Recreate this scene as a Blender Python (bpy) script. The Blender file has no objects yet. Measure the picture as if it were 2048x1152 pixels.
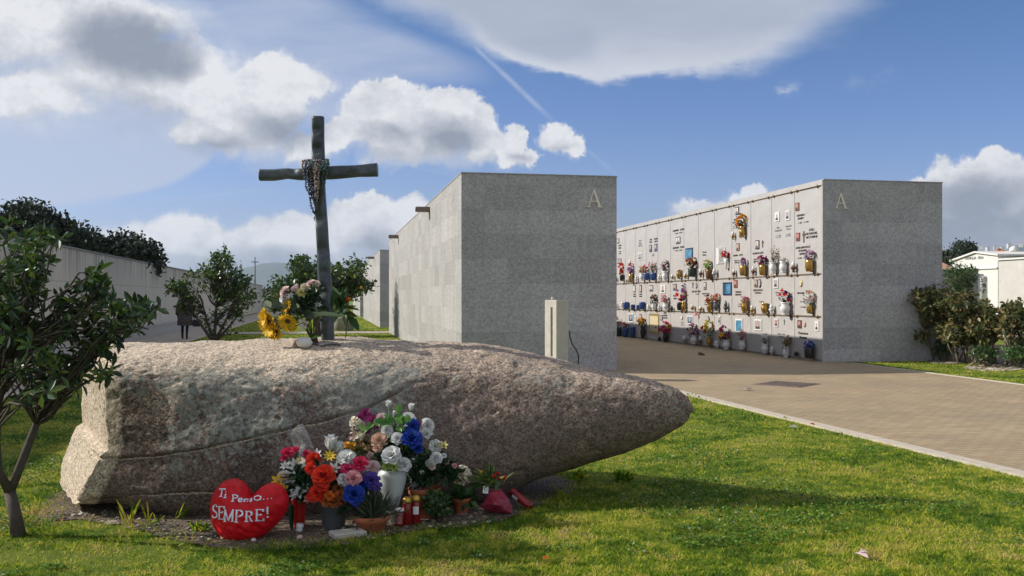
import bpy, math, random
import numpy as np
from mathutils import Vector, Matrix, noise as mnoise
R = math.radians
PI = math.pi
scene = bpy.context.scene
COL = scene.collection
random.seed(7)
rng = np.random.default_rng(7)

# ------------------------------------------------------------------ camera
F = 1900.0                      # focal length in photo pixels (2048 wide)
HZ = 597.0                      # horizon row
CAMZ = 1.5
cam_d = bpy.data.cameras.new('camera')
cam = bpy.data.objects.new('camera', cam_d)
COL.objects.link(cam)
cam.location = (0, 0, CAMZ)
cam.rotation_euler = (R(90), 0, 0)
cam_d.sensor_width = 36.0
cam_d.lens = 36.0 * F / 2048.0
cam_d.shift_y = (HZ - 576.0) / 2048.0
cam_d.clip_start = 0.05
cam_d.clip_end = 20000
scene.camera = cam

# ------------------------------------------------------------------ exposure
scene.view_settings.view_transform = 'Standard'
scene.view_settings.look = 'None'
scene.view_settings.exposure = 0.25
scene.view_settings.gamma = 1.0
scene.view_settings.use_curve_mapping = False
scene.cycles.use_denoising = True
scene.cycles.max_bounces = 8
scene.cycles.transparent_max_bounces = 12
scene.cycles.volume_bounces = 0

# ------------------------------------------------------------------ sun
SUN_EL = R(31.5)
SHD = Vector((0.995, -0.10, 0)).normalized()          # where shadows run on the ground
sun_dir = Vector((-SHD.x * math.cos(SUN_EL), -SHD.y * math.cos(SUN_EL), math.sin(SUN_EL)))
sd = bpy.data.lights.new('sun', 'SUN')
sd.energy = 4.7
sd.angle = R(0.53)
sd.color = (1.0, 0.94, 0.85)
sun = bpy.data.objects.new('sun', sd)
COL.objects.link(sun)
sun.location = (-30, 5, 30)
sun.rotation_euler = sun_dir.to_track_quat('Z', 'Y').to_euler()

# ------------------------------------------------------------------ node helpers
class G:
    """small helper round one node tree"""
    def __init__(s, nt): s.nt = nt; s.x = 0
    def n(s, t, **kw):
        nd = s.nt.nodes.new(t); s.x += 40; nd.location = (s.x, 0)
        for k, v in kw.items():
            if k.startswith('_'): setattr(nd, k[1:], v)
        return nd
    def put(s, sock, v):
        if hasattr(v, 'is_output') or isinstance(v, bpy.types.NodeSocket): s.nt.links.new(v, sock)
        elif v is not None:
            if isinstance(v, (tuple, list)) and len(v) == 3 and sock.type == 'RGBA': v = (*v, 1)
            sock.default_value = v
    def m(s, op, a=None, b=None, c=None, clamp=False):
        nd = s.n('ShaderNodeMath', _operation=op, _use_clamp=clamp)
        for i, v in enumerate((a, b, c)):
            if v is not None: s.put(nd.inputs[i], v)
        return nd.outputs[0]
    def vm(s, op, a=None, b=None, scale=None):
        nd = s.n('ShaderNodeVectorMath', _operation=op)
        if a is not None: s.put(nd.inputs[0], a)
        if b is not None: s.put(nd.inputs[1], b)
        if scale is not None: s.put(nd.inputs['Scale'], scale)
        return nd.outputs['Value'] if op in ('LENGTH', 'DOT_PRODUCT', 'DISTANCE') else nd.outputs[0]
    def noise(s, vec, scale, detail=4, rough=.5, dist=0, col=False, dim='3D'):
        nd = s.n('ShaderNodeTexNoise', _noise_dimensions=dim)
        s.put(nd.inputs['Vector'], vec); s.put(nd.inputs['Scale'], scale); s.put(nd.inputs['Detail'], detail)
        s.put(nd.inputs['Roughness'], rough); s.put(nd.inputs['Distortion'], dist)
        return nd.outputs['Color' if col else 'Fac']
    def voro(s, vec, scale, feat='F1', out='Distance', rnd=1):
        nd = s.n('ShaderNodeTexVoronoi', _feature=feat)
        s.put(nd.inputs['Vector'], vec); s.put(nd.inputs['Scale'], scale); s.put(nd.inputs['Randomness'], rnd)
        return nd.outputs[out]
    def ss(s, v, a, b, lo=0., hi=1.):
        nd = s.n('ShaderNodeMapRange', _interpolation_type='SMOOTHSTEP')
        for i, q in enumerate((v, a, b, lo, hi)): s.put(nd.inputs[i], q)
        return nd.outputs[0]
    def ramp(s, v, stops):
        nd = s.n('ShaderNodeValToRGB'); s.put(nd.inputs[0], v); e = nd.color_ramp.elements
        while len(e) < len(stops): e.new(0.5)
        for i, (p, c) in enumerate(stops):
            e[i].position = p; e[i].color = (*c, 1)
        return nd.outputs[0]
    def mix(s, f, a, b, mode='MIX'):
        nd = s.n('ShaderNodeMix', _data_type='RGBA', _blend_type=mode)
        s.put(nd.inputs[0], f); s.put(nd.inputs[6], a); s.put(nd.inputs[7], b)
        return nd.outputs[2]
    def xyz(s, v):
        nd = s.n('ShaderNodeSeparateXYZ'); s.put(nd.inputs[0], v); return nd.outputs
    def comb(s, x=0., y=0., z=0.):
        nd = s.n('ShaderNodeCombineXYZ')
        for i, v in enumerate((x, y, z)): s.put(nd.inputs[i], v)
        return nd.outputs[0]
    def mapping(s, v, loc=(0, 0, 0), rot=(0, 0, 0), sc=(1, 1, 1), typ='POINT'):
        nd = s.n('ShaderNodeMapping', _vector_type=typ); s.put(nd.inputs[0], v)
        nd.inputs['Location'].default_value = loc; nd.inputs['Rotation'].default_value = rot
        nd.inputs['Scale'].default_value = sc
        return nd.outputs[0]
    def bump(s, h, strength=.3, dist=.02):
        nd = s.n('ShaderNodeBump'); s.put(nd.inputs['Strength'], strength); s.put(nd.inputs['Distance'], dist)
        s.put(nd.inputs['Height'], h); return nd.outputs[0]

# ------------------------------------------------------------------ sky
def PU(px, py): return ((px - 1024.0) / F, (HZ - py) / F)   # direction of a place in the sky: tangents of azimuth and height

def build_world():
    w = bpy.data.worlds.new('World'); scene.world = w; w.use_nodes = True
    nt = w.node_tree; nt.nodes.clear(); g = G(nt)
    out = g.n('ShaderNodeOutputWorld')
    sky = g.n('ShaderNodeTexSky', _sky_type='NISHITA', _sun_disc=False)
    sky.sun_elevation = SUN_EL
    sky.sun_rotation = math.atan2(sun_dir.x, sun_dir.y)
    sky.altitude = 0; sky.air_density = 1.0; sky.dust_density = 0.8; sky.ozone_density = 1.6
    tc = g.n('ShaderNodeTexCoord').outputs['Generated']
    o = g.xyz(tc)
    yy = g.m('MAXIMUM', g.m('ABSOLUTE', o[1]), 0.12)
    U = g.m('DIVIDE', o[0], yy); V = g.m('DIVIDE', o[2], yy)
    P = g.comb(U, V, 0)

    def blob_field(p, blobs):
        """union of soft ellipses; each (px, py, rx, ry, degrees, weight)"""
        acc = None
        for (bx, by, rx, ry, a, wt) in blobs:
            u, v = PU(bx, by)
            q = g.mapping(p, (u, v, 0), (0, 0, R(a)), (rx / F, ry / F, 1), 'TEXTURE')
            d = g.m('SUBTRACT', 1.0, g.vm('LENGTH', q))
            d = g.m('MULTIPLY', d, wt) if wt != 1 else d
            acc = d if acc is None else g.n_smax(acc, d)
        return acc
    def smax(a, b):
        nd = g.n('ShaderNodeMath', _operation='SMOOTH_MAX'); g.put(nd.inputs[0], a); g.put(nd.inputs[1], b)
        nd.inputs[2].default_value = .12; return nd.outputs[0]
    g.n_smax = smax

    # noise offsets that roughen the outlines
    def warp(p, sc, amp, detail=5, rough=.55):
        c = g.noise(p, sc, detail, rough, 0, True)
        return g.vm('ADD', p, g.vm('SCALE', g.vm('SUBTRACT', c, (.5, .5, .5)), scale=amp))

    # -- layer 1: high veils
    pv = warp(g.mapping(P, sc=(1, 2.0, 1)), 3.0, .07, 5, .6)
    pv = g.mapping(pv, sc=(1, .5, 1))
    veil = blob_field(pv, [(30, 300, 560, 150, 10, 1.0), (330, 60, 620, 210, -14, .9), (700, 90, 330, 70, -12, .55), (560, 170, 300, 60, -8, .5), (-200, 150, 500, 400, 0, 1.2)])
    vn = g.noise(g.mapping(P, rot=(0, 0, R(14)), sc=(2.2, 9, 1)), 2.2, 6, .6)
    veil_a = g.m('MULTIPLY', g.ss(veil, 0.0, .30), g.ss(vn, .15, .75, .45, 1.0))
    sheet_ = blob_field(warp(P, 5.0, .03, 4, .6), [(60, 250, 400, 158, -3, 1.0), (300, 250, 200, 120, 30, .8), (-200, 260, 300, 150, 0, 1.0)])
    veil_a = g.m('MAXIMUM', veil_a, g.m('MULTIPLY', g.ss(sheet_, 0, .07), .95))
    # wide lens shaped cloud at the top
    pl = warp(warp(P, 7.0, .03, 4, .6), 30, .010, 4, .65)
    lens = blob_field(pl, [(1250, -150, 610, 318, -3, 1.0), (930, -80, 420, 170, -20, 1.0), (1500, -110, 420, 250, 16, 1.0), (1060, 40, 200, 92, -20, 1.0)])
    ln = g.noise(g.mapping(P, rot=(0, 0, R(-18)), sc=(3, 14, 1)), 3.0, 6, .62)
    lens_e = g.m('ADD', g.m('ADD', lens, g.m('MULTIPLY', g.m('SUBTRACT', ln, .5), .20)), g.m('MULTIPLY', g.m('SUBTRACT', g.noise(P, 14, 5, .65), .5), .16))
    side = g.m('ADD', g.ss(U, .16, .40, .08, .5), g.ss(U, -.08, .02, .35, 0))                      # feathered on its right, crisp below
    nd = g.n('ShaderNodeMapRange', _interpolation_type='SMOOTHSTEP')
    g.put(nd.inputs[0], lens_e); nd.inputs[1].default_value = 0.0; g.put(nd.inputs[2], side)
    lens_a = nd.outputs[0]
    lens_c = g.mix(g.ss(lens, .02, .42), (.69, .72, .79), (.46, .51, .62))
    # -- layer 2: cumulus
    cum = [(150, 60, 330, 150, -6, 1.0), (230, 150, 400, 170, -14, .85), (60, 190, 300, 110, -8, .9), (300, 180, 220, 110, -20, 1.),
           (470, 235, 190, 100, -20, 1.0), (560, 225, 85, 80, 0, 1.0), (420, 270, 200, 60, -6, .8), (620, 290, 110, 55, -10, .8), (530, 165, 75, 60, 0, .8),
           (760, 228, 110, 76, 0, 1.0), (880, 248, 122, 86, -8, 1.0), (810, 280, 190, 74, -6, 1.), (540, 200, 120, 90, 0, .9), (950, 285, 60, 50, 0, .9), (730, 185, 45, 26, 20, .6),
           (1020, 302, 46, 46, 0, 1.), (1048, 318, 40, 26, 0, .7),
           (1132, 284, 66, 36, 0, .62),
           (230, 500, 240, 78, 0, 1.0), (420, 500, 230, 70, 0, 1.0), (590, 480, 170, 70, 0, 1.), (740, 445, 120, 72, 0, 1.0), (800, 470, 110, 80, 0, 1.), (560, 560, 600, 90, 0, 1.1), (60, 560, 400, 90, 0, 1.),
           (1960, 380, 130, 90, 0, 1.0), (1880, 400, 130, 66, 0, .8), (2060, 400, 150, 80, 0, 1.), (1760, 420, 160, 60, 0, .6), (1970, 330, 60, 44, 0, .8), (1960, 470, 330, 70, 0, .9),
           (1490, 388, 50, 24, 0, .45), (1430, 420, 110, 30, 0, .4),
           (1572, 178, 50, 22, 25, .09), (1745, 162, 60, 26, 0, .05), (1500, 575, 500, 40, 0, .5)]
    def dens(off=None, det=4):
        p = P if off is None else g.vm('ADD', P, (*off, 0))
        q = warp(p, 6.0, .052, 2, .55)
        q = warp(q, 19.0, .046, det, .64)
        if det > 3: q = warp(q, 62.0, .014, 3, .6)
        return blob_field(q, cum)
    d0 = dens(); d1 = dens((-.004, .022), 2)
    n2 = g.noise(P, 26, 6, .68)
    under = g.m('SUBTRACT', d1, d0)                          # undersides melt away, tops stay crisp
    wid = g.m('ADD', g.ss(under, -.10, .20, .16, .50), g.ss(U, -.12, -.40, 0, .25))
    e0 = g.m('ADD', d0, g.m('MULTIPLY', g.m('SUBTRACT', n2, .5), g.ss(under, -.05, .2, .22, .36)))
    nd = g.n('ShaderNodeMapRange', _interpolation_type='SMOOTHSTEP')
    g.put(nd.inputs[0], e0); nd.inputs[1].default_value = 0.0; g.put(nd.inputs[2], wid)
    cum_a = nd.outputs[0]
    # grey hearts where the cloud is thick, white rims
    core = blob_field(warp(warp(P, 8, .06, 3, .6), 30, .02, 3, .6), [(262, 84, 185, 90, -12, 1.15), (345, 118, 100, 62, -30, 1.0), (570, 268, 120, 48, -6, .62), (430, 300, 120, 36, 0, .5), (900, 272, 120, 52, -4, .66), (790, 285, 80, 40, 0, .45),
           (420, 545, 560, 66, 0, .85), (760, 480, 90, 60, 0, .55), (230, 505, 180, 40, 0, .45), (1960, 410, 150, 66, 0, .9), (1900, 470, 300, 70, 0, .9), (1040, 322, 40, 20, 0, .4), (1130, 292, 50, 14, 0, .3)])
    sh = g.m('ADD', g.ss(core, -.05, .75, .0, .95), g.m('MULTIPLY', g.m('SUBTRACT', g.noise(g.mapping(P, sc=(1, 1.6, 1)), 11, 6, .66), .40), 1.0))
    sh = g.m('ADD', sh, g.m('MULTIPLY', g.m('SUBTRACT', g.noise(P, 42, 4, .7), .5), .45))
    sh = g.m('ADD', sh, g.ss(under, -.12, .22, -.06, .16), clamp=True)
    cum_c = g.ramp(sh, [(0, (.86, .865, .885)), (.18, (.68, .695, .735)), (.45, (.50, .525, .585)), (.72, (.39, .42, .485)), (1, (.30, .335, .405))])
    # contrail
    def trail(a, b, wd, br):
        (x0, y0), (x1, y1) = PU(*a), PU(*b)
        ang = math.atan2(y1 - y0, x1 - x0); L = math.hypot(x1 - x0, y1 - y0)
        q = g.mapping(P, (x0, y0, 0), (0, 0, ang), (1, 1, 1), 'TEXTURE')
        qo = g.xyz(q)
        across = g.ss(g.m('ABSOLUTE', qo[1]), 0, wd / F, 1, 0)
        along = g.m('MULTIPLY', g.ss(qo[0], -.01, .02), g.ss(qo[0], L - .05, L + .02, 1, 0))
        return g.m('MULTIPLY', g.m('MULTIPLY', across, along), g.m('MULTIPLY', br, g.noise(P, 40, 4, .6)))
    tr = g.m('ADD', trail((930, 75), (1120, 255), 9, .75), trail((1170, 295), (1240, 355), 6, .45))
    tr = g.m('ADD', tr, trail((765, 322), (915, 352), 5, .45))
    tr = g.m('ADD', tr, trail((300, 405), (560, 375), 6, .30), clamp=True)

    # blue of the clear sky: the sky texture, deepened a little
    tint = g.mix(1.0, sky.outputs[0], g.ramp(V, SKY_TINT), 'MULTIPLY')
    b_sky = g.n('ShaderNodeBackground'); g.put(b_sky.inputs[0], tint); b_sky.inputs[1].default_value = SKY_STR
    c = g.mix(lens_a, (.54, .60, .74), g.mix(1.0, lens_c, g.ramp(g.noise(g.mapping(P, rot=(0, 0, R(-8)), sc=(1, 4, 1)), 6, 6, .65), [(.3, (.93, .93, .94)), (.7, (1.07, 1.06, 1.05))]), 'MULTIPLY'))
    a = g.m('MAXIMUM', g.m('MULTIPLY', veil_a, .78), g.m('MULTIPLY', lens_a, .93))
    c = g.mix(cum_a, c, cum_c)
    a = g.m('MAXIMUM', a, g.m('MULTIPLY', cum_a, .97))
    c = g.mix(tr, c, (.72, .76, .84)); a = g.m('MAXIMUM', a, tr)
    # unseen broken bright cloud added behind the photographer and overhead, fills shaded faces
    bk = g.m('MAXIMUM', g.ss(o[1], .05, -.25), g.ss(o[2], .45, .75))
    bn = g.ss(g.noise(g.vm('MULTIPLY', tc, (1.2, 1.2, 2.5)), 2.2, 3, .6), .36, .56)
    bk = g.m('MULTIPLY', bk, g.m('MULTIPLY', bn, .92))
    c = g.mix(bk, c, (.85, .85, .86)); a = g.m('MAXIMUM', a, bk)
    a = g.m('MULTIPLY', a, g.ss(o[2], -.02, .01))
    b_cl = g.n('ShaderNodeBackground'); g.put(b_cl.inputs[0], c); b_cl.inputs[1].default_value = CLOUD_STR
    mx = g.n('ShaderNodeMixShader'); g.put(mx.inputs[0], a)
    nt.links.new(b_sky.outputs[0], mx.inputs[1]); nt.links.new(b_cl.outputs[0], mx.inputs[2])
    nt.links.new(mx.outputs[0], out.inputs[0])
    w.cycles.sampling_method = 'MANUAL'; w.cycles.sample_map_resolution = 256
SKY_STR = 0.072
SKY_TINT = [(0, (.95, 1.0, 1.5)), (.12, (.92, 1.03, 1.5)), (.2, (.75, .95, 1.45)), (.32, (.6, .88, 1.27))]
CLOUD_STR = 0.82
build_world()
# ------------------------------------------------------------------ object helpers
def at(px, py, Y):
    """the place at depth Y whose direction from the photographer is (px, py) in the photograph"""
    return Vector(((px - 1024.0) / F * Y, Y, CAMZ - (py - HZ) / F * Y))
def gr(px, py):
    Y = CAMZ * F / (py - HZ)
    return Vector(((px - 1024.0) / F * Y, Y, 0.0))

def tag(o, label=None, cat=None, group=None, kind=None):
    if label: o['label'] = label
    if cat: o['category'] = cat
    if group: o['group'] = group
    if kind: o['kind'] = kind
    return o
def empty(name, loc=(0, 0, 0), rot=(0, 0, 0), label=None, cat=None, group=None):
    o = bpy.data.objects.new(name, None); COL.objects.link(o)
    o.location = loc; o.rotation_euler = rot; o.empty_display_size = .05
    return tag(o, label, cat, group)

def link_mesh(name, me, parent=None, loc=None, rot=None):
    o = bpy.data.objects.new(name, me); COL.objects.link(o)
    if parent: o.parent = parent
    if loc is not None: o.location = loc
    if rot is not None: o.rotation_euler = rot
    return o
def np_mesh(name, V, Q, mats, mi=None, smooth=False):
    """mesh from a vertex array and a face index array (all faces the same size)"""
    V = np.asarray(V, np.float32).reshape(-1, 3); Q = np.asarray(Q, np.int32); n, k = Q.shape
    me = bpy.data.meshes.new(name)
    me.vertices.add(len(V)); me.vertices.foreach_set('co', V.ravel())
    me.loops.add(n * k); me.loops.foreach_set('vertex_index', Q.ravel())
    me.polygons.add(n); me.polygons.foreach_set('loop_start', np.arange(0, n * k, k, dtype=np.int32))
    if mi is not None: me.polygons.foreach_set('material_index', np.asarray(mi, np.int32))
    me.polygons.foreach_set('use_smooth', np.full(n, smooth, bool))
    for m in (mats if isinstance(mats, (list, tuple)) else [mats]): me.materials.append(m)
    me.update(calc_edges=True)
    return me

class MB:
    """collects shapes for ONE mesh object"""
    def __init__(s): s.v = []; s.f = []; s.mi = []; s.sm = []
    def add(s, V, Fs, mi=0, smooth=False):
        b = len(s.v); s.v += [tuple(p) for p in V]
        for f in Fs: s.f.append([b + i for i in f]); s.mi.append(mi); s.sm.append(smooth)
        return s
    def box(s, lo, hi, mi=0, M=None, bev=0):
        x0, y0, z0 = lo; x1, y1, z1 = hi
        if bev:
            b = bev
            V = []
            for z, e in ((z0, b), (z0 + b, 0), (z1 - b, 0), (z1, b)):
                q = b
                V += [(x0 + q + e, y0 + e, z), (x1 - q - e, y0 + e, z), (x1 - e, y0 + q + e, z), (x1 - e, y1 - q - e, z),
                      (x1 - q - e, y1 - e, z), (x0 + q + e, y1 - e, z), (x0 + e, y1 - q - e, z), (x0 + e, y0 + q + e, z)]
            Fs = [list(range(7, -1, -1)), list(range(24, 32))]
            for k in range(3):
                for i in range(8): Fs.append([k * 8 + i, k * 8 + (i + 1) % 8, k * 8 + 8 + (i + 1) % 8, k * 8 + 8 + i])
        else:
            V = [(x0, y0, z0), (x1, y0, z0), (x1, y1, z0), (x0, y1, z0), (x0, y0, z1), (x1, y0, z1), (x1, y1, z1), (x0, y1, z1)]
            Fs = [(3, 2, 1, 0), (4, 5, 6, 7), (0, 1, 5, 4), (1, 2, 6, 5), (2, 3, 7, 6), (3, 0, 4, 7)]
        if M is not None: V = [M @ Vector(p) for p in V]
        return s.add(V, Fs, mi)
    def lathe(s, prof, n=16, mi=0, M=None, caps=True, smooth=True):
        V = []; Fs = []
        for r, z in prof:
            for i in range(n):
                a = 2 * PI * i / n; V.append((r * math.cos(a), r * math.sin(a), z))
        for k in range(len(prof) - 1):
            for i in range(n):
                j = (i + 1) % n; Fs.append((k * n + i, k * n + j, k * n + n + j, k * n + n + i))
        if M is not None: V = [M @ Vector(p) for p in V]
        s.add(V, Fs, mi, smooth)
        if caps:
            L = len(prof); b = len(s.v) - L * n
            s.f.append([b + i for i in range(n - 1, -1, -1)]); s.mi.append(mi); s.sm.append(False)
            s.f.append([b + (L - 1) * n + i for i in range(n)]); s.mi.append(mi); s.sm.append(False)
        return s
    def tube(s, pts, rad, n=8, mi=0, smooth=True):
        pts = [Vector(p) for p in pts]
        if not isinstance(rad, (list, tuple)): rad = [rad] * len(pts)
        V = []; Fs = []; up = None
        for i, p in enumerate(pts):
            t = (pts[min(i + 1, len(pts) - 1)] - pts[max(i - 1, 0)]).normalized()
            if up is None: up = t.orthogonal().normalized()
            up = (up - t * up.dot(t)); up = up.normalized() if up.length > 1e-6 else t.orthogonal().normalized()
            sd_ = t.cross(up)
            for k in range(n):
                a = 2 * PI * k / n; V.append(p + (up * math.cos(a) + sd_ * math.sin(a)) * rad[i])
        for i in range(len(pts) - 1):
            for k in range(n):
                j = (k + 1) % n; Fs.append((i * n + k, i * n + j, i * n + n + j, i * n + n + k))
        Fs.append(list(range(n - 1, -1, -1))); Fs.append([(len(pts) - 1) * n + k for k in range(n)])
        return s.add(V, Fs, mi, smooth)
    def ball(s, c, r, mi=0, nu=8, nv=5, sc=(1, 1, 1), M=None):
        V = [(0, 0, -1)]; Fs = []
        for j in range(1, nv):
            ph = -PI / 2 + PI * j / nv
            for i in range(nu):
                a = 2 * PI * i / nu; V.append((math.cos(ph) * math.cos(a), math.cos(ph) * math.sin(a), math.sin(ph)))
        V.append((0, 0, 1)); L = len(V) - 1
        for i in range(nu):
            j = (i + 1) % nu; Fs.append((0, 1 + j, 1 + i)); Fs.append((L, L - nu + i, L - nu + j))
        for k in range(nv - 2):
            for i in range(nu):
                j = (i + 1) % nu; Fs.append((1 + k * nu + i, 1 + k * nu + j, 1 + k * nu + nu + j, 1 + k * nu + nu + i))
        c = Vector(c); V = [Vector((p[0] * sc[0], p[1] * sc[1], p[2] * sc[2])) * r for p in V]
        if M is not None: V = [M @ p for p in V]
        return s.add([c + p for p in V], Fs, mi, True)
    def strip(s, pts, wd, d0, d1, axis='y', mi=0):
        """flat letter stroke: polyline in (x, z) of width wd, from depth d0 to d1 along y"""
        P = [Vector((p[0], p[1])) for p in pts]
        V = []
        for i, p in enumerate(P):
            a = P[max(i - 1, 0)]; b = P[min(i + 1, len(P) - 1)]
            t = (b - a).normalized(); nrm = Vector((-t.y, t.x))
            w_ = wd[i] if isinstance(wd, (list, tuple)) else wd
            for sg in (1, -1):
                q = p + nrm * (w_ / 2 * sg); V += [(q.x, d0, q.y), (q.x, d1, q.y)]
        Fs = []
        for i in range(len(P) - 1):
            b = 4 * i
            Fs += [(b, b + 2, b + 6, b + 4), (b + 1, b + 5, b + 7, b + 3), (b, b + 4, b + 5, b + 1), (b + 2, b + 3, b + 7, b + 6)]
        e = 4 * (len(P) - 1)
        Fs += [(0, 1, 3, 2), (e, e + 2, e + 3, e + 1)]
        return s.add(V, Fs, mi)
    def mesh(s, name, mats):
        me = bpy.data.meshes.new(name); me.from_pydata(s.v, [], s.f)
        for m in (mats if isinstance(mats, (list, tuple)) else [mats]): me.materials.append(m)
        me.polygons.foreach_set('material_index', s.mi); me.polygons.foreach_set('use_smooth', s.sm)
        me.update(); return me
    def build(s, name, mats, parent=None, loc=None, rot=None):
        return link_mesh(name, s.mesh(name, mats), parent, loc, rot)

def copy_tree(o, parent=None):
    c = o.copy(); COL.objects.link(c)
    if parent: c.parent = parent
    for ch in list(o.children): copy_tree(ch, c)
    return c

# ------------------------------------------------------------------ materials
def newmat(name):
    m = bpy.data.materials.new(name); m.use_nodes = True; nt = m.node_tree; g = G(nt)
    bs = nt.nodes['Principled BSDF']
    return m, g, bs
def obj_co(g): return g.n('ShaderNodeTexCoord').outputs['Object']
def world_co(g): return g.n('ShaderNodeNewGeometry').outputs['Position']
def M_(name, c, rough=.6, var=.12, scale=8., bump=0., bscale=60., metal=0., spec=.5, sheen=0, world=False):
    m, g, bs = newmat(name); co = world_co(g) if world else obj_co(g)
    n = g.noise(co, scale, 4, .6)
    lo = tuple(x * (1 - var) for x in c); hi = tuple(min(1, x * (1 + var)) for x in c)
    g.put(bs.inputs['Base Color'], g.ramp(n, [(.25, lo), (.75, hi)]))
    bs.inputs['Roughness'].default_value = rough; bs.inputs['Metallic'].default_value = metal
    bs.inputs['Specular IOR Level'].default_value = spec
    if sheen: bs.inputs['Sheen Weight'].default_value = sheen
    if bump: g.put(bs.inputs['Normal'], g.bump(g.noise(co, bscale, 4, .65), bump, .01))
    return m
def M_leaf(name, stops, rough=.35, transl=.25, tcol=None, spec=.5):
    """leaves or petals: each separate leaf takes its own tone"""
    m, g, bs = newmat(name)
    rnd = g.n('ShaderNodeNewGeometry').outputs['Random Per Island']
    c = g.ramp(rnd, stops)
    g.put(bs.inputs['Base Color'], c); bs.inputs['Roughness'].default_value = rough
    bs.inputs['Specular IOR Level'].default_value = spec
    tr = g.n('ShaderNodeBsdfTranslucent'); g.put(tr.inputs[0], g.mix(1.0, c, tcol or (1, 1, 1), 'MULTIPLY'))
    mx = g.n('ShaderNodeMixShader'); mx.inputs[0].default_value = transl
    out = m.node_tree.nodes['Material Output']
    g.nt.links.new(bs.outputs[0], mx.inputs[1]); g.nt.links.new(tr.outputs[0], mx.inputs[2]); g.nt.links.new(mx.outputs[0], out.inputs[0])
    return m
def petal_mat(name, c, var=.18, transl=.3):
    lo = tuple(x * (1 - var) for x in c); hi = tuple(min(1, x * (1 + var) + .01) for x in c)
    return M_leaf(name, [(0, lo), (1, hi)], .55, transl, spec=.25)

def text_mesh(name, lines, size, mat, depth=.004, gap=1.25, align='CENTER', sx=1.0, offset=0.0):
    """lettering standing on a face: x to the right, z up, its back on y = 0"""
    cu = bpy.data.curves.new(name, 'FONT'); cu.body = '\n'.join(lines); cu.size = size; cu.align_x = align; cu.align_y = 'CENTER'
    cu.extrude = depth / 2; cu.space_line = gap; cu.offset = offset; cu.resolution_u = 2
    o = bpy.data.objects.new(name, cu); COL.objects.link(o)
    dg = bpy.context.evaluated_depsgraph_get(); dg.update()
    me = bpy.data.meshes.new_from_object(o.evaluated_get(dg)); me.name = name
    bpy.data.objects.remove(o); bpy.data.curves.remove(cu)
    me.transform(Matrix.Translation((0, -depth / 2, 0)) @ Matrix.Rotation(PI / 2, 4, 'X') @ Matrix.Scale(sx, 4, (1, 0, 0)))
    me.materials.clear(); me.materials.append(mat)
    return me

# leaf meshes as arrays ------------------------------------------------------
def leaf_arrays(P, D, N, L, W, fold=.25, tip=.5):
    """P bases, D directions, N normals, L lengths, W half widths -> vertices, quads (two per leaf, folded on the midrib)"""
    P, D, N = map(lambda a: np.asarray(a, float), (P, D, N)); L = np.asarray(L, float)[:, None]; W = np.asarray(W, float)[:, None]
    D /= np.linalg.norm(D, axis=1, keepdims=True) + 1e-9
    S = np.cross(D, N); S /= np.linalg.norm(S, axis=1, keepdims=True) + 1e-9
    N = np.cross(S, D)
    a = P; t = P + D * L - N * L * .12
    m1 = P + D * L * tip + S * W + N * W * fold; m2 = P + D * L * tip - S * W + N * W * fold
    c1 = P + D * L * .82 + S * W * .62 + N * W * fold * .4 - N * L * .05; c2 = P + D * L * .82 - S * W * .62 + N * W * fold * .4 - N * L * .05
    n = len(P); V = np.stack([a, m1, c1, t, c2, m2], 1).reshape(-1, 3)
    b = (np.arange(n) * 6)[:, None]
    Q = np.concatenate([b + np.array([[0, 1, 2, 3]]), b + np.array([[0, 3, 4, 5]])], 0)
    return V, Q
def rand_dirs(n, up=.0):
    d = rng.normal(size=(n, 3)); d[:, 2] += up; d /= np.linalg.norm(d, axis=1, keepdims=True); return d

# ------------------------------------------------------------------ flowers (mesh data, unit radius about the origin, facing -y)
def petal_grid(L, Wd, tilt, curl, cup, az, nu=3, nv=4, r0=.04, ruff=0, tipw=.35):
    """one petal leaving the axis (+z) at angle tilt, curling outwards, turned by az"""
    V = []; z = 0.; r = r0; ang = tilt; st = L / (nv)
    ring = []
    for j in range(nv + 1):
        t = j / nv
        w = Wd * (math.sin(PI * min(1, t * .9 + .08)) ** .7 if tipw < .5 else (t ** .6 * (1.0 if t < .75 else 1 - (t - .75) * 1.3)))
        for i in range(nu + 1):
            u = (i / nu * 2 - 1)
            cu_ = cup * (u * u) * w
            rr = r - cu_ * math.cos(ang) + (random.uniform(-ruff, ruff)); zz = z + cu_ * math.sin(ang) + (random.uniform(-ruff, ruff))
            x, y = rr, u * w
            ring.append((x * math.cos(az) - y * math.sin(az), x * math.sin(az) + y * math.cos(az), zz))
        r += math.sin(ang) * st; z += math.cos(ang) * st; ang += curl / nv
    Fs = []
    for j in range(nv):
        for i in range(nu):
            a = j * (nu + 1) + i; Fs.append((a, a + 1, a + nu + 2, a + nu + 1))
    return ring, Fs
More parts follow.
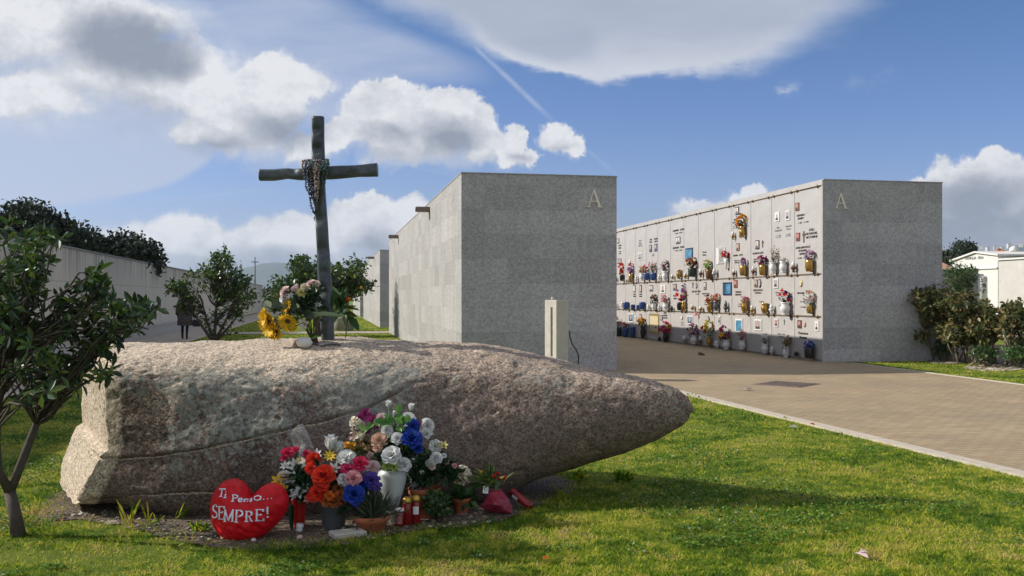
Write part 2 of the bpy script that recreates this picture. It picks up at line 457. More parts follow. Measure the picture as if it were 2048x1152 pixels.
def flower_mb(kind):
    mb = MB()
    def pet(*a, mi=0, **k):
        V, Fs = petal_grid(*a, **k); mb.add(V, Fs, mi, True)
    if kind == 'rose':
        for lay, (n, L, W, t, c) in enumerate([(3, .62, .26, .02, .25), (4, .72, .38, .16, .5), (5, .82, .50, .42, .85), (6, .95, .56, .85, .9), (6, 1.0, .56, 1.25, .7)]):
            for i in range(n): pet(L, W, t, c, .45, 2 * PI * (i + .37 * lay) / n + random.uniform(-.15, .15), ruff=.012, r0=.05)
    elif kind == 'bud':
        for lay, (n, L, W, t, c) in enumerate([(3, 1.0, .30, .02, .12), (4, 1.15, .42, .12, .25), (4, 1.1, .46, .3, .45)]):
            for i in range(n): pet(L, W, t, c, .5, 2 * PI * (i + .4 * lay) / n, ruff=.01)
    elif kind == 'carnation':
        for lay, (n, L, W, t) in enumerate([(6, .6, .22, .1), (8, .75, .26, .45), (9, .9, .28, .85), (9, 1.0, .28, 1.25)]):
            for i in range(n): pet(L, W, t, .35, .2, 2 * PI * (i + .5 * lay) / n + random.uniform(-.2, .2), ruff=.06, tipw=.8)
    elif kind == 'lily':
        for i in range(6): pet(1.15, .24, .55 + .12 * (i % 2), .9, .35, PI / 3 * i, ruff=.01)
        for i in range(5): mb.tube([(0, 0, 0), (.1 * math.cos(i * 1.26), .1 * math.sin(i * 1.26), .5)], .025, 4, 1)
    elif kind == 'daisy':
        for i in range(9): pet(1., .17, 1.25, .3, .1, 2 * PI * i / 9, nu=2, nv=2)
        mb.ball((0, 0, .05), .22, 1, 8, 4, (1, 1, .5))
    elif kind == 'sunflower':
        for lay in range(2):
            for i in range(19): pet(1. - .12 * lay, .19, 1.15 - .25 * lay, .25, .1, 2 * PI * (i + .5 * lay) / 17 + random.uniform(-.08, .08), nu=2, nv=3, r0=.26, ruff=.03)
        mb.ball((0, 0, .0), .36, 1, 16, 6, (1, 1, .35))
    elif kind == 'cluster':
        for i in range(22):
            d = Vector((random.gauss(0, 1), random.gauss(0, 1), random.gauss(.5, 1))).normalized() * random.uniform(.55, 1)
            q = d.to_track_quat('Z', 'Y').to_matrix().to_4x4()
            for k in range(4):
                V, Fs = petal_grid(.40, .20, 1.1, .3, .1, PI / 2 * k, 2, 2, .0); mb.add([Vector(d) + q @ Vector(p) for p in V], Fs, 0, True)
    return mb
FLOWER = {}
def flower(kind, mats, parent, loc, r, facing=(0, -.8, .6), name=None):
    """a bloom of radius r at loc whose axis points along facing"""
    key = (kind, tuple(m.name for m in mats), random.randrange(3))
    if key not in FLOWER: FLOWER[key] = flower_mb(kind).mesh(kind, list(mats))
    f = Vector(facing) + Vector((random.uniform(-.25, .25), random.uniform(-.2, .2), random.uniform(-.2, .25)))
    q = f.to_track_quat('Z', 'Y') @ Matrix.Rotation(random.uniform(0, 6.28), 3, 'Z').to_quaternion()
    o = bpy.data.objects.new(name or {'cluster': 'blossom_cluster', 'bud': 'rosebud'}.get(kind, kind), FLOWER[key]); COL.objects.link(o)
    o.parent = parent; o.rotation_mode = 'QUATERNION'; o.rotation_quaternion = q; o.location = loc; o.scale = (r, r, r)
    return o

# ------------------------------------------------------------------ trees
def grow(root, nodes, targets, step=.12, jit=.25, seed=0):
    """connects each target to the nearest part of the skeleton; returns list of (points, level)"""
    rd = random.Random(seed)
    sk = [(Vector(p), r) for p, r in nodes]
    out = []
    for t in sorted(targets, key=lambda q: (Vector(q) - Vector(root)).length):
        t = Vector(t)
        best = min(sk, key=lambda s_: (s_[0] - t).length + (.9 * max(0, s_[0].z - t.z)) + .04 / max(s_[1], .003))
        a, ra = best; d = t - a; n = max(2, int(d.length / step))
        pts = []; rad = []
        lift = Vector((0, 0, 1)) * d.length * .12
        for i in range(n + 1):
            u = i / n; p = a + d * u + lift * (4 * u * (1 - u)) * .6
            if 0 < i < n: p += Vector((rd.gauss(0, 1), rd.gauss(0, 1), rd.gauss(0, 1))) * step * jit
            r = ra * .72 * (1 - u) + .0035 * u + .0015
            pts.append(p); rad.append(r)
            if i: sk.append((p, max(r, .003)))
        out.append((pts, rad))
    return out
def clumps(center, radii, n, rd, shell=.35):
    """random places inside an ellipsoid, more of them near its surface"""
    out = []
    while len(out) < n:
        d = Vector((rd.gauss(0, 1), rd.gauss(0, 1), rd.gauss(0, 1))).normalized() * rd.uniform(shell, 1) ** .7
        out.append((center[0] + d.x * radii[0], center[1] + d.y * radii[1], center[2] + d.z * radii[2]))
    return out
def rosettes(tips, n_leaf, L, W, spread=.05, up=.35, outward=None, fold=.25):
    """whorls of leaves round every tip"""
    P = []; D = []; N = []; Ls = []; Ws = []
    for t in tips:
        k = max(3, int(rng.normal(n_leaf, n_leaf * .2)))
        base = np.array(t) + rng.normal(size=(k, 3)) * spread
        d = rand_dirs(k, up)
        P.append(base); D.append(d); nn = rand_dirs(k, 1.2); N.append(nn)
        s_ = rng.uniform(.65, 1.15, k); Ls.append(L * s_); Ws.append(W * s_)
    return leaf_arrays(np.concatenate(P), np.concatenate(D), np.concatenate(N), np.concatenate(Ls), np.concatenate(Ws), fold)
# ------------------------------------------------------------------ the ground and everything laid on it
D1 = Vector((-.1906, .9817, 0)); D2 = Vector((.9817, .1906, 0))      # along and across the rows of burial blocks
ROW = math.atan2(D2.y, D2.x)
A1 = Vector((-1.02, 19.17, 0)); W1 = 3.26; H1 = 4.03; LEN = 23.0; PERIOD = 30.4
A2 = Vector((7.31, 22.27, 0)); W2 = 3.10; H2 = 4.28
def edge_right(Y): return 2.72 - (Y - 14.54) * .234                  # lawn against the brick path
def path_right(Y): return 8.77 - (Y - 16.3) * .177                   # far side of that path
def edge_left(Y): return -11.07 - (Y - 32.4) * .194                  # lawn against the wall path

def mat_lawn():
    m, g, bs = newmat('lawn_turf'); co = world_co(g)
    big = g.noise(co, .9, 4, .6); mid = g.noise(co, 5, 5, .65); fine = g.noise(g.mapping(co, sc=(1, .35, 1)), 90, 4, .7)
    v = g.m('ADD', g.m('MULTIPLY', big, .5), g.m('ADD', g.m('MULTIPLY', mid, .35), g.m('MULTIPLY', fine, .25)))
    c = g.ramp(v, [(.30, (.035, .080, .010)), (.46, (.085, .15, .018)), (.58, (.17, .21, .026)), (.72, (.28, .27, .05)), (.85, (.27, .21, .09))])
    g.put(bs.inputs['Base Color'], c); bs.inputs['Roughness'].default_value = .85; bs.inputs['Specular IOR Level'].default_value = .15
    g.put(bs.inputs['Normal'], g.bump(fine, .9, .05))
    return m
def mat_paver():
    m, g, bs = newmat('brick_paving'); co = world_co(g)
    q = g.mapping(co, rot=(0, 0, -ROW))
    br = g.n('ShaderNodeTexBrick'); g.put(br.inputs['Vector'], g.vm('ADD', q, g.vm('SCALE', g.noise(co, 6, 2, .5, 0, True), scale=.012)))
    br.inputs['Scale'].default_value = 1; br.inputs['Brick Width'].default_value = .21; br.inputs['Row Height'].default_value = .105
    br.inputs['Mortar Size'].default_value = .006; br.inputs['Mortar Smooth'].default_value = .3; br.inputs['Bias'].default_value = 0
    br.inputs['Color1'].default_value = (.385, .295, .175, 1); br.inputs['Color2'].default_value = (.315, .235, .14, 1); br.inputs['Mortar'].default_value = (.15, .112, .072, 1)
    st = g.noise(co, .7, 5, .6)
    c = g.mix(1.0, br.outputs[0], g.ramp(st, [(.3, (.82, .82, .84)), (.7, (1.08, 1.05, 1.0))]), 'MULTIPLY')
    sp = g.noise(co, 120, 3, .6)
    c = g.mix(1.0, c, g.ramp(sp, [(.3, (.86, .86, .86)), (.7, (1.1, 1.1, 1.1))]), 'MULTIPLY')
    g.put(bs.inputs['Base Color'], c); bs.inputs['Roughness'].default_value = .85
    g.put(bs.inputs['Normal'], g.bump(g.m('ADD', g.m('MULTIPLY', br.outputs['Fac'], -1.0), g.m('MULTIPLY', sp, .3)), .5, .006))
    return m
MAT_LAWN = mat_lawn(); MAT_PAVE = mat_paver()
MAT_KERB = M_('kerb_concrete', (.46, .40, .31), .85, .15, 9, .3, 90, world=True)
MAT_CONC_PATH = M_('path_concrete', (.35, .295, .24), .9, .14, 1.5, .2, 60, world=True)

def sheet(name, pts, z, mat, kind='structure'):
    mb = MB(); mb.add([(p[0], p[1], z) for p in pts], [list(range(len(pts)))])
    return tag(mb.build(name, mat), kind=kind)
# one sheet to the horizon, finer near by so that it can roll a little
mb = MB(); S = 7000.0
mb.add([(-S, -60, 0), (S, -60, 0), (S, 7000, 0), (-S, 7000, 0)], [(0, 1, 2, 3)])
tag(mb.build('ground', MAT_LAWN), kind='structure')

pav = []
for Y in (2.5, 8, 14, 19.67): pav.append((edge_right(Y) + .18, Y))
B1 = A1 + D2 * W1
pav += [tuple((A1 + D2 * 2.78 - D1 * .0)[:2]), tuple(B1[:2])]
far = B1 + D1 * 70; pav.append(tuple(far[:2])); pav.append(tuple((A2 + D1 * 68)[:2])); pav.append(tuple((A2)[:2])); pav.append(tuple((A2 + D2 * .42)[:2]))
for Y in (22.3, 16.3, 10, 2.5): pav.append((path_right(Y), Y))
pavement = sheet('pavement', pav, .012, MAT_PAVE)
def kerb(name, line, wd, h):
    mb = MB(); n = len(line)
    V = []
    for (x, y), (dx, dy) in line: V += [(x, y, -.05), (x, y, h), (x + dx * wd, y + dy * wd, h), (x + dx * wd, y + dy * wd, -.05)]
    Fs = []
    for i in range(n - 1):
        b = 4 * i
        for k in range(4): Fs.append((b + k, b + (k + 1) % 4, b + 4 + (k + 1) % 4, b + 4 + k))
    mb.add(V, Fs)
    return tag(mb.build(name, MAT_KERB), kind='structure')
nk = (D2.x, D2.y)
kerb('kerb', [((edge_right(Y), Y), nk) for Y in (2.5, 6, 9, 12, 15, 18, 19.6)], .17, .022)
kerb('kerb', [((path_right(Y), Y), nk) for Y in (2.5, 6, 10, 14, 18, 21.9)], .10, .022)
# the path beside the boundary wall, and the path that crosses the lawn
BENCH0 = Vector((-13.1, 31.7, 0))
wl = [(edge_left(Y) - .12, Y) for Y in (4, 20, 40, 60, 80, 112)]
wr = [tuple((BENCH0 + D1 * s)[:2]) for s in (82, 50, 20, 0, -16, -28)]
sheet('wall_path', wl + wr, .010, MAT_CONC_PATH)
kerb('kerb', [((edge_left(Y) - .12, Y), nk) for Y in (4, 20, 40, 60, 80, 110)], .12, .03)
c0 = Vector((-8.2, 41.6, 0))
def cross_path(c0, wd=2.3):
    a = c0 - D2 * 5.2; b = c0 + D2 * 5.0
    sheet('cross_path', [tuple((a - D1 * wd / 2)[:2]), tuple((b - D1 * wd / 2)[:2]), tuple((b + D1 * wd / 2)[:2]), tuple((a + D1 * wd / 2)[:2])], .014, MAT_CONC_PATH)
cross_path(c0 + D2 * .7); cross_path(A1 + D1 * (LEN + PERIOD + 3.2) - D2 * 3.6, 2.0)

# ------------------------------------------------------------------ burial blocks
def mat_granite(name, base, axis, streak=0.):
    """grey flamed granite in slabs; axis picks the wall direction that runs along the slabs"""
    m, g, bs = newmat(name); co = obj_co(g); o = g.xyz(co)
    a = o[0] if axis == 'x' else o[1]
    p = g.comb(a, o[2], 0)
    sp = g.voro(co, 30, 'F1', 'Color'); sp = g.xyz(sp)[0]
    sp2 = g.noise(co, 38, 4, .75)
    cx = g.m('FLOOR', g.m('DIVIDE', g.m('ADD', a, .02), .49)); cz = g.m('FLOOR', g.m('DIVIDE', g.m('ADD', o[2], .19), .50))
    row = g.n('ShaderNodeTexWhiteNoise', _noise_dimensions='1D'); g.put(row.inputs['W'], cz)
    pair = g.m('FLOOR', g.m('DIVIDE', g.m('ADD', cx, g.m('ROUND', g.m('MULTIPLY', row.outputs[0], 1.0))), 2))
    wn = g.n('ShaderNodeTexWhiteNoise', _noise_dimensions='2D'); g.put(wn.inputs['Vector'], g.comb(pair, cz, 0))
    tone = g.m('ADD', .82, g.m('MULTIPLY', g.m('ADD', wn.outputs[0], g.m('MULTIPLY', row.outputs[0], .4)), .20))
    fx = g.m('FRACT', g.m('DIVIDE', g.m('ADD', a, .02), .98)); fz = g.m('FRACT', g.m('DIVIDE', g.m('ADD', o[2], .19), .50))
    jx = g.ss(g.m('ABSOLUTE', g.m('SUBTRACT', fx, .5)), .494, .499); jz = g.ss(g.m('ABSOLUTE', g.m('SUBTRACT', fz, .5)), .488, .497)
    j = g.m('MAXIMUM', jx, jz)
    big = g.noise(co, 1.6, 5, .65)
    v = g.m('MULTIPLY', tone, g.m('ADD', .52, g.m('ADD', g.m('MULTIPLY', sp, .40), g.m('ADD', g.m('MULTIPLY', sp2, .46), g.m('MULTIPLY', big, .16)))))
    v = g.m('MULTIPLY', v, g.m('SUBTRACT', 1.0, g.m('MULTIPLY', j, .16)))
    if streak:
        st = g.noise(g.mapping(co, sc=(9, 9, .35)), 1.3, 5, .65)
        v = g.m('MULTIPLY', v, g.ss(st, .28, .62, 1 - streak, 1.04))
    g.put(bs.inputs['Base Color'], g.mix(1.0, base, g.comb(v, v, v), 'MULTIPLY'))
    bs.inputs['Roughness'].default_value = .75; bs.inputs['Specular IOR Level'].default_value = .3
    g.put(bs.inputs['Normal'], g.bump(g.m('SUBTRACT', sp2, g.m('MULTIPLY', j, .8)), .25, .006))
    return m
MAT_GF = mat_granite('granite_front', (.37, .358, .368), 'x')
MAT_GS = mat_granite('granite_side', (.345, .33, .31), 'y', .2)
MAT_LETTER = M_('letter_stone', (.74, .68, .58), .6, .1)
MAT_COPPER = M_('weathered_copper', (.16, .12, .10), .6, .25, 6)
MAT_BRONZE = M_('bronze', (.17, .11, .055), .45, .3, 30, metal=.6)

def serif_A(h):
    mb = MB(); w = h * .92; d = .03
    L = (-w * .36, 0); T = (-.02 * h, h); Rr = (w * .37, 0)
    mb.strip([L, (T[0] + .0 * h, T[1])], h * .055, -d, 0); mb.strip([Rr, T], h * .13, -d - .0006, 0)
    mb.strip([(-w * .25, h * .34), (w * .24, h * .34)], h * .06, -d - .0012, 0)
    mb.strip([(-w * .5, h * .02), (-w * .2, h * .02)], h * .045, -d - .0018, 0); mb.strip([(w * .17, h * .02), (w * .56, h * .02)], h * .045, -d - .0018, 0)
    return mb
def burial_block(a, w, h, ln, label, letter=None, spouts=(), group='grey granite burial blocks'):
    root = empty('burial_block', a, (0, 0, ROW), label, 'burial block', group)
    mb = MB()
    V = [(0, 0, -.2), (w, 0, -.2), (w, ln, -.2), (0, ln, -.2), (0, 0, h), (w, 0, h), (w, ln, h), (0, ln, h)]
    mb.add(V, [(0, 1, 5, 4), (2, 3, 7, 6)], 0); mb.add(V, [(1, 2, 6, 5), (3, 0, 4, 7), (4, 5, 6, 7)], 1)
    body = mb.build('wall', [MAT_GF, MAT_GS], root)
    # low parapet stones round the roof
    mb = MB(); mb.box((-.012, -.012, h), (w + .012, ln + .012, h + .022)); mb.build('coping', MAT_GS, root)
    if letter:
        serif_A(letter[2]).build('letter', MAT_LETTER, root, (letter[0], -.001, letter[1]))
    for (s, z) in spouts:
        mb = MB()
        mb.box((-.36, s, z), (0.02, s + .30, z + .012)); mb.box((-.36, s, z + .012), (.02, s + .012, z + .12)); mb.box((-.36, s + .288, z + .012), (.02, s + .30, z + .12))
        mb.box((-.36, s + .012, z + .108), (.02, s + .288, z + .12))
        mb.build('rain_spout', MAT_COPPER, root)
    return root
blk1 = burial_block(A1, W1, H1, LEN, 'grey granite burial block right behind the boulder, letter A at its upper right corner', (2.77, 3.39, .36), [(6.0, 3.80), (17.3, 3.80)])
burial_block(A1 + D1 * PERIOD, W1, 4.0, LEN, 'second granite burial block in the receding row, just past the nearest one', None, [(6.0, 3.80), (17.3, 3.80)])
burial_block(A1 + D1 * PERIOD * 2, W1, 4.0, LEN, 'far small granite burial block at the end of the row behind the cross', None, [(6.0, 3.80)])
blk2 = burial_block(A2, W2, H2, LEN, 'granite burial block on the right, its lit side covered in grave slabs and flower vases', (.43, 3.615, .35))
M2 = Matrix.Translation(A2) @ Matrix.Rotation(ROW, 4, 'Z')

# ------------------------------------------------------------------ boundary wall with its bench on the left
def mat_boardwall():
    m, g, bs = newmat('board_marked_concrete'); co = obj_co(g); o = g.xyz(co)
    st = g.noise(g.mapping(co, sc=(3, 3, .25)), 1.2, 5, .65); fine = g.noise(co, 14, 5, .65)
    bd = g.m('FRACT', g.m('DIVIDE', o[1], .20)); jb = g.ss(g.m('ABSOLUTE', g.m('SUBTRACT', bd, .5)), .46, .5)
    pz = g.m('FRACT', g.m('DIVIDE', g.m('ADD', o[2], .02), 1.0)); jz = g.ss(g.m('ABSOLUTE', g.m('SUBTRACT', pz, .5)), .480, .497)
    py = g.m('FRACT', g.m('DIVIDE', o[1], 3.6)); jy = g.ss(g.m('ABSOLUTE', g.m('SUBTRACT', py, .5)), .492, .499)
    wn = g.n('ShaderNodeTexWhiteNoise', _noise_dimensions='2D'); g.put(wn.inputs['Vector'], g.comb(g.m('FLOOR', g.m('DIVIDE', o[1], .2)), g.m('FLOOR', o[2]), 0))
    drip = g.m('MULTIPLY', g.ss(o[2], 1.7, 2.95), g.ss(g.noise(g.mapping(co, sc=(4, 4, .12)), 1.6, 4, .7), .40, .66))
    v = g.m('ADD', .78, g.m('ADD', g.m('MULTIPLY', st, .2), g.m('ADD', g.m('MULTIPLY', fine, .1), g.m('MULTIPLY', wn.outputs[0], .06))))
    v = g.m('MULTIPLY', v, g.m('SUBTRACT', 1, g.m('MULTIPLY', g.m('MAXIMUM', g.m('MAXIMUM', g.m('MULTIPLY', jb, .14), g.m('MULTIPLY', jz, .3)), g.m('MULTIPLY', jy, .5)), 1.0)))
    v = g.m('MULTIPLY', v, g.m('SUBTRACT', 1, g.m('MULTIPLY', drip, .55)))
    g.put(bs.inputs['Base Color'], g.mix(1.0, (.64, .57, .49), g.comb(v, v, v), 'MULTIPLY'))
    bs.inputs['Roughness'].default_value = .9
    g.put(bs.inputs['Normal'], g.bump(g.m('SUBTRACT', fine, g.m('MAXIMUM', jb, jz)), .3, .01))
    return m
MAT_WALL = mat_boardwall()
MAT_BENCH = M_('bench_stone', (.42, .41, .40), .7, .12, 3, .1, 60)
wall = empty('boundary_wall', BENCH0, (0, 0, ROW), 'long board-marked concrete boundary wall with a low stone bench along its foot', 'wall')
mb = MB(); mb.box((-.75, -29, -.2), (-.45, 78, 2.93)); mb.build('wall', MAT_WALL, wall)
mb = MB(); mb.box((-.78, -29, 2.932), (-.42, 78, 2.99)); mb.build('coping', M_('wall_coping', (.22, .21, .20), .9, .25, 3), wall)
mb = MB(); mb.box((-.448, -29, .40), (.03, 46, .47)); mb.box((-.446, -29, -.1), (0, 46, .398)); mb.build('bench', MAT_BENCH, wall)
# end wall across the far end of the lawn
wend = empty('end_wall', BENCH0 + D1 * 78, (0, 0, ROW), 'pale concrete wall closing the far end of the lawn, behind the small trees', 'wall')
mb = MB(); mb.box((-.45, 0, -.2), (9.0, .3, 2.6)); mb.build('wall', MAT_WALL, wend)
mb = MB(); mb.box((-.48, -.03, 2.602), (9.03, .33, 2.66)); mb.build('coping', MAT_BENCH, wend)

# ------------------------------------------------------------------ hills far away
def hills(name, x0, x1, y0, prof, seed, mat, depth=900):
    nx, ny = 160, 14; V = []
    for j in range(ny):
        v = j / (ny - 1)
        for i in range(nx):
            u = i / (nx - 1); X = x0 + (x1 - x0) * u
            px = 1024 + F * X / y0
            hh = np.interp(px, [p[0] for p in prof], [p[1] for p in prof])
            hh = max(0, (HZ - hh)) / F * y0
            k = math.sin(PI * min(1, v * 1.1 + .0)) if v < .5 else 1 - (v - .5) * 1.6
            n_ = mnoise.fractal(Vector((X / 260, v * 3 + seed, seed)), 1, 2, 5)
            V.append((X, y0 + (v - .5) * depth, max(-8, hh * max(0, math.sin(PI * min(v, .999))) * (1 + .0 * n_) + n_ * hh * .13 * math.sin(PI * v) - 4)))
    Q = [[j * nx + i, j * nx + i + 1, j * nx + nx + i + 1, j * nx + nx + i] for j in range(ny - 1) for i in range(nx - 1)]
    return tag(link_mesh(name, np_mesh(name, V, Q, mat, smooth=True)), kind='structure')
MAT_HILL = M_('scrub_hillside', (.055, .075, .045), .95, .45, .02, world=True)
hills('hills', -4200, 900, 5000, [(-700, 575), (100, 560), (330, 566), (440, 552), (480, 536), (520, 529), (580, 530), (640, 540), (720, 552), (900, 566), (1300, 582)], 3, MAT_HILL)
hills('hills', 1500, 3900, 3600, [(1780, 570), (1880, 540), (1940, 503), (1985, 494), (2060, 487), (2200, 480), (2500, 470), (2900, 500), (3200, 560)], 8, MAT_HILL, 700)
# ------------------------------------------------------------------ the boulder
def mat_rock():
    m, g, bs = newmat('pink_granite'); co = obj_co(g); o = g.xyz(co)
    n1 = g.noise(co, 1.4, 6, .62); n2 = g.noise(co, 9, 6, .7); n3 = g.noise(co, 60, 4, .7)
    grain = g.xyz(g.voro(co, 85, 'F1', 'Color'))[0]
    c = g.ramp(n2, [(.25, (.16, .115, .085)), (.45, (.30, .225, .17)), (.6, (.37, .285, .22)), (.8, (.45, .37, .29))])
    c = g.mix(g.ss(n1, .40, .62, 0, .55), c, (.36, .245, .185))
    sp = g.ramp(grain, [(0, (.40, .38, .37)), (.18, (.76, .74, .72)), (.6, (1.05, 1.04, 1.02)), (1, (1.5, 1.46, 1.42))])
    c = g.mix(1.0, c, sp, 'MULTIPLY')
    # dark weathered skin: vertical face, broken patches; shade painted into its lower half
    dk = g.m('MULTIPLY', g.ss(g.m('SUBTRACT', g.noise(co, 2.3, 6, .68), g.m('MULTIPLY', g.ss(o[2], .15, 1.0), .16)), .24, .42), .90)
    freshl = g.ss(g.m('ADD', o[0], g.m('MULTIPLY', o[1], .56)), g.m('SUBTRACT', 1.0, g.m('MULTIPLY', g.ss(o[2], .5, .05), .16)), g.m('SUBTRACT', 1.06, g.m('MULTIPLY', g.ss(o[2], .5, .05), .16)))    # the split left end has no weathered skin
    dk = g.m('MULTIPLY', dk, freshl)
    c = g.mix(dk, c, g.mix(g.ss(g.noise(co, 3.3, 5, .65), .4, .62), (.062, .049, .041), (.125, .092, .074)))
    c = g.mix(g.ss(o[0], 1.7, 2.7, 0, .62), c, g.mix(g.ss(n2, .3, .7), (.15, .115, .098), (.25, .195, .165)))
    c = g.mix(1.0, c, g.ramp(grain, [(0, (.58, .58, .58)), (.5, (1, 1, 1)), (1, (1.5, 1.45, 1.4))]), 'MULTIPLY')
    fr = g.mix(g.ss(n3, .3, .7), (.36, .30, .225), (.50, .43, .33))
    c = g.mix(g.m('SUBTRACT', 1.0, freshl), c, g.mix(1.0, fr, sp, 'MULTIPLY'))
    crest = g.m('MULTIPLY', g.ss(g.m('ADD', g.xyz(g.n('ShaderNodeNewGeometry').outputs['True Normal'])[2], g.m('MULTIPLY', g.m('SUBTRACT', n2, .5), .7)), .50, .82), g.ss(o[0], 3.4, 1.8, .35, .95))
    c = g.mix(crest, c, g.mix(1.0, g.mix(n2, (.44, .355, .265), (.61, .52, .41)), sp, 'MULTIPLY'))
    # pale grey green lichen: rounded rosettes crowded on the upper left
    q = g.vm('ADD', co, g.vm('SCALE', g.vm('SUBTRACT', g.noise(co, 16, 4, .65, 0, True), (.5, .5, .5)), scale=.07))
    r1 = g.voro(q, 8.5); r2 = g.voro(g.vm('ADD', q, (3.3, 1.7, 5.1)), 19); r3 = g.voro(g.vm('ADD', q, (1.3, 7.7, 2.1)), 38)
    zone = g.m('ADD', g.noise(co, 1.3, 4, .6), g.m('SUBTRACT', g.m('MULTIPLY', g.ss(o[2], .25, .95), .34), g.m('MULTIPLY', g.ss(o[0], 1.6, 3.4), .22)))
    l1 = g.ss(g.m('SUBTRACT', g.m('MULTIPLY', g.m('SUBTRACT', zone, .585), 2.6), r1), -.05, .04)
    l2 = g.ss(g.m('SUBTRACT', g.m('MULTIPLY', g.m('SUBTRACT', zone, .48), 1.6), r2), -.06, .04)
    l3 = g.ss(g.m('SUBTRACT', g.m('MULTIPLY', g.m('SUBTRACT', zone, .40), 1.1), r3), -.05, .04)
    li = g.m('MULTIPLY', g.m('MAXIMUM', g.m('MAXIMUM', l1, l2), g.m('MULTIPLY', l3, .8)), freshl)
    li = g.m('MULTIPLY', li, g.m('MULTIPLY', g.ss(g.noise(co, 34, 5, .7), .36, .56, .12, 1.0), g.ss(g.xyz(g.n('ShaderNodeNewGeometry').outputs['True Normal'])[2], .92, .70)))
    lc = g.mix(g.ss(g.noise(co, 24, 4, .7), .35, .65), (.17, .185, .16), (.34, .355, .31))
    c = g.mix(g.m('MULTIPLY', li, .85), c, lc)
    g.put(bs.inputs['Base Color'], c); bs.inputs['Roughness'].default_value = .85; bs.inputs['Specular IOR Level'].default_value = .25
    h = g.m('ADD', g.m('MULTIPLY', n3, .6), g.m('ADD', g.m('MULTIPLY', grain, .35), g.m('MULTIPLY', g.noise(co, 28, 4, .7), .9)))
    g.put(bs.inputs['Normal'], g.bump(h, .7, .016))
    return m

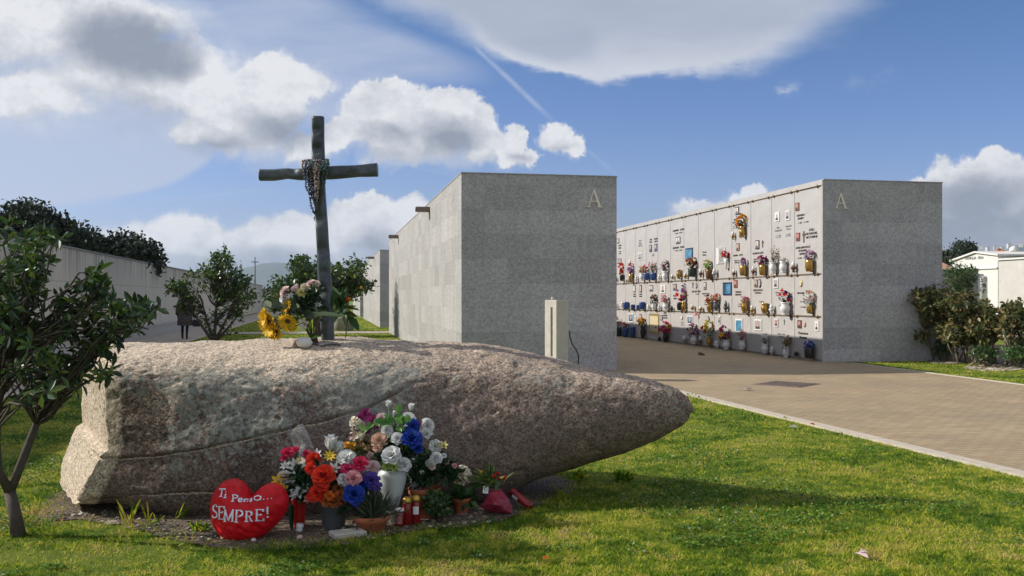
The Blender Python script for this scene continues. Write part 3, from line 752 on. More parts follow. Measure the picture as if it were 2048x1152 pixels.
ROCK_O = Vector((-3.6, 6.3, 0))
def rock_mesh():
    NS, NR = 460, 300
    s = np.concatenate([np.linspace(0, .9, NS - 110, endpoint=False), .9 + .1 * (1 - (1 - np.linspace(0, 1, 110)) ** 2.0)])
    X0, X1 = -2.86, 1.345
    Xn = X0 + (X1 - X0) * s
    # depth lines
    yf = np.interp(s, [0, .12, .3, .5, .7, .88, 1.], [6.50, 6.46, 6.50, 6.72, 6.84, 6.92, 7.05])
    yr = np.interp(s, [0, .3, .5, .7, .88, 1.], [7.4, 7.62, 7.62, 7.45, 7.2, 7.06])
    yb = np.interp(s, [0, .3, .6, .85, 1.], [7.95, 8.4, 8.3, 7.65, 7.07])
    top = [(150, 742), (178, 728), (205, 702), (250, 692), (300, 687), (400, 686), (500, 685), (600, 683), (640, 679), (690, 677), (800, 678), (900, 683), (1000, 692), (1100, 713), (1200, 738), (1300, 762), (1350, 780), (1372, 795), (1382, 812), (1385, 824)]
    bot = [(140, 1024), (200, 1019), (260, 1018), (320, 1036), (380, 1046), (470, 1052), (600, 1060), (900, 1030), (980, 1003), (1040, 978), (1080, 962), (1150, 940), (1250, 906), (1330, 872), (1366, 853), (1380, 840), (1385, 826)]
    pt = 1024 + F * Xn / yr; zt = CAMZ - (np.interp(pt, *zip(*top)) - HZ) / F * yr
    _e = np.clip((s - .50) / .36, 0, 1); _e = _e * _e * (3 - 2 * _e); yq = yf * (1 - _e) + _e * ((yf + yb) / 2 - .1)
    pb = 1024 + F * Xn / yq; zb = CAMZ - (np.interp(pb, *zip(*bot)) - HZ) / F * yq
    k = np.clip((s - .90) / .10, 0, 1); tip = np.sqrt(np.clip(1 - k ** 2, 0, 1))
    tipz = .685
    
    yc = np.interp(s, [0, .9, 1], [7.4, 7.12, 7.05]); sh = np.where(k > 0, tip ** .8, 1)
    yf = yc + (yf - yc) * sh; yr = yc + (yr - yc) * sh; yb = yc + (yb - yc) * sh
    h = zt - zb
    blunt = np.interp(s, [0, .08, .3, .6, 1], [1, .8, .35, .15, 0])          # squarer near the split end
    ctrl = []
    def C(y, z): ctrl.append((y, z))
    C(yf + .16, zb + .00 * h)
    C(yf + .02, zb + .06 * h)
    C(yf - .02, zb + .22 * h)
    C(yf + .00 + .01 * blunt, zb + .42 * h)
    C(yf + .10 - .04 * blunt, zb + .62 * h)
    C(yf + (yr - yf) * (.26 - .12 * blunt), zb + h * (.80 + .03 * blunt))
    C(yf + (yr - yf) * (.52 - .14 * blunt), zb + h * (.93 + .00 * blunt))
    C(yr, zt)
    C(yr + (yb - yr) * .55, zt - .06 * h)
    C(yb - .04, zt - .28 * h)
    C(yb, zb + .42 * h)
    C(yb - .12, zb + .12 * h)
    C(yb - (yb - yf) * .3, zb - .02)
    C(yf + (yb - yf) * .4, zb - .03)
    e = np.clip((s - .50) / .36, 0, 1); e = e * e * (3 - 2 * e)
    angs = np.radians([-68, -48, -24, 0, 24, 46, 66, 90, 125, 155, 180, 205, 235, 265])
    em = (yf + yb) / 2; er = (yb - yf) / 2; ez = (zt + zb) / 2
    ctrl = [(c[0] * (1 - e) + e * (em - er * math.cos(a)), c[1] * (1 - e) + e * (ez + h / 2 * math.copysign(abs(math.sin(a)) ** .85, math.sin(a)))) for c, a in zip(ctrl, angs)]
    Yc = np.stack([c[0] for c in ctrl], 1); Zc = np.stack([c[1] for c in ctrl], 1); n = len(ctrl)
    # closed Catmull-Rom, more samples on the seen side (segments 0..8)
    wt = np.array([1.2, 1.6, 1.8, 1.8, 1.8, 1.8, 1.6, 1.3, .8, .6, .5, .4, .4, .5]); cum = np.concatenate([[0], np.cumsum(wt)]); cum /= cum[-1]
    tt = np.linspace(0, 1, NR, endpoint=False); seg = np.clip(np.searchsorted(cum, tt, 'right') - 1, 0, n - 1); fr = (tt - cum[seg]) / (cum[seg + 1] - cum[seg])
    def cr(P):
        p0, p1, p2, p3 = (P[:, (seg + d) % n] for d in (-1, 0, 1, 2)); t = fr[None]
        return .5 * (2 * p1 + (p2 - p0) * t + (2 * p0 - 5 * p1 + 4 * p2 - p3) * t ** 2 + (3 * p1 - p0 - 3 * p2 + p3) * t ** 3)
    Y = cr(Yc); Z = cr(Zc)
    def xleft(Y, Z):
        return np.interp(Z, [-.1, .05, .25, .42, .46, .93, 1.2], [-3.02, -2.99, -2.90, -2.83, -2.77, -2.765, -2.70]) - .56 * np.maximum(Y - 6.5, 0)
    off = xleft(Y, Z) - X0
    Xg = Xn[:, None] + off * ((1 - np.clip(s / .55, 0, 1)) ** 2)[:, None]
    P = np.stack([Xg, Y, Z], 2)
    # caps on the split end: rings shrinking to the middle
    NC = 60; c_y, c_z = 7.35, .55; cap = []
    for i in range(1, NC + 1):
        f_ = 1 - (i / NC); f_ = max(f_, .004)
        yy = c_y + (Y[0] - c_y) * f_; zz = c_z + (Z[0] - c_z) * f_
        cap.append(np.stack([xleft(yy, zz), yy, zz], 1))
    Pall = np.concatenate([np.array(cap[::-1]), P], 0)                    # rings from cap centre to tip
    NT = len(Pall)
    # normals of the grid
    du = np.roll(Pall, -1, 1) - np.roll(Pall, 1, 1); dv = np.gradient(Pall, axis=0)
    N = np.cross(du, dv); N /= np.linalg.norm(N, axis=2, keepdims=True) + 1e-9
    if (N[NC + 200, 60] @ np.array([0, -1, 0])) < 0: N = -N
    crack = [(-2.95, .40), (-2.79, .415), (-2.5, .42), (-2.2, .46), (-1.9, .52), (-1.55, .60), (-1.2, .68), (-.98, .74), (-.85, .80), (-.70, .90)]
    crack2 = [(-3.0, .10), (-2.75, .135), (-2.45, .16), (-2.1, .185), (-1.8, .17)]
    cx, cz = zip(*crack); c2x, c2z = zip(*crack2)
    D = np.zeros(Pall.shape[:2])
    flat = Pall.reshape(-1, 3); dl = np.zeros(len(flat)); Nf = N.reshape(-1, 3)
    for i in range(len(flat)):
        x, y, z = flat[i]; v = Vector((x, y, z))
        a = mnoise.fractal(v * 1.1, 1, 2, 3) * .028
        b = mnoise.fractal(v * 5.0 + Vector((9, 3, 1)), .9, 2, 4)
        c = mnoise.fractal(v * 22.0, .8, 2.1, 3)
        up = max(0, Nf[i, 2]); lf = max(0, -Nf[i, 0])
        dd = a + b * (.006 + .005 * up + .010 * lf) + c * (.0018 + .0026 * up + .003 * lf)
        pit = mnoise.noise(v * 14 + Vector((4, 4, 4)))
        if pit > .34: dd -= (pit - .34) * .025
        if y < 7.0:
            wob = .018 * mnoise.noise(Vector((x * 5, 0, 2)))
            t = z - (np.interp(x, cx, cz) + wob)
            if x < -.62:
                fd = min(1, (-.62 - x) / .25)
                dd += fd * (-.030 * math.exp(-(t / .007) ** 2) + (.004 * math.exp(-((t - .03) / .04) ** 2) if t > 0 else -.006 * math.exp(-((t + .03) / .10) ** 2)))
            if x < -1.75:
                t = z - (np.interp(x, c2x, c2z) + wob); fd = min(1, (-1.75 - x) / .3)
                dd += fd * (-.030 * math.exp(-(t / .007) ** 2) + (.008 * math.exp(-((t - .04) / .05) ** 2) if t > 0 else -.010 * math.exp(-((t + .04) / .06) ** 2)))
        dl[i] = dd
    Pd = (flat + Nf * dl[:, None])
    Pd[:, 2] = np.maximum(Pd[:, 2], -.10)
    V = Pd - np.array(ROCK_O)
    i, j = np.meshgrid(np.arange(NT - 1), np.arange(NR), indexing='ij'); j2 = (j + 1) % NR
    Q = np.stack([i * NR + j, (i + 1) * NR + j, (i + 1) * NR + j2, i * NR + j2], -1).reshape(-1, 4)
    return V, Q
_V, _Q = rock_mesh()
rock = link_mesh('boulder', np_mesh('boulder', _V, _Q, mat_rock(), smooth=True), loc=ROCK_O)
tag(rock, 'long lichen-spotted granite boulder lying on the lawn under the metal cross', 'boulder')
# flat-normal check: faces must look outwards
_me = rock.data
if _me.polygons[(60 + 200) * 300 + 60].normal.y > 0: _me.flip_normals()
rock_top = lambda px, Y: None
from mathutils.bvhtree import BVHTree
_bv = BVHTree.FromPolygons([tuple(v) for v in (_V + np.array(ROCK_O))], [tuple(q) for q in _Q])
def on_rock(x, y):
    h = _bv.ray_cast(Vector((x, y, 3)), Vector((0, 0, -1))); return h[0] if h[0] is not None else Vector((x, y, 0))
# ------------------------------------------------------------------ the metal cross on the boulder
MAT_METAL = None
def mat_cross():
    m, g, bs = newmat('dark_patinated_bronze'); co = obj_co(g)
    n = g.noise(co, 5, 5, .65); f = g.noise(co, 40, 4, .7)
    c = g.ramp(g.m('ADD', g.m('MULTIPLY', n, .7), g.m('MULTIPLY', f, .3)), [(.3, (.034, .040, .046)), (.5, (.068, .080, .090)), (.7, (.13, .145, .155))])
    g.put(bs.inputs['Base Color'], c); bs.inputs['Metallic'].default_value = .3; bs.inputs['Roughness'].default_value = .42
    g.put(bs.inputs['Normal'], g.bump(f, .15, .006)); return m
MAT_CROSS = mat_cross()
CY = 7.45
def slab_tube(pts, half, thick, name, parent, axis, dents=()):
    """battered hollow bar: rounded oblong section swept along pts (x, z), dented by hammer blows"""
    n = 28; V = []; m = len(pts)
    P = np.array(pts, float); 
    tt = np.linspace(0, m - 1, 110); P = np.stack([np.interp(tt, range(m), P[:, 0]), np.interp(tt, range(m), P[:, 1])], 1)
    Hh = np.interp(tt, range(m), half)
    for it in range(3): P[1:-1] = (P[:-2] + 2 * P[1:-1] + P[2:]) / 4
    T = np.gradient(P, axis=0); T /= np.linalg.norm(T, axis=1, keepdims=True)
    for i, (p, t) in enumerate(zip(P, T)):
        nx = np.array([t[1], -t[0]])
        for k in range(n):
            a = 2 * PI * k / n; ca, sa = math.cos(a), math.sin(a)
            u = math.copysign(abs(ca) ** .55, ca) * Hh[i]; y = math.copysign(abs(sa) ** .7, sa) * thick
            q = p + nx * u; v = Vector((q[0], y, q[1]))
            w_ = 1 + .06 * mnoise.noise(Vector((q[0] * 6, y * 6, q[1] * 6 + 3)))
            d = 0
            for (dx, dz, dr, dd) in dents:
                e = ((q[0] - dx) ** 2 + (q[1] - dz) ** 2) / dr ** 2
                if sa < .1: d += dd * math.exp(-e)
            V.append((p[0] + nx[0] * u * w_, y * w_ + d, p[1] + nx[1] * u * w_))
    L = len(P); Fs = [[i * n + k, i * n + (k + 1) % n, (i + 1) * n + (k + 1) % n, (i + 1) * n + k] for i in range(L - 1) for k in range(n)]
    Fs += [list(range(n - 1, -1, -1)), [(L - 1) * n + k for k in range(n)]]
    mb = MB(); mb.add(V, Fs, 0, True); mb.sm[-1] = mb.sm[-2] = False
    return mb.build(name, MAT_CROSS, parent)
def cxz(px, py): p = at(px, py, CY); return (p.x, p.z)
cbase = on_rock(at(655, 672, CY).x, CY)
cross = empty('cross', (0, CY, 0), (0, 0, 0), 'tall dark battered metal cross planted on top of the boulder, hung with rosaries', 'cross')
up_px = [(656, 690), (655, 660), (652, 620), (650, 570), (647, 520), (645, 480), (643, 440), (640, 400), (638, 360), (637, 320), (636, 280), (636, 234)]
upright = slab_tube([cxz(*p) for p in up_px], [.050, .050, .054, .053, .050, .047, .045, .046, .047, .049, .049, .046], .05, 'upright', cross, 'z',
          [(*cxz(636, 300), .035, .03), (*cxz(634, 262), .028, .024), (*cxz(647, 500), .05, .02), (*cxz(643, 585), .04, .028), (*cxz(650, 625), .05, .02), (*cxz(640, 440), .04, .018), (*cxz(652, 545), .03, .02)])
slab_tube([cxz(*p) for p in [(520, 350), (548, 350), (575, 347), (600, 349), (630, 346), (660, 346), (690, 344), (720, 342), (755, 340)]], [.045, .045, .041, .046, .05, .052, .050, .047, .053], .047, 'crossbeam', cross, 'x',
          [(*cxz(588, 340), .035, .026), (*cxz(560, 352), .04, .012), (*cxz(705, 350), .05, .016), (*cxz(728, 338), .03, .016)])

# rosaries: loops of beads hung over the crossing
BEAD = {n: M_(n + '_beads', c, .3, .3, 60) for n, c in (('white', (.46, .43, .38)), ('brown', (.075, .05, .035)), ('blue', (.045, .07, .13)), ('green', (.05, .10, .085)), ('black', (.012, .012, .014)), ('amber', (.20, .125, .06)), ('pink', (.27, .20, .18)), ('grey', (.13, .13, .13)), ('turquoise', (.10, .17, .17)))}
def bead_mesh(pts, r, nm):
    mb = MB()
    for p in pts: mb.ball(p, r, 0, 6, 4)
    return mb
def rosary(col, label, x_off, lowpx, half, tail, lay, seed):
    rd = random.Random(seed)
    x0, z0 = cxz(636 + x_off, 326)
    zl = cxz(0, lowpx)[1]; yf = -.075 - .011 * lay
    root = empty('rosary', (x0, CY, z0), (0, 0, 0), label, 'rosary', 'rosaries hung on the cross')
    pts = []
    n = 58; dz = zl - z0
    for i in range(n):
        t = i / (n - 1) * 2 - 1                      # -1 .. 1 over the loop
        v = 1 - abs(t) ** 1.6
        x = half * math.copysign(abs(math.sin(PI * (t * .5))) ** .8, t) * (1 if abs(t) > .15 else .7)
        zz = dz * v; y = yf if v > .06 else yf + .035
        pts.append((x + rd.gauss(0, .003), y + rd.gauss(0, .004), zz + rd.gauss(0, .003)))
    for i in range(34):                                  # wound twice: a shorter inner loop
        t = i / 33 * 2 - 1; v = 1 - abs(t) ** 1.6
        pts.append((half * .62 * math.sin(PI * t * .5) + rd.gauss(0, .004), (yf - .007 if v > .08 else yf + .03) + rd.gauss(0, .003), dz * .74 * v + rd.gauss(0, .004)))
    # behind the upright
    for i in range(9):
        a = PI * i / 8; pts.append((half * math.cos(a), .07 * math.sin(a) + yf * (1 - math.sin(a)) + .0, .035 * math.sin(a) + .004))
    bead_mesh(pts, .0078, col).build('beads', BEAD[col], root)
    mb = MB(); zt = dz
    mb.tube([(0, yf, zt), (.002, yf, zt - tail)], .0022, 5)
    mb.build('cord', BEAD['grey'], root)
    mb = MB(); zc = zt - tail; k = .016
    mb.box((-.0025, yf - .003, zc - 2.1 * k), (.0025, yf + .003, zc + .004)); mb.box((-k * .8, yf - .0022, zc - .9 * k), (k * .8, yf + .0022, zc - .55 * k))
    mb.build('pendant_cross', BEAD['brown'], root)
for a in [('white', 'white bead rosary wound high round the neck of the cross', 0, 352, .082, .015, 0, 1),
          ('brown', 'dark brown wooden rosary hanging in the middle of the cross', 2, 412, .060, .03, 1, 2),
          ('blue', 'blue bead rosary with its little crucifix hanging free left of the upright', -9, 392, .050, .07, 2, 3),
          ('green', 'green bead rosary on the right side of the crossing', 10, 376, .052, .02, 2, 4),
          ('amber', 'amber bead rosary looped on the left shoulder of the crossing', -7, 366, .075, .02, 1, 5),
          ('black', 'longest black bead rosary reaching below the crossbeam', -1, 428, .050, .03, 3, 6),
          ('pink', 'pale pink bead rosary, a narrow string down the middle of the cross', 4, 400, .016, .05, 4, 7),
          ('turquoise', 'turquoise bead rosary at the top right of the crossing', 8, 345, .058, .02, 3, 8),
          ('grey', 'grey metal bead rosary wide over both sides of the crossing', 1, 384, .088, .03, 0, 9)]:
    rosary(*a)

# ------------------------------------------------------------------ red heart cushion
def mat_plush():
    m, g, bs = newmat('red_satin'); co = obj_co(g)
    n = g.noise(co, 7, 4, .6); f = g.noise(g.mapping(co, sc=(1, 1, 1)), 16, 5, .65)
    g.put(bs.inputs['Base Color'], g.ramp(n, [(.3, (.50, .004, .010)), (.7, (.66, .010, .016))])); bs.inputs['Roughness'].default_value = .42
    bs.inputs['Specular IOR Level'].default_value = .25
    g.put(bs.inputs['Normal'], g.bump(f, .55, .02)); return m
MAT_PLUSH = mat_plush(); MAT_WPRINT = M_('white_print', (.80, .80, .84), .6, .05); MAT_PURPLE = M_('violet_print_edge', (.40, .30, .55), .6, .05)
HY = 5.93
hout = [(498, 993), (489, 977), (478, 965), (463.5, 960), (446, 963), (432, 972), (422, 986), (416, 1002), (415, 1018), (417, 1035), (422, 1051), (429, 1063), (438, 1073), (450, 1083), (465, 1090), (478, 1090), (486, 1088.5), (502, 1084), (518, 1077.6), (534, 1067), (547.6, 1055), (559, 1043), (566.8, 1030), (572, 1018), (573, 1006.8), (571, 994), (565, 983), (557, 974), (547.6, 969), (538, 968), (530, 970.6), (521, 975), (513.6, 980), (505, 988)]
hsc = HY / F; hc = (493, 1028)
ho = [((x - hc[0]) * hsc, (hc[1] - y) * hsc) for x, y in hout]
hth = [math.atan2(z, x) for x, z in ho]; hrr = [math.hypot(x, z) for x, z in ho]
order = sorted(range(len(ho)), key=lambda i: hth[i]); hth = [hth[i] for i in order]; hrr = [hrr[i] for i in order]
hth_e = [hth[-1] - 2 * PI] + hth + [hth[0] + 2 * PI]; hrr_e = [hrr[-1]] + hrr + [hrr[0]]
def hR(a): return float(np.interp(a, hth_e, hrr_e))
def hdepth(x, z):
    r = min(1, math.hypot(x, z) / hR(math.atan2(z, x)))
    d = .135 * max(0, 1 - r ** 2.4) ** .62
    d += .006 * mnoise.noise(Vector((x * 14, z * 9, 1))) * min(1, d / .04)
    crease = math.exp(-((x - .0 - .25 * z) / .05) ** 2) * max(0, min(1, (z + .02) / .12)) * .028
    fold = .010 * mnoise.noise(Vector((x * 26 + z * 12, z * 30, 4)))
    return d - crease + fold * min(1, d / .05)
heart = empty('heart_cushion', (at(hc[0], 0, HY).x, HY, at(0, 1089, HY).z + .004), (R(-13), 0, 0), 'red heart-shaped cushion with white lettering leaning on the boulder', 'cushion')
zc = (1089 - hc[1]) * hsc
NA, NR_ = 140, 36
def heart_side(sgn, back=1.0):
    V = [(0, sgn * hdepth(0, 0) * back, zc)]; Fs = []
    for j in range(1, NR_ + 1):
        r = (j / NR_) ** .8
        for i in range(NA):
            a = -PI + 2 * PI * i / NA; q = hR(a) * r; x, z = q * math.cos(a), q * math.sin(a)
            V.append((x, sgn * hdepth(x, z) * back, z + zc))
    for i in range(NA):
        Fs.append((0, 1 + (i + 1) % NA, 1 + i) if sgn > 0 else (0, 1 + i, 1 + (i + 1) % NA))
        for j in range(NR_ - 1):
            a, b = 1 + j * NA + i, 1 + j * NA + (i + 1) % NA; Fs.append((a, b, b + NA, a + NA) if sgn < 0 else (b, a, a + NA, b + NA))
    return V, Fs
mb = MB()
for sg in (-1, 1):
    V, Fs = heart_side(sg, 1 if sg < 0 else .7); mb.add(V, Fs, 0, True)
mb.build('cover', MAT_PLUSH, heart)
GL = {'S': [[(.92, .80), (.72, .96), (.40, .98), (.14, .84), (.18, .62), (.50, .50), (.82, .38), (.90, .16), (.64, .02), (.28, .03), (.06, .20)]],
      'E': [[(.22, 0), (.22, 1)], [(.05, .97), (.92, .97), (.92, .80)], [(.05, .03), (.95, .03), (.95, .22)], [(.22, .52), (.68, .52), (.68, .62)]],
      'M': [[(.14, 0), (.14, 1)], [(.10, .98), (.50, .10)], [(.50, .10), (.88, .98)], [(.86, 0), (.86, 1)], [(0, .03), (.28, .03)], [(.70, .03), (1, .03)]],
      'P': [[(.26, 0), (.26, 1)], [(.08, .97), (.62, .97), (.90, .84), (.90, .62), (.62, .48), (.26, .48)], [(.05, .03), (.50, .03)]],
      'R': [[(.24, 0), (.24, 1)], [(.06, .97), (.60, .97), (.86, .84), (.86, .64), (.60, .52), (.24, .52)], [(.52, .52), (.82, .08), (1, .03)], [(.04, .03), (.46, .03)]],
      '!': [[(.5, .30), (.5, 1)], [(.5, 0), (.5, .12)]], 'T': [[(.5, 0), (.5, 1)], [(.02, .84), (.02, .97), (.98, .97), (.98, .84)], [(.25, .03), (.75, .03)]],
      'i': [[(.5, 0), (.5, .66)], [(.5, .86), (.5, 1)], [(.2, .03), (.8, .03)]], 'e': [[(.12, .5), (.88, .52), (.82, .85), (.5, .97), (.16, .8), (.10, .4), (.3, .06), (.65, .03), (.9, .2)]],
      'n': [[(.2, 0), (.2, .97)], [(.2, .7), (.5, .95), (.8, .8), (.8, 0)]], 's': [[(.9, .85), (.5, .97), (.15, .78), (.5, .52), (.85, .28), (.5, .03), (.1, .15)]],
      'o': [[(.5, .95), (.12, .75), (.12, .25), (.5, .05), (.88, .25), (.88, .75), (.5, .95), (.3, .9)]], '.': [[(.3, .0), (.7, .0)]]}
def glyph(mb, ch, box, wd, mi, lift, thin=.6):
    x0, y0, x1, y1 = box
    for k, st in enumerate(GL[ch]):
        P = [Vector((x0 + (x1 - x0) * u, y1 + (y0 - y1) * v)) for u, v in st]
        Q = []
        for a, b in zip(P[:-1], P[1:]):
            n = max(1, int((b - a).length / 1.2))
            for i in range(n): Q.append(a + (b - a) * i / n)
        Q.append(P[-1]); V = []
        for i, p in enumerate(Q):
            t = (Q[min(i + 1, len(Q) - 1)] - Q[max(i - 1, 0)]).normalized(); nn = Vector((-t.y, t.x))
            w_ = wd * (1 if abs(t.y) > .5 else thin)
            for sg in (1, -1):
                q = p + nn * (w_ / 2 * sg); X = (q.x - hc[0]) * hsc; Z = (hc[1] - q.y) * hsc
                V.append((X, -hdepth(X, Z) - lift - .00035 * k, Z + zc))
        mb.add(V, [(2 * i, 2 * i + 2, 2 * i + 3, 2 * i + 1) for i in range(len(Q) - 1)], mi)
hz = lambda *b: tuple((400 + v / 6.775) if i % 2 == 0 else (930 + v / 6.775) for i, v in enumerate(b))
mb = MB()
for ch, b in (('S', (182, 560, 276, 735)), ('E', (280, 582, 384, 755)), ('M', (372, 622, 522, 785)), ('P', (522, 630, 642, 795)), ('R', (655, 645, 775, 785)), ('E', (793, 622, 906, 775)), ('!', (926, 588, 972, 730))):
    glyph(mb, ch, hz(*b), 4.0, 1, .0030, .55); glyph(mb, ch, hz(*b), 3.0, 0, .0046, .45)
for ch, b in (('T', (258, 348, 352, 455)), ('i', (330, 385, 412, 472)), ('P', (460, 430, 552, 520)), ('e', (556, 474, 606, 525)), ('n', (616, 482, 672, 526)), ('s', (690, 478, 738, 520)), ('o', (752, 438, 866, 510)), ('.', (876, 488, 912, 490)), ('.', (925, 483, 955, 485)), ('.', (972, 476, 1004, 478))):
    glyph(mb, ch, hz(*b), 3.4, 1, .0034, .7); glyph(mb, ch, hz(*b), 2.4, 0, .0050, .7)
for p in mb.f: pass
mb.build('lettering', [MAT_WPRINT, MAT_PURPLE], heart)

# ------------------------------------------------------------------ small bollard before the nearest block
bol = empty('bollard', gr(1113, 760), (0, 0, R(43)), 'pale square stone water post with a vertical slot, between the boulder and the first block', 'post')
bp = gr(1113, 760); kk = bp.y / F
MAT_POST = M_('post_stone', (.50, .46, .39), .8, .12, 6, .15, 60)
hgt = CAMZ - (600 - HZ) / F * bp.y
mb = MB(); mb.box((-.155, -.155, -.05), (.155, .155, hgt), bev=.008); mb.build('shaft', MAT_POST, bol)
mb = MB(); mb.box((-.162, -.045, .45), (-.1555, -.005, hgt - .13)); mb.build('slot', M_('slot_dark', (.08, .07, .06), .8), bol)
mb = MB(); mb.lathe([(.03, 0), (.03, .04), (.024, .055)], 12, 0, Matrix.Translation((-.08, .02, hgt))); mb.build('cap', MAT_POST, bol)
hs = empty('hose', bp, (0, 0, 0), 'thin black hose looped against the right side of the stone water post', 'hose')
mb = MB(); mb.tube([(.24, .02, .9), (.25, .02, .78), (.29, .0, .66), (.36, 0, .56), (.41, 0, .44), (.39, 0, .2), (.33, 0, .015)], .012, 6); mb.build('tube', M_('black_rubber', (.02, .02, .02), .6), hs)

# drain cover in the brick path
dc = gr(1573, 770)
dr = empty('drain_cover', dc, (0, 0, ROW + R(38)), 'square dark drain cover set in the brick path', 'drain cover')
mb = MB(); mb.box((-.44, -.44, -.02), (.44, .44, .017)); mb.build('frame', M_('iron_frame', (.16, .12, .10), .8, .2, 8), dr)
mb = MB(); mb.box((-.40, -.40, .0172), (.40, .40, .024))
for i in range(9): mb.box((-.36, -.37 + i * .085, .0242), (.36, -.34 + i * .085, .029))
mb.build('lid', M_('rusty_iron', (.14, .10, .085), .85, .3, 8, .2, 80), dr)

# pale round planter on the far lawn, right behind the cross
pp = gr(687, 661)
pl = empty('planter', pp, (0, 0, 0), 'stout pale round concrete planter on the lawn, seen just right of the cross foot', 'planter')
mb = MB(); mb.lathe([(.40, 0), (.46, .02), (.50, .55), (.52, .62), (.44, .62), (.42, .52)], 24); mb.build('tub', M_('planter_concrete', (.34, .31, .29), .9, .2, 4), pl)

# tall thin cross far off beyond the wall
fc = empty('far_cross', at(510, 597, 118), (0, 0, 0), 'tall thin iron cross on a mast far beyond the end wall', 'cross'); fc.location.z = 0
zt = at(0, 514, 118).z; za = at(0, 524, 118).z
mb = MB(); mb.tube([(0, 0, 0), (0, 0, zt)], [.12, .06], 8); mb.build('mast', M_('far_iron', (.07, .08, .09), .6), fc)
mb = MB(); mb.box((-.48, -.05, za - .05), (.48, .05, za + .05)); mb.build('arm', MAT_CROSS, fc)

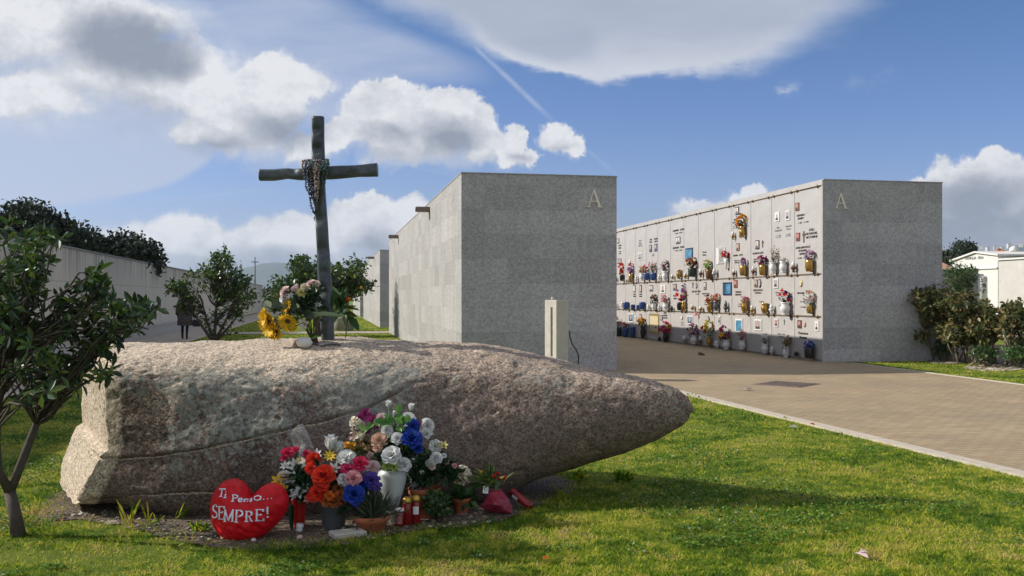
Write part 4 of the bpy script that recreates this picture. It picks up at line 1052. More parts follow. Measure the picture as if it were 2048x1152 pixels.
# ------------------------------------------------------------------ person walking away by the wall
def person():
    Y = 35.2; base = gr(370, 678)
    root = empty('person', base, (0, 0, R(12)), 'person in a dark quilted knee-length coat walking away beside the concrete wall', 'person')
    def skin(name, verts, edges, rad, mat, parent, rootv=0, sub=2):
        me = bpy.data.meshes.new(name); me.from_pydata(verts, edges, []); o = link_mesh(name, me, parent)
        sk = o.modifiers.new('skin', 'SKIN')
        for i, r in enumerate(rad):
            v = me.skin_vertices[0].data[i]; v.radius = r if isinstance(r, tuple) else (r, r); v.use_root = (i == rootv)
        sb = o.modifiers.new('sub', 'SUBSURF'); sb.levels = sub; sb.render_levels = sub
        me.materials.append(mat)
        return o
    sk_m = M_('skin', (.45, .28, .20), .6); coat = None
    m, g, bs = newmat('dark_quilted_coat'); co = obj_co(g)
    bands = g.m('FRACT', g.m('MULTIPLY', g.xyz(co)[2], 11)); n = g.noise(co, 22, 4, .7)
    g.put(bs.inputs['Base Color'], g.ramp(g.m('ADD', g.m('MULTIPLY', bands, .25), g.m('MULTIPLY', n, .8)), [(.3, (.028, .022, .026)), (.6, (.085, .065, .065)), (.8, (.16, .13, .12))])); bs.inputs['Roughness'].default_value = .75
    g.put(bs.inputs['Normal'], g.bump(g.ss(g.m('ABSOLUTE', g.m('SUBTRACT', bands, .5)), .5, .3), .6, .02))
    trous = M_('black_trousers', (.012, .012, .014), .8)
    # one continuous figure: pelvis, trunk, neck, head, arms with hands, legs mid stride
    v = [(0, 0, .92), (0, 0, 1.10), (0, .01, 1.30), (0, 0, 1.43), (0, .01, 1.50), (0, .02, 1.60), (0, .015, 1.68),
         (-.19, 0, 1.38), (-.25, .02, 1.12), (-.27, .10, .90), (-.27, .13, .82),
         (.19, 0, 1.38), (.25, .0, 1.12), (.28, .05, .90), (.285, .07, .81),
         (-.09, 0, .86), (-.10, .10, .48), (-.10, .06, .08), (-.10, .20, .035),
         (.09, 0, .86), (.08, -.02, .48), (.08, -.16, .10), (.08, -.04, .035)]
    e = [(0, 1), (1, 2), (2, 3), (3, 4), (4, 5), (5, 6), (3, 7), (7, 8), (8, 9), (9, 10), (3, 11), (11, 12), (12, 13), (13, 14), (0, 15), (15, 16), (16, 17), (17, 18), (0, 19), (19, 20), (20, 21), (21, 22)]
    r = [(.15, .11), (.14, .105), (.17, .11), (.08, .07), .055, (.085, .10), (.07, .08), .06, .045, .034, .03, .06, .045, .034, .03, .09, .06, .042, .04, .09, .06, .042, .04]
    skin('body', v, e, r, trous, root)
    prof = [(.27, .50), (.275, .53), (.265, .70), (.245, .9), (.225, 1.08), (.235, 1.25), (.225, 1.36), (.15, 1.44), (.075, 1.47)]
    mb = MB(); mb.lathe(prof, 24, 0, Matrix.Diagonal((1, .72, 1, 1)))
    for sg in (-1, 1):
        mb.tube([(sg * .17, 0, 1.39), (sg * .235, .01, 1.24), (sg * .27, .02, 1.10), (sg * .285, .07, .90)], [.085, .08, .07, .058], 12)
    mb.build('coat', coat or m, root)
    mb = MB(); mb.ball((0, .0, 1.615), .118, 0, 14, 10, (.9, 1, 1.02)); mb.ball((0, -.03, 1.55), .09, 0, 10, 6, (1, .8, 1)); mb.build('hair', M_('dark_hair', (.05, .035, .028), .6, .3, 40), root)
    for sg in (-1, 1):
        mb = MB(); cx_ = sg * .283; y0 = .10; z0 = .83
        mb.ball((cx_, y0, z0), .04, 0, 8, 6, (.55, .9, 1.15))
        for k in range(4): mb.tube([(cx_, y0 - .03 + .02 * k, z0 - .03), (cx_ - sg * .005, y0 - .028 + .02 * k, z0 - .065), (cx_ - sg * .02, y0 - .025 + .019 * k, z0 - .092 + .004 * abs(k - 1.5))], [.0095, .009, .007], 6)
        mb.tube([(cx_, y0 + .03, z0 + .01), (cx_ - sg * .012, y0 + .056, z0 - .02), (cx_ - sg * .02, y0 + .06, z0 - .05)], [.011, .010, .008], 6)
        mb.build('hand', sk_m, root)
    for (x, y, t) in ((-.10, .10, 0), (.08, -.12, 0)):
        mb = MB(); mb.ball((x, y + .03, .045), .06, 0, 10, 6, (.75, 2.0, .72)); mb.build('shoe', M_('black_shoe', (.01, .01, .012), .5), root)
    bag = empty('handbag', base + Vector((.42, .08, .60)), (0, 0, R(12)), 'black handbag carried at the right side of the walking person', 'bag')
    mb = MB(); mb.box((-.15, -.06, -.14), (.15, .06, .12), bev=.03); mb.build('bag_body', M_('black_leather', (.015, .014, .015), .45), bag)
    mb = MB(); mb.tube([(-.10, 0, .11), (-.08, 0, .24), (-.02, 0, .29), (.05, 0, .24), (.09, 0, .11)], .010, 6); mb.build('handle', M_('black_leather_strap', (.015, .014, .015), .45), bag)
person()
# ------------------------------------------------------------------ bare soil round the boulder
soil_px = [(60, 1046), (150, 1040), (235, 1052), (300, 1072), (420, 1092), (520, 1104), (600, 1100), (700, 1090), (770, 1074), (840, 1060), (930, 1054), (1010, 1042), (1060, 1018), (1105, 1002), (1140, 988), (1155, 972), (1130, 955), (1080, 945), (700, 930), (300, 930), (100, 990)]
soil_g = [tuple(gr(*p)[:2]) for p in soil_px]
def in_poly(X, Y, poly):
    X = np.asarray(X); Y = np.asarray(Y); c = np.zeros(X.shape, bool); n = len(poly)
    for i in range(n):
        (x1, y1), (x2, y2) = poly[i], poly[(i + 1) % n]
        t = ((y1 > Y) != (y2 > Y)); c ^= t & (X < (x2 - x1) * (Y - y1) / (y2 - y1 + 1e-12) + x1)
    return c
def dist_poly(X, Y, poly):
    d = np.full(np.shape(X), 1e9)
    for i in range(len(poly)):
        (x1, y1), (x2, y2) = poly[i], poly[(i + 1) % len(poly)]
        L = (x2 - x1) ** 2 + (y2 - y1) ** 2; t = np.clip(((X - x1) * (x2 - x1) + (Y - y1) * (y2 - y1)) / L, 0, 1)
        d = np.minimum(d, np.hypot(X - x1 - t * (x2 - x1), Y - y1 - t * (y2 - y1)))
    return d
m, g, bs = newmat('bare_soil'); co = world_co(g)
n1 = g.noise(co, 6, 5, .65); n2 = g.noise(co, 70, 4, .7); pe = g.voro(co, 75, 'F1', 'Color'); pd = g.voro(co, 75)
c = g.ramp(g.m('ADD', g.m('MULTIPLY', n1, .6), g.m('MULTIPLY', n2, .4)), [(.3, (.06, .040, .026)), (.55, (.145, .10, .066)), (.75, (.24, .175, .12))])
c = g.mix(g.m('MULTIPLY', g.ss(g.xyz(pe)[0], .72, .8), g.ss(pd, .6, .35)), c, (.38, .34, .29))
g.put(bs.inputs['Base Color'], c); bs.inputs['Roughness'].default_value = .95
g.put(bs.inputs['Normal'], g.bump(g.m('ADD', n2, g.m('MULTIPLY', n1, 1.5)), .9, .03)); MAT_SOIL = m
edge = []
for i in range(len(soil_g)):
    a, b = Vector((*soil_g[i], 0)), Vector((*soil_g[(i + 1) % len(soil_g)], 0))
    for k in range(8):
        p = a.lerp(b, k / 8); q = mnoise.noise(p * 5) * .06; edge.append((p.x + q, p.y + mnoise.noise(p * 5 + Vector((7, 1, 3))) * .06))
sheet('soil', edge, .006, MAT_SOIL)

# ------------------------------------------------------------------ grass
def vnoise(X, Y, sc, seed):
    """smooth value noise in numpy"""
    r = np.random.default_rng(seed); T = r.random((64, 64)); x = X * sc; y = Y * sc
    xi = np.floor(x).astype(int); yi = np.floor(y).astype(int); fx = x - xi; fy = y - yi; fx = fx * fx * (3 - 2 * fx); fy = fy * fy * (3 - 2 * fy)
    a = T[xi % 64, yi % 64]; b = T[(xi + 1) % 64, yi % 64]; c = T[xi % 64, (yi + 1) % 64]; d = T[(xi + 1) % 64, (yi + 1) % 64]
    return (a * (1 - fx) + b * fx) * (1 - fy) + (c * (1 - fx) + d * fx) * fy
blocks_xy = []
for org, w_ in ((A1, W1), (A1 + D1 * PERIOD, W1), (A1 + D1 * 2 * PERIOD, W1), (A2, W2)):
    blocks_xy.append([tuple((org + D2 * a * w_ + D1 * b * LEN)[:2]) for a, b in ((0, 0), (1, 0), (1, 1), (0, 1))])
bed_r = [tuple(gr(*p)[:2]) for p in ((1765, 716), (1860, 712), (1960, 730), (2120, 742), (2400, 748), (2400, 690), (1900, 690), (1760, 700))]
def lawn_mask(X, Y):
    ok = (X < edge_right(Y) + .03) | (X > path_right(Y) + .12)
    ok &= X > edge_left(Y) + .02
    for b in blocks_xy: ok &= ~in_poly(X, Y, b)
    aisle = (X - B1.x) * D1.y - (Y - B1.y) * D1.x          # right of the first row
    s1 = (X - B1.x) * D1.x + (Y - B1.y) * D1.y
    a2 = (X - A2.x) * D2.x + (Y - A2.y) * D2.y
    ok &= ~((s1 > 0) & (aisle > 0) & (a2 < .05))
    for c0_, hw in ((c0 + D2 * .7, 1.2),): 
        t = (X - c0_.x) * D1.x + (Y - c0_.y) * D1.y; ok &= ~(np.abs(t) < hw)
    return ok
MAT_BLADE = None
def mat_blade():
    m, g, bs = newmat('grass_blade'); P = world_co(g)
    rnd = g.n('ShaderNodeNewGeometry').outputs['Random Per Island']
    big = g.noise(P, 1.3, 4, .65); mid = g.noise(P, 7, 4, .7)
    v = g.m('ADD', g.m('MULTIPLY', g.m('SUBTRACT', rnd, .5), .34), g.m('ADD', .15, g.m('ADD', g.m('MULTIPLY', g.m('SUBTRACT', big, .5), 1.9), g.m('ADD', .37, g.m('MULTIPLY', g.m('SUBTRACT', mid, .5), 1.8)))))
    c = g.ramp(v, [(.18, (.032, .095, .006)), (.40, (.115, .225, .012)), (.54, (.32, .39, .025)), (.68, (.55, .53, .070)), (.82, (.60, .50, .12)), (.97, (.50, .36, .16))])
    g.put(bs.inputs['Base Color'], c); bs.inputs['Roughness'].default_value = .6; bs.inputs['Specular IOR Level'].default_value = .12
    tr = g.n('ShaderNodeBsdfTranslucent'); g.put(tr.inputs[0], c); mx = g.n('ShaderNodeMixShader'); mx.inputs[0].default_value = .42
    g.nt.links.new(bs.outputs[0], mx.inputs[1]); g.nt.links.new(tr.outputs[0], mx.inputs[2]); g.nt.links.new(mx.outputs[0], m.node_tree.nodes['Material Output'].inputs[0])
    return m
MAT_BLADE = mat_blade()
def grass_field(name, N, dens, minY, maxY, hgt, wid, px0=-260, px1=2330):
    Y = minY * (maxY / minY) ** rng.random(N) if dens == 'log' else minY + (maxY - minY) * rng.random(N)
    X = (px0 + (px1 - px0) * rng.random(N) - 1024) / F * Y
    ok = lawn_mask(X, Y)
    inn = in_poly(X, Y, soil_g); ds = dist_poly(X, Y, soil_g)
    ok &= ~(inn & (ds > rng.random(N) ** 2.0 * .30))
    ok &= ~in_poly(X, Y, bed_r) | (rng.random(N) < .12)
    # thin and worn places
    w = vnoise(X, Y, .9, 4) * .6 + vnoise(X, Y, 3.1, 5) * .4
    ok &= rng.random(N) < np.clip((w - .10) * 4.5, .25, 1)
    X = X[ok]; Y = Y[ok]; n = len(X)
    cl = vnoise(X, Y, 1.7, 9) * .5 + vnoise(X, Y, 6.0, 11) * .5
    ds = dist_poly(X, Y, soil_g); inn = in_poly(X, Y, soil_g)
    tall = 1 + .9 * np.exp(-(ds / .10) ** 2) * (vnoise(X, Y, 3, 21) > .45)
    h = hgt * (.35 + .95 * cl) * rng.uniform(.6, 1.35, n) * tall
    far = np.maximum(1, Y / 7.0)
    wv = wid * rng.uniform(.7, 1.4, n) * far
    az = rng.uniform(0, 2 * PI, n); lean = rng.uniform(.3, 1.7, n)
    d = np.stack([np.cos(az) * lean, np.sin(az) * lean, np.ones(n)], 1); d /= np.linalg.norm(d, axis=1, keepdims=True)
    sd_ = np.stack([-np.sin(az), np.cos(az), np.zeros(n)], 1)
    tw = rng.uniform(0, PI, n)[:, None]; sd_ = sd_ * np.cos(tw) + np.cross(d, sd_) * np.sin(tw)
    b = np.stack([X, Y, np.zeros(n)], 1); hh = h[:, None]; ww = wv[:, None] / 2
    mid = b + d * hh * .55; dr = d.copy(); dr[:, 2] -= .55 * lean; tip = mid + dr * hh * .5
    V = np.stack([b - sd_ * ww, b + sd_ * ww, mid + sd_ * ww * .75, tip, mid - sd_ * ww * .75], 1).reshape(-1, 3)
    i5 = (np.arange(n) * 5)[:, None]
    me = bpy.data.meshes.new(name); me.vertices.add(len(V)); me.vertices.foreach_set('co', V.astype(np.float32).ravel())
    q = (i5 + np.array([[0, 1, 2, 4]])); t = (i5 + np.array([[4, 2, 3]]))
    loops = np.concatenate([q, t], 1).ravel().astype(np.int32); me.loops.add(len(loops)); me.loops.foreach_set('vertex_index', loops)
    st = (np.arange(n) * 7)[:, None] + np.array([[0, 4]]); me.polygons.add(2 * n); me.polygons.foreach_set('loop_start', st.ravel().astype(np.int32))
    me.materials.append(MAT_BLADE); me.update(calc_edges=True)
    return tag(link_mesh(name, me), kind='stuff')
grass_field('grass', 430000, 'log', 4.7, 24, .040, .0038)
# clover and broad leaved weeds in the turf, in drifts
nC = 150000; Yc_ = 4.7 * (15 / 4.7) ** rng.random(nC); Xc_ = (-260 + 2590 * rng.random(nC) - 1024) / F * Yc_
okc = lawn_mask(Xc_, Yc_) & ~(in_poly(Xc_, Yc_, soil_g) & (dist_poly(Xc_, Yc_, soil_g) > .05)) & ((vnoise(Xc_, Yc_, 1.6, 33) * .6 + vnoise(Xc_, Yc_, 5.5, 34) * .4) > .585)
Xc_ = Xc_[okc]; Yc_ = Yc_[okc]; nC = len(Xc_); Pc = np.stack([Xc_, Yc_, rng.uniform(.008, .034, nC)], 1); sc_c = rng.uniform(.007, .014, nC) * np.maximum(1, Yc_ / 8)
Vc, Qc = leaf_arrays(Pc, rand_dirs(nC, .2) * np.array([1, 1, .4]), rand_dirs(nC, 2.5), sc_c * 1.8, sc_c * .8, .1)
tag(link_mesh('clover', np_mesh('clover', Vc, Qc, M_leaf('clover_leaf', [(0, (.045, .12, .014)), (.6, (.095, .20, .022)), (.92, (.18, .28, .04)), (1, (.40, .40, .32))], .6, .3, spec=.15))), kind='stuff')
grass_field('grass', 90000, 'log', 22, 80, .05, .006, 300, 1300)

# ------------------------------------------------------------------ small weeds and pebbles by the boulder
def weed(px, py, n, L, label, W=.012, up=.9, mat=None):
    if W > .009: n = int(n * 3.2); L *= .62; W *= .55; up *= .7
    b = gr(px, py); P = np.array([b] * n) + rng.normal(size=(n, 3)) * (.02, .02, 0); D = rand_dirs(n, up); N = rand_dirs(n, .3)
    V, Q = leaf_arrays(P - np.array(b), D, N, L * rng.uniform(.5, 1.2, n), np.full(n, W), .1)
    o = link_mesh('weed', np_mesh('weed', V, Q, mat or MAT_BLADE), loc=b); tag(o, label, 'weed', 'weeds round the boulder'); return o
weed(262, 1062, 7, .20, 'long grass tuft under the left overhang of the boulder', .006, 2)
weed(300, 1052, 9, .16, 'grass tuft right of the hollow beneath the boulder', .006, 2)
weed(352, 1040, 6, .14, 'thin grass tuft against the boulder, left of the heart cushion', .005, 2)
weed(397, 1062, 26, .10, 'pale leafy weed just left of the red heart cushion', .018, .9)
weed(1160, 958, 30, .14, 'leafy weed beside the underside of the boulder tip', .02, .8)
weed(1246, 962, 34, .16, 'dark leafy weed in the grass below the boulder tip', .02, .9)
weed(1120, 992, 14, .10, 'small weed in bare soil right of the tulip wrap', .012, 1.2)
weed(32, 1050, 10, .16, 'grass tuft at the foot of the near tree trunk', .007, 2)
# gravel and pebbles on the soil
n = 2600; X = rng.uniform(-3.1, .9, n); Y = rng.uniform(5.55, 6.9, n); ok = in_poly(X, Y, soil_g) & (vnoise(X, Y, 3, 3) > .40); X = X[ok]; Y = Y[ok]; n = len(X)
oct_v = np.array([(1, 0, 0), (0, 1, 0), (-1, 0, 0), (0, -1, 0), (0, 0, .7), (0, 0, -.7), (.6, .6, .35), (-.6, .6, .35), (-.6, -.6, .35), (.6, -.6, .35)])
oct_f = np.array([(4, 9, 6), (4, 6, 7), (4, 7, 8), (4, 8, 9), (0, 6, 9), (1, 7, 6), (2, 8, 7), (3, 9, 8), (0, 1, 6), (1, 2, 7), (2, 3, 8), (3, 0, 9)])
r = rng.gamma(2.0, .0038, n) + .003
V = (oct_v[None] * (1 + .3 * rng.normal(size=(n, 10, 1))) * r[:, None, None] * rng.uniform(.7, 1.2, (n, 1, 3)) + np.stack([X, Y, np.full(n, .008)], 1)[:, None]).reshape(-1, 3)
Q = (oct_f[None] + (np.arange(n) * 10)[:, None, None]).reshape(-1, 3)
MAT_PEB = M_leaf('pebble', [(0, (.11, .08, .055)), (.5, (.21, .16, .12)), (.85, (.32, .26, .20)), (1, (.48, .43, .36))], .85, 0)
tag(link_mesh('gravel', np_mesh('gravel', V, Q, MAT_PEB)), kind='stuff')

# ------------------------------------------------------------------ trees
MAT_BARK = M_('grey_bark', (.075, .060, .048), .9, .35, 14, .5, 60)
MAT_LEAF_NEAR = M_leaf('glossy_dark_leaf', [(0, (.016, .036, .016)), (.5, (.035, .070, .024)), (.85, (.065, .115, .030)), (1, (.13, .17, .04))], .30, .25, (1.2, 1.3, .6))
MAT_LEAF_CIT = M_leaf('citrus_leaf', [(0, (.012, .036, .010)), (.5, (.030, .075, .015)), (.85, (.07, .12, .020)), (1, (.24, .26, .03))], .35, .22, (1.2, 1.3, .5))
MAT_LEAF_EVG = M_leaf('evergreen_leaf', [(0, (.005, .011, .005)), (.6, (.010, .022, .008)), (1, (.020, .038, .012))], .65, .08)
MAT_LEAF_BUSH = M_leaf('mottled_leaf', [(0, (.030, .055, .016)), (.40, (.075, .105, .025)), (.70, (.18, .16, .045)), (.90, (.28, .18, .08)), (1, (.42, .36, .18))], .5, .25)
MAT_LEAF_GRN = M_leaf('fresh_leaf', [(0, (.018, .055, .014)), (.6, (.045, .11, .022)), (1, (.10, .18, .035))], .5, .25)

def tree(name, label, cat, base, stems, tips, leafn, L, W, leaf_mat, spread, bark=MAT_BARK, seed=1, group=None, up=.35, r0=.06, fold=.25, step=.12, skip=.3):
    root = empty(name, base, (0, 0, 0), label, cat, group)
    b = Vector(base); mb = MB(); nodes = []
    for st, rad in stems:
        P = [Vector(p) for p in st]; mb.tube([p - b for p in P], rad, 10)
        for i in range(len(P) - 1):
            for k in range(4): nodes.append((P[i].lerp(P[i + 1], k / 4), rad[i] + (rad[i + 1] - rad[i]) * k / 4))
        nodes.append((P[-1], rad[-1]))
    zmax = max(p.z for p, r in nodes); nodes = [q for q in nodes if q[0].z > b.z + (zmax - b.z) * skip]
    br = grow(base, nodes, tips, step, .25, seed)
    for pts, rad in br: mb.tube([p - b for p in pts], [min(q, r0 * .22 * (1 - .7 * i_ / len(rad))) for i_, q in enumerate(rad)], 6)
    mb.build('trunk', bark, root)
    tt = [tuple(Vector(t) - b) for t in tips]
    more = []
    rd = random.Random(seed)
    for pts, rad in br:
        if len(pts) > 3:
            for q in (rd.uniform(.6, .95), rd.uniform(.45, .9)): more.append(tuple(pts[int(q * (len(pts) - 1))] - b))
    more += tt[:2]
    V, Q = rosettes(tt, leafn, L, W, spread, up, fold=fold); V2, Q2 = rosettes(more, leafn * .28, L * .9, W * .9, spread * .7, up, fold=fold)
    me = np_mesh('crown', np.concatenate([V, V2]), np.concatenate([Q, Q2 + len(V)]), leaf_mat)
    link_mesh('crown', me, root)
    return root
rd = random.Random(5)
# near tree on the left
tb = gr(38, 1072); TY = tb.y
def T(px, py, dy=0): p = at(px, py, TY + dy); return p
st1 = [T(38, 1078), T(30, 1030), T(20, 985, .02)]
st2 = [T(20, 985, .02), T(45, 920, .05), T(72, 850, .1), T(82, 830, .12)]
st3 = [T(20, 985, .02), T(-4, 940, -.05), T(-8, 880, -.1), T(-2, 800, -.1), T(20, 720, -.12), T(48, 660, -.1), T(50, 600, -.05), T(30, 560, 0)]
st4 = [T(82, 830, .12), T(115, 800, .14), T(138, 772, .15)]
st5 = [T(82, 830, .12), T(70, 780, .1), T(95, 700, .12), T(130, 640, .2)]
tips = []
for (cx, cy, rx, ry, n) in [(60, 478, 68, 44, 13), (10, 560, 90, 60, 18), (80, 550, 44, 45, 10), (60, 660, 100, 55, 21), (10, 730, 80, 45, 14), (110, 728, 76, 46, 15), (192, 690, 44, 36, 9), (135, 632, 34, 34, 5),
                           (205, 590, 30, 34, 9), (185, 560, 36, 26, 8), (270, 625, 50, 22, 13), (240, 660, 40, 30, 9), (228, 610, 26, 30, 5), (215, 745, 16, 20, 4), (-70, 600, 70, 120, 24), (90, 782, 50, 18, 6)]:
    for c in clumps((cx, cy, 0), (rx, ry, 1), n, rd, .2):
        dep = (TY + .25 * rd.gauss(0, 1) * (1 if rx > 45 else .5) * 1.3)
        tips.append(tuple(at(c[0], c[1], dep)))
tree('evergreen_tree', 'near small tree with leathery dark leaves at the left edge, trunk forked low', 'tree', tb, [(st1, [.050, .040, .036]), (st2, [.030, .027, .024, .022]), (st3, [.030, .026, .025, .023, .021, .019, .016, .011]), (st4, [.02, .016, .012]), (st5, [.022, .02, .016, .012])],
     tips, 8, .095, .018, MAT_LEAF_NEAR, .012, seed=3, up=.25, r0=.04, skip=.42)
# citrus like tree in the middle left
tb2 = gr(428, 687); TY2 = tb2.y
def multi(base, heads, spread, hh):
    out = []
    for (px, py, dy) in heads:
        e = at(px, py, base.y + dy); m_ = base.lerp(e, .45) + Vector((0, 0, -.05 * hh)); out.append(([base, base.lerp(e, .18), m_, e], [.07, .055, .04, .018]))
    return out
tips = []
for (cx, cy, rx, ry, n) in [(440, 520, 24, 26, 44), (420, 545, 26, 20, 32), (470, 540, 14, 30, 18), (356, 575, 24, 20, 36), (372, 610, 18, 22, 26), (385, 548, 14, 12, 7), (440, 590, 20, 20, 14), (480, 582, 32, 22, 44), (490, 565, 14, 16, 12), (474, 625, 24, 20, 16), (415, 635, 30, 18, 9), (445, 655, 40, 16, 10), (500, 600, 12, 14, 10)]:
    for c in clumps((cx, cy, 0), (rx, ry, 1), n, rd, .2): tips.append(tuple(at(c[0], c[1], TY2 + rd.gauss(0, .45))))
tree('citrus_tree', 'small bushy green tree with yellowing leaf tips, right of the walking person', 'tree', tb2, multi(tb2, [(372, 600, -.3), (400, 590, .3), (436, 560, 0), (432, 600, .5), (470, 600, -.4), (484, 620, .3)], 1, 1), tips, 8, .15, .042, MAT_LEAF_CIT, .07, seed=8, up=.2, step=.3)
# tree behind the cross
tb3 = gr(640, 672); tb3 = Vector((at(640, 0, 37.5).x, 37.5, 0)); TY3 = 37.5
tips = []
for (cx, cy, rx, ry, n) in [(600, 540, 26, 24, 44), (575, 575, 40, 24, 50), (560, 600, 30, 20, 24), (640, 550, 40, 32, 70), (690, 550, 34, 26, 66), (720, 560, 18, 24, 26), (690, 585, 36, 18, 40), (640, 590, 40, 22, 44), (742, 572, 8, 12, 7), (602, 520, 20, 10, 14), (712, 528, 20, 10, 12), (540, 590, 16, 12, 10)]:
    for c in clumps((cx, cy, 0), (rx, ry, 1), n, rd, .2): tips.append(tuple(at(c[0], c[1], TY3 + rd.gauss(0, .6))))
tree('citrus_tree', 'dense dark green tree right behind the metal cross with one small orange', 'tree', tb3, [([tb3, at(641, 635, TY3), at(642, 605, TY3)], [.13, .11, .09])] + [([at(642, 610, TY3), at(x, y, TY3 + d)], [.07, .02]) for x, y, d in ((590, 575, .2), (615, 550, -.3), (660, 545, .4), (700, 560, -.2), (715, 575, .3))], tips, 9, .19, .05, MAT_LEAF_CIT, .10, seed=9, up=.2, step=.3)
# dark evergreens beyond the boundary wall
def evergreen(label, px, Y, blobs, n, seed):
    rr = random.Random(seed); b = Vector((at(px, 0, Y).x, Y, 0)); tips = []
    for (cx, cy, rx, ry, k) in blobs:
        for c in clumps((cx, cy, 0), (rx, ry, 1), k, rr, .25): tips.append(tuple(at(c[0], c[1], Y + rr.gauss(0, 1.0))))
    tree('evergreen_tree', label, 'tree', b, [([b, b + Vector((0, 0, 1.6)), at(px, blobs[0][1] + 15, Y)], [.25, .22, .12])], tips, 36, .22, .07, MAT_LEAF_EVG, .20, seed=seed, group='dark evergreen trees beyond the wall', up=.3, r0=.2, step=.6)
evergreen('tall dark evergreen crown beyond the wall, behind the near tree', 60, 38, [(40, 470, 60, 52, 130), (-20, 490, 70, 60, 100), (100, 480, 46, 40, 80), (90, 510, 70, 30, 70), (150, 490, 40, 26, 60), (60, 440, 50, 26, 60), (115, 465, 40, 26, 50)], 0, 31)
evergreen('low dark evergreen sloping down to the middle of the wall', 180, 41, [(150, 500, 40, 24, 60), (185, 500, 34, 16, 46), (110, 500, 40, 24, 40)], 0, 32)
evergreen('rounded dark evergreen bulging over the top of the wall', 255, 42, [(250, 500, 46, 22, 100), (285, 515, 30, 24, 60), (300, 530, 16, 18, 30), (230, 510, 30, 14, 30)], 0, 33)
# one orange in the tree behind the cross
fr = empty('orange', at(722, 575, TY3 - 1.15), (0, 0, 0), 'small orange hanging low in the right of the tree behind the cross', 'fruit')
mb = MB(); mb.ball((0, 0, 0), .055, 0, 12, 8); mb.build('peel', M_('orange_peel', (.60, .30, .03), .5), fr)

# ------------------------------------------------------------------ right hand shrubs
def shrub(label, px, basey, blobs, mat, seed, group='shrubs beside the right burial block', L=.13, W=.036, leafn=12, stems=5, stem_top=None, dz=.35, sp=.05):
    rr = random.Random(seed); b = gr(px, basey); Y = b.y; tips = []
    for (cx, cy, rx, ry, k) in blobs:
        for c in clumps((cx, cy, 0), (rx, ry, 1), k, rr, .15): tips.append(tuple(at(c[0], c[1], Y + rr.gauss(0, dz))))
    st = []
    for i in range(stems):
        cx, cy = blobs[i % len(blobs)][:2]; e = at(cx + rr.uniform(-1, 1) * blobs[0][2] * .5, cy + 10, Y + rr.uniform(-.3, .3)); o = b + Vector((rr.uniform(-.25, .25), rr.uniform(-.2, .2), 0))
        st.append(([o, o.lerp(e, .5) + Vector((rr.uniform(-.05, .05), 0, .02)), e], [.028, .022, .012]))
    return tree('shrub', label, 'shrub', b, st, tips, leafn, L, W, mat, sp, M_('pale_stem', (.22, .18, .13), .9, .2, 20) if 'pale_stem' not in bpy.data.materials else bpy.data.materials['pale_stem'], seed, group, up=.2, r0=.03, step=.2)
shrub('leafy shrub touching the right burial block, a dark cluster on its left', 1868, 722, [(1870, 600, 34, 28, 60), (1838, 590, 16, 20, 22), (1890, 640, 30, 40, 60), (1846, 672, 16, 10, 12), (1862, 625, 20, 20, 24)], MAT_LEAF_BUSH, 41)
shrub('tallest brown-tinged shrub in the middle of the row on the right', 1925, 726, [(1915, 610, 36, 30, 76), (1940, 640, 34, 36, 80), (1900, 660, 30, 26, 46), (1925, 680, 34, 18, 30)], MAT_LEAF_BUSH, 42, stems=7)
shrub('sparse shrub with bare pale stems, right of the tallest one', 1975, 728, [(1965, 625, 28, 24, 44), (1985, 650, 30, 22, 40), (1960, 665, 26, 14, 16)], MAT_LEAF_BUSH, 43, stems=8)
shrub('green shrub at the right edge with several upright stems', 2030, 732, [(2028, 625, 30, 22, 48), (2060, 640, 34, 30, 50), (2010, 650, 22, 22, 24), (2090, 650, 40, 30, 40)], MAT_LEAF_BUSH, 44, stems=8)
for i, (px, py, lb) in enumerate([(1888, 722, 'low dark plant at the foot of the shrub nearest the block'), (1965, 734, 'round dark low plant beneath the bare-stemmed shrub'), (2032, 736, 'low dark plant under the shrub at the right edge'), (1850, 716, 'little sprawling plant close to the block corner')]):
    shrub(lb, px, py, [(px, py - 26, 24, 18, 40)], MAT_LEAF_GRN if i % 2 == 0 else MAT_LEAF_NEAR, 50 + i, 'low plants under the shrubs', .10, .032, 9, 3, dz=.2)
shrub('slender upright oleander rising above the shrubs, in front of the chapel', 1925, 690, [(1915, 540, 18, 20, 26), (1938, 545, 18, 16, 20), (1900, 555, 14, 18, 16), (1920, 580, 26, 22, 34), (1945, 560, 10, 10, 8)], MAT_LEAF_GRN, 46, None, .17, .018, 9, 5, dz=.3)
# clipped hedge behind
hb = gr(2040, 668); hY = hb.y
rr = random.Random(77); tips = []
for k in range(900): tips.append((rr.uniform(at(1955, 0, hY).x, at(2420, 0, hY).x), hY + rr.uniform(-.7, .7), rr.uniform(.1, 1.0) ** .6 * (CAMZ - (600 - HZ) / F * hY) + rr.gauss(0, .05)))
hd = empty('hedge', hb, (0, 0, 0), 'dense green hedge behind the shrubs, before the white wall at the right edge', 'hedge')
V, Q = rosettes([tuple(Vector(t) - hb) for t in tips], 26, .10, .035, .10, .4); link_mesh('leaves', np_mesh('leaves', V, Q, MAT_LEAF_GRN), hd)
mb = MB()
for k in range(14):
    x = at(1965 + k * 32, 0, hY).x - hb.x; mb.tube([(x, 0, -.02), (x + rr.uniform(-.1, .1), rr.uniform(-.1, .1), .7), (x + rr.uniform(-.2, .2), 0, 1.2)], [.03, .025, .01], 6)
mb.build('stems', MAT_BARK, hd)
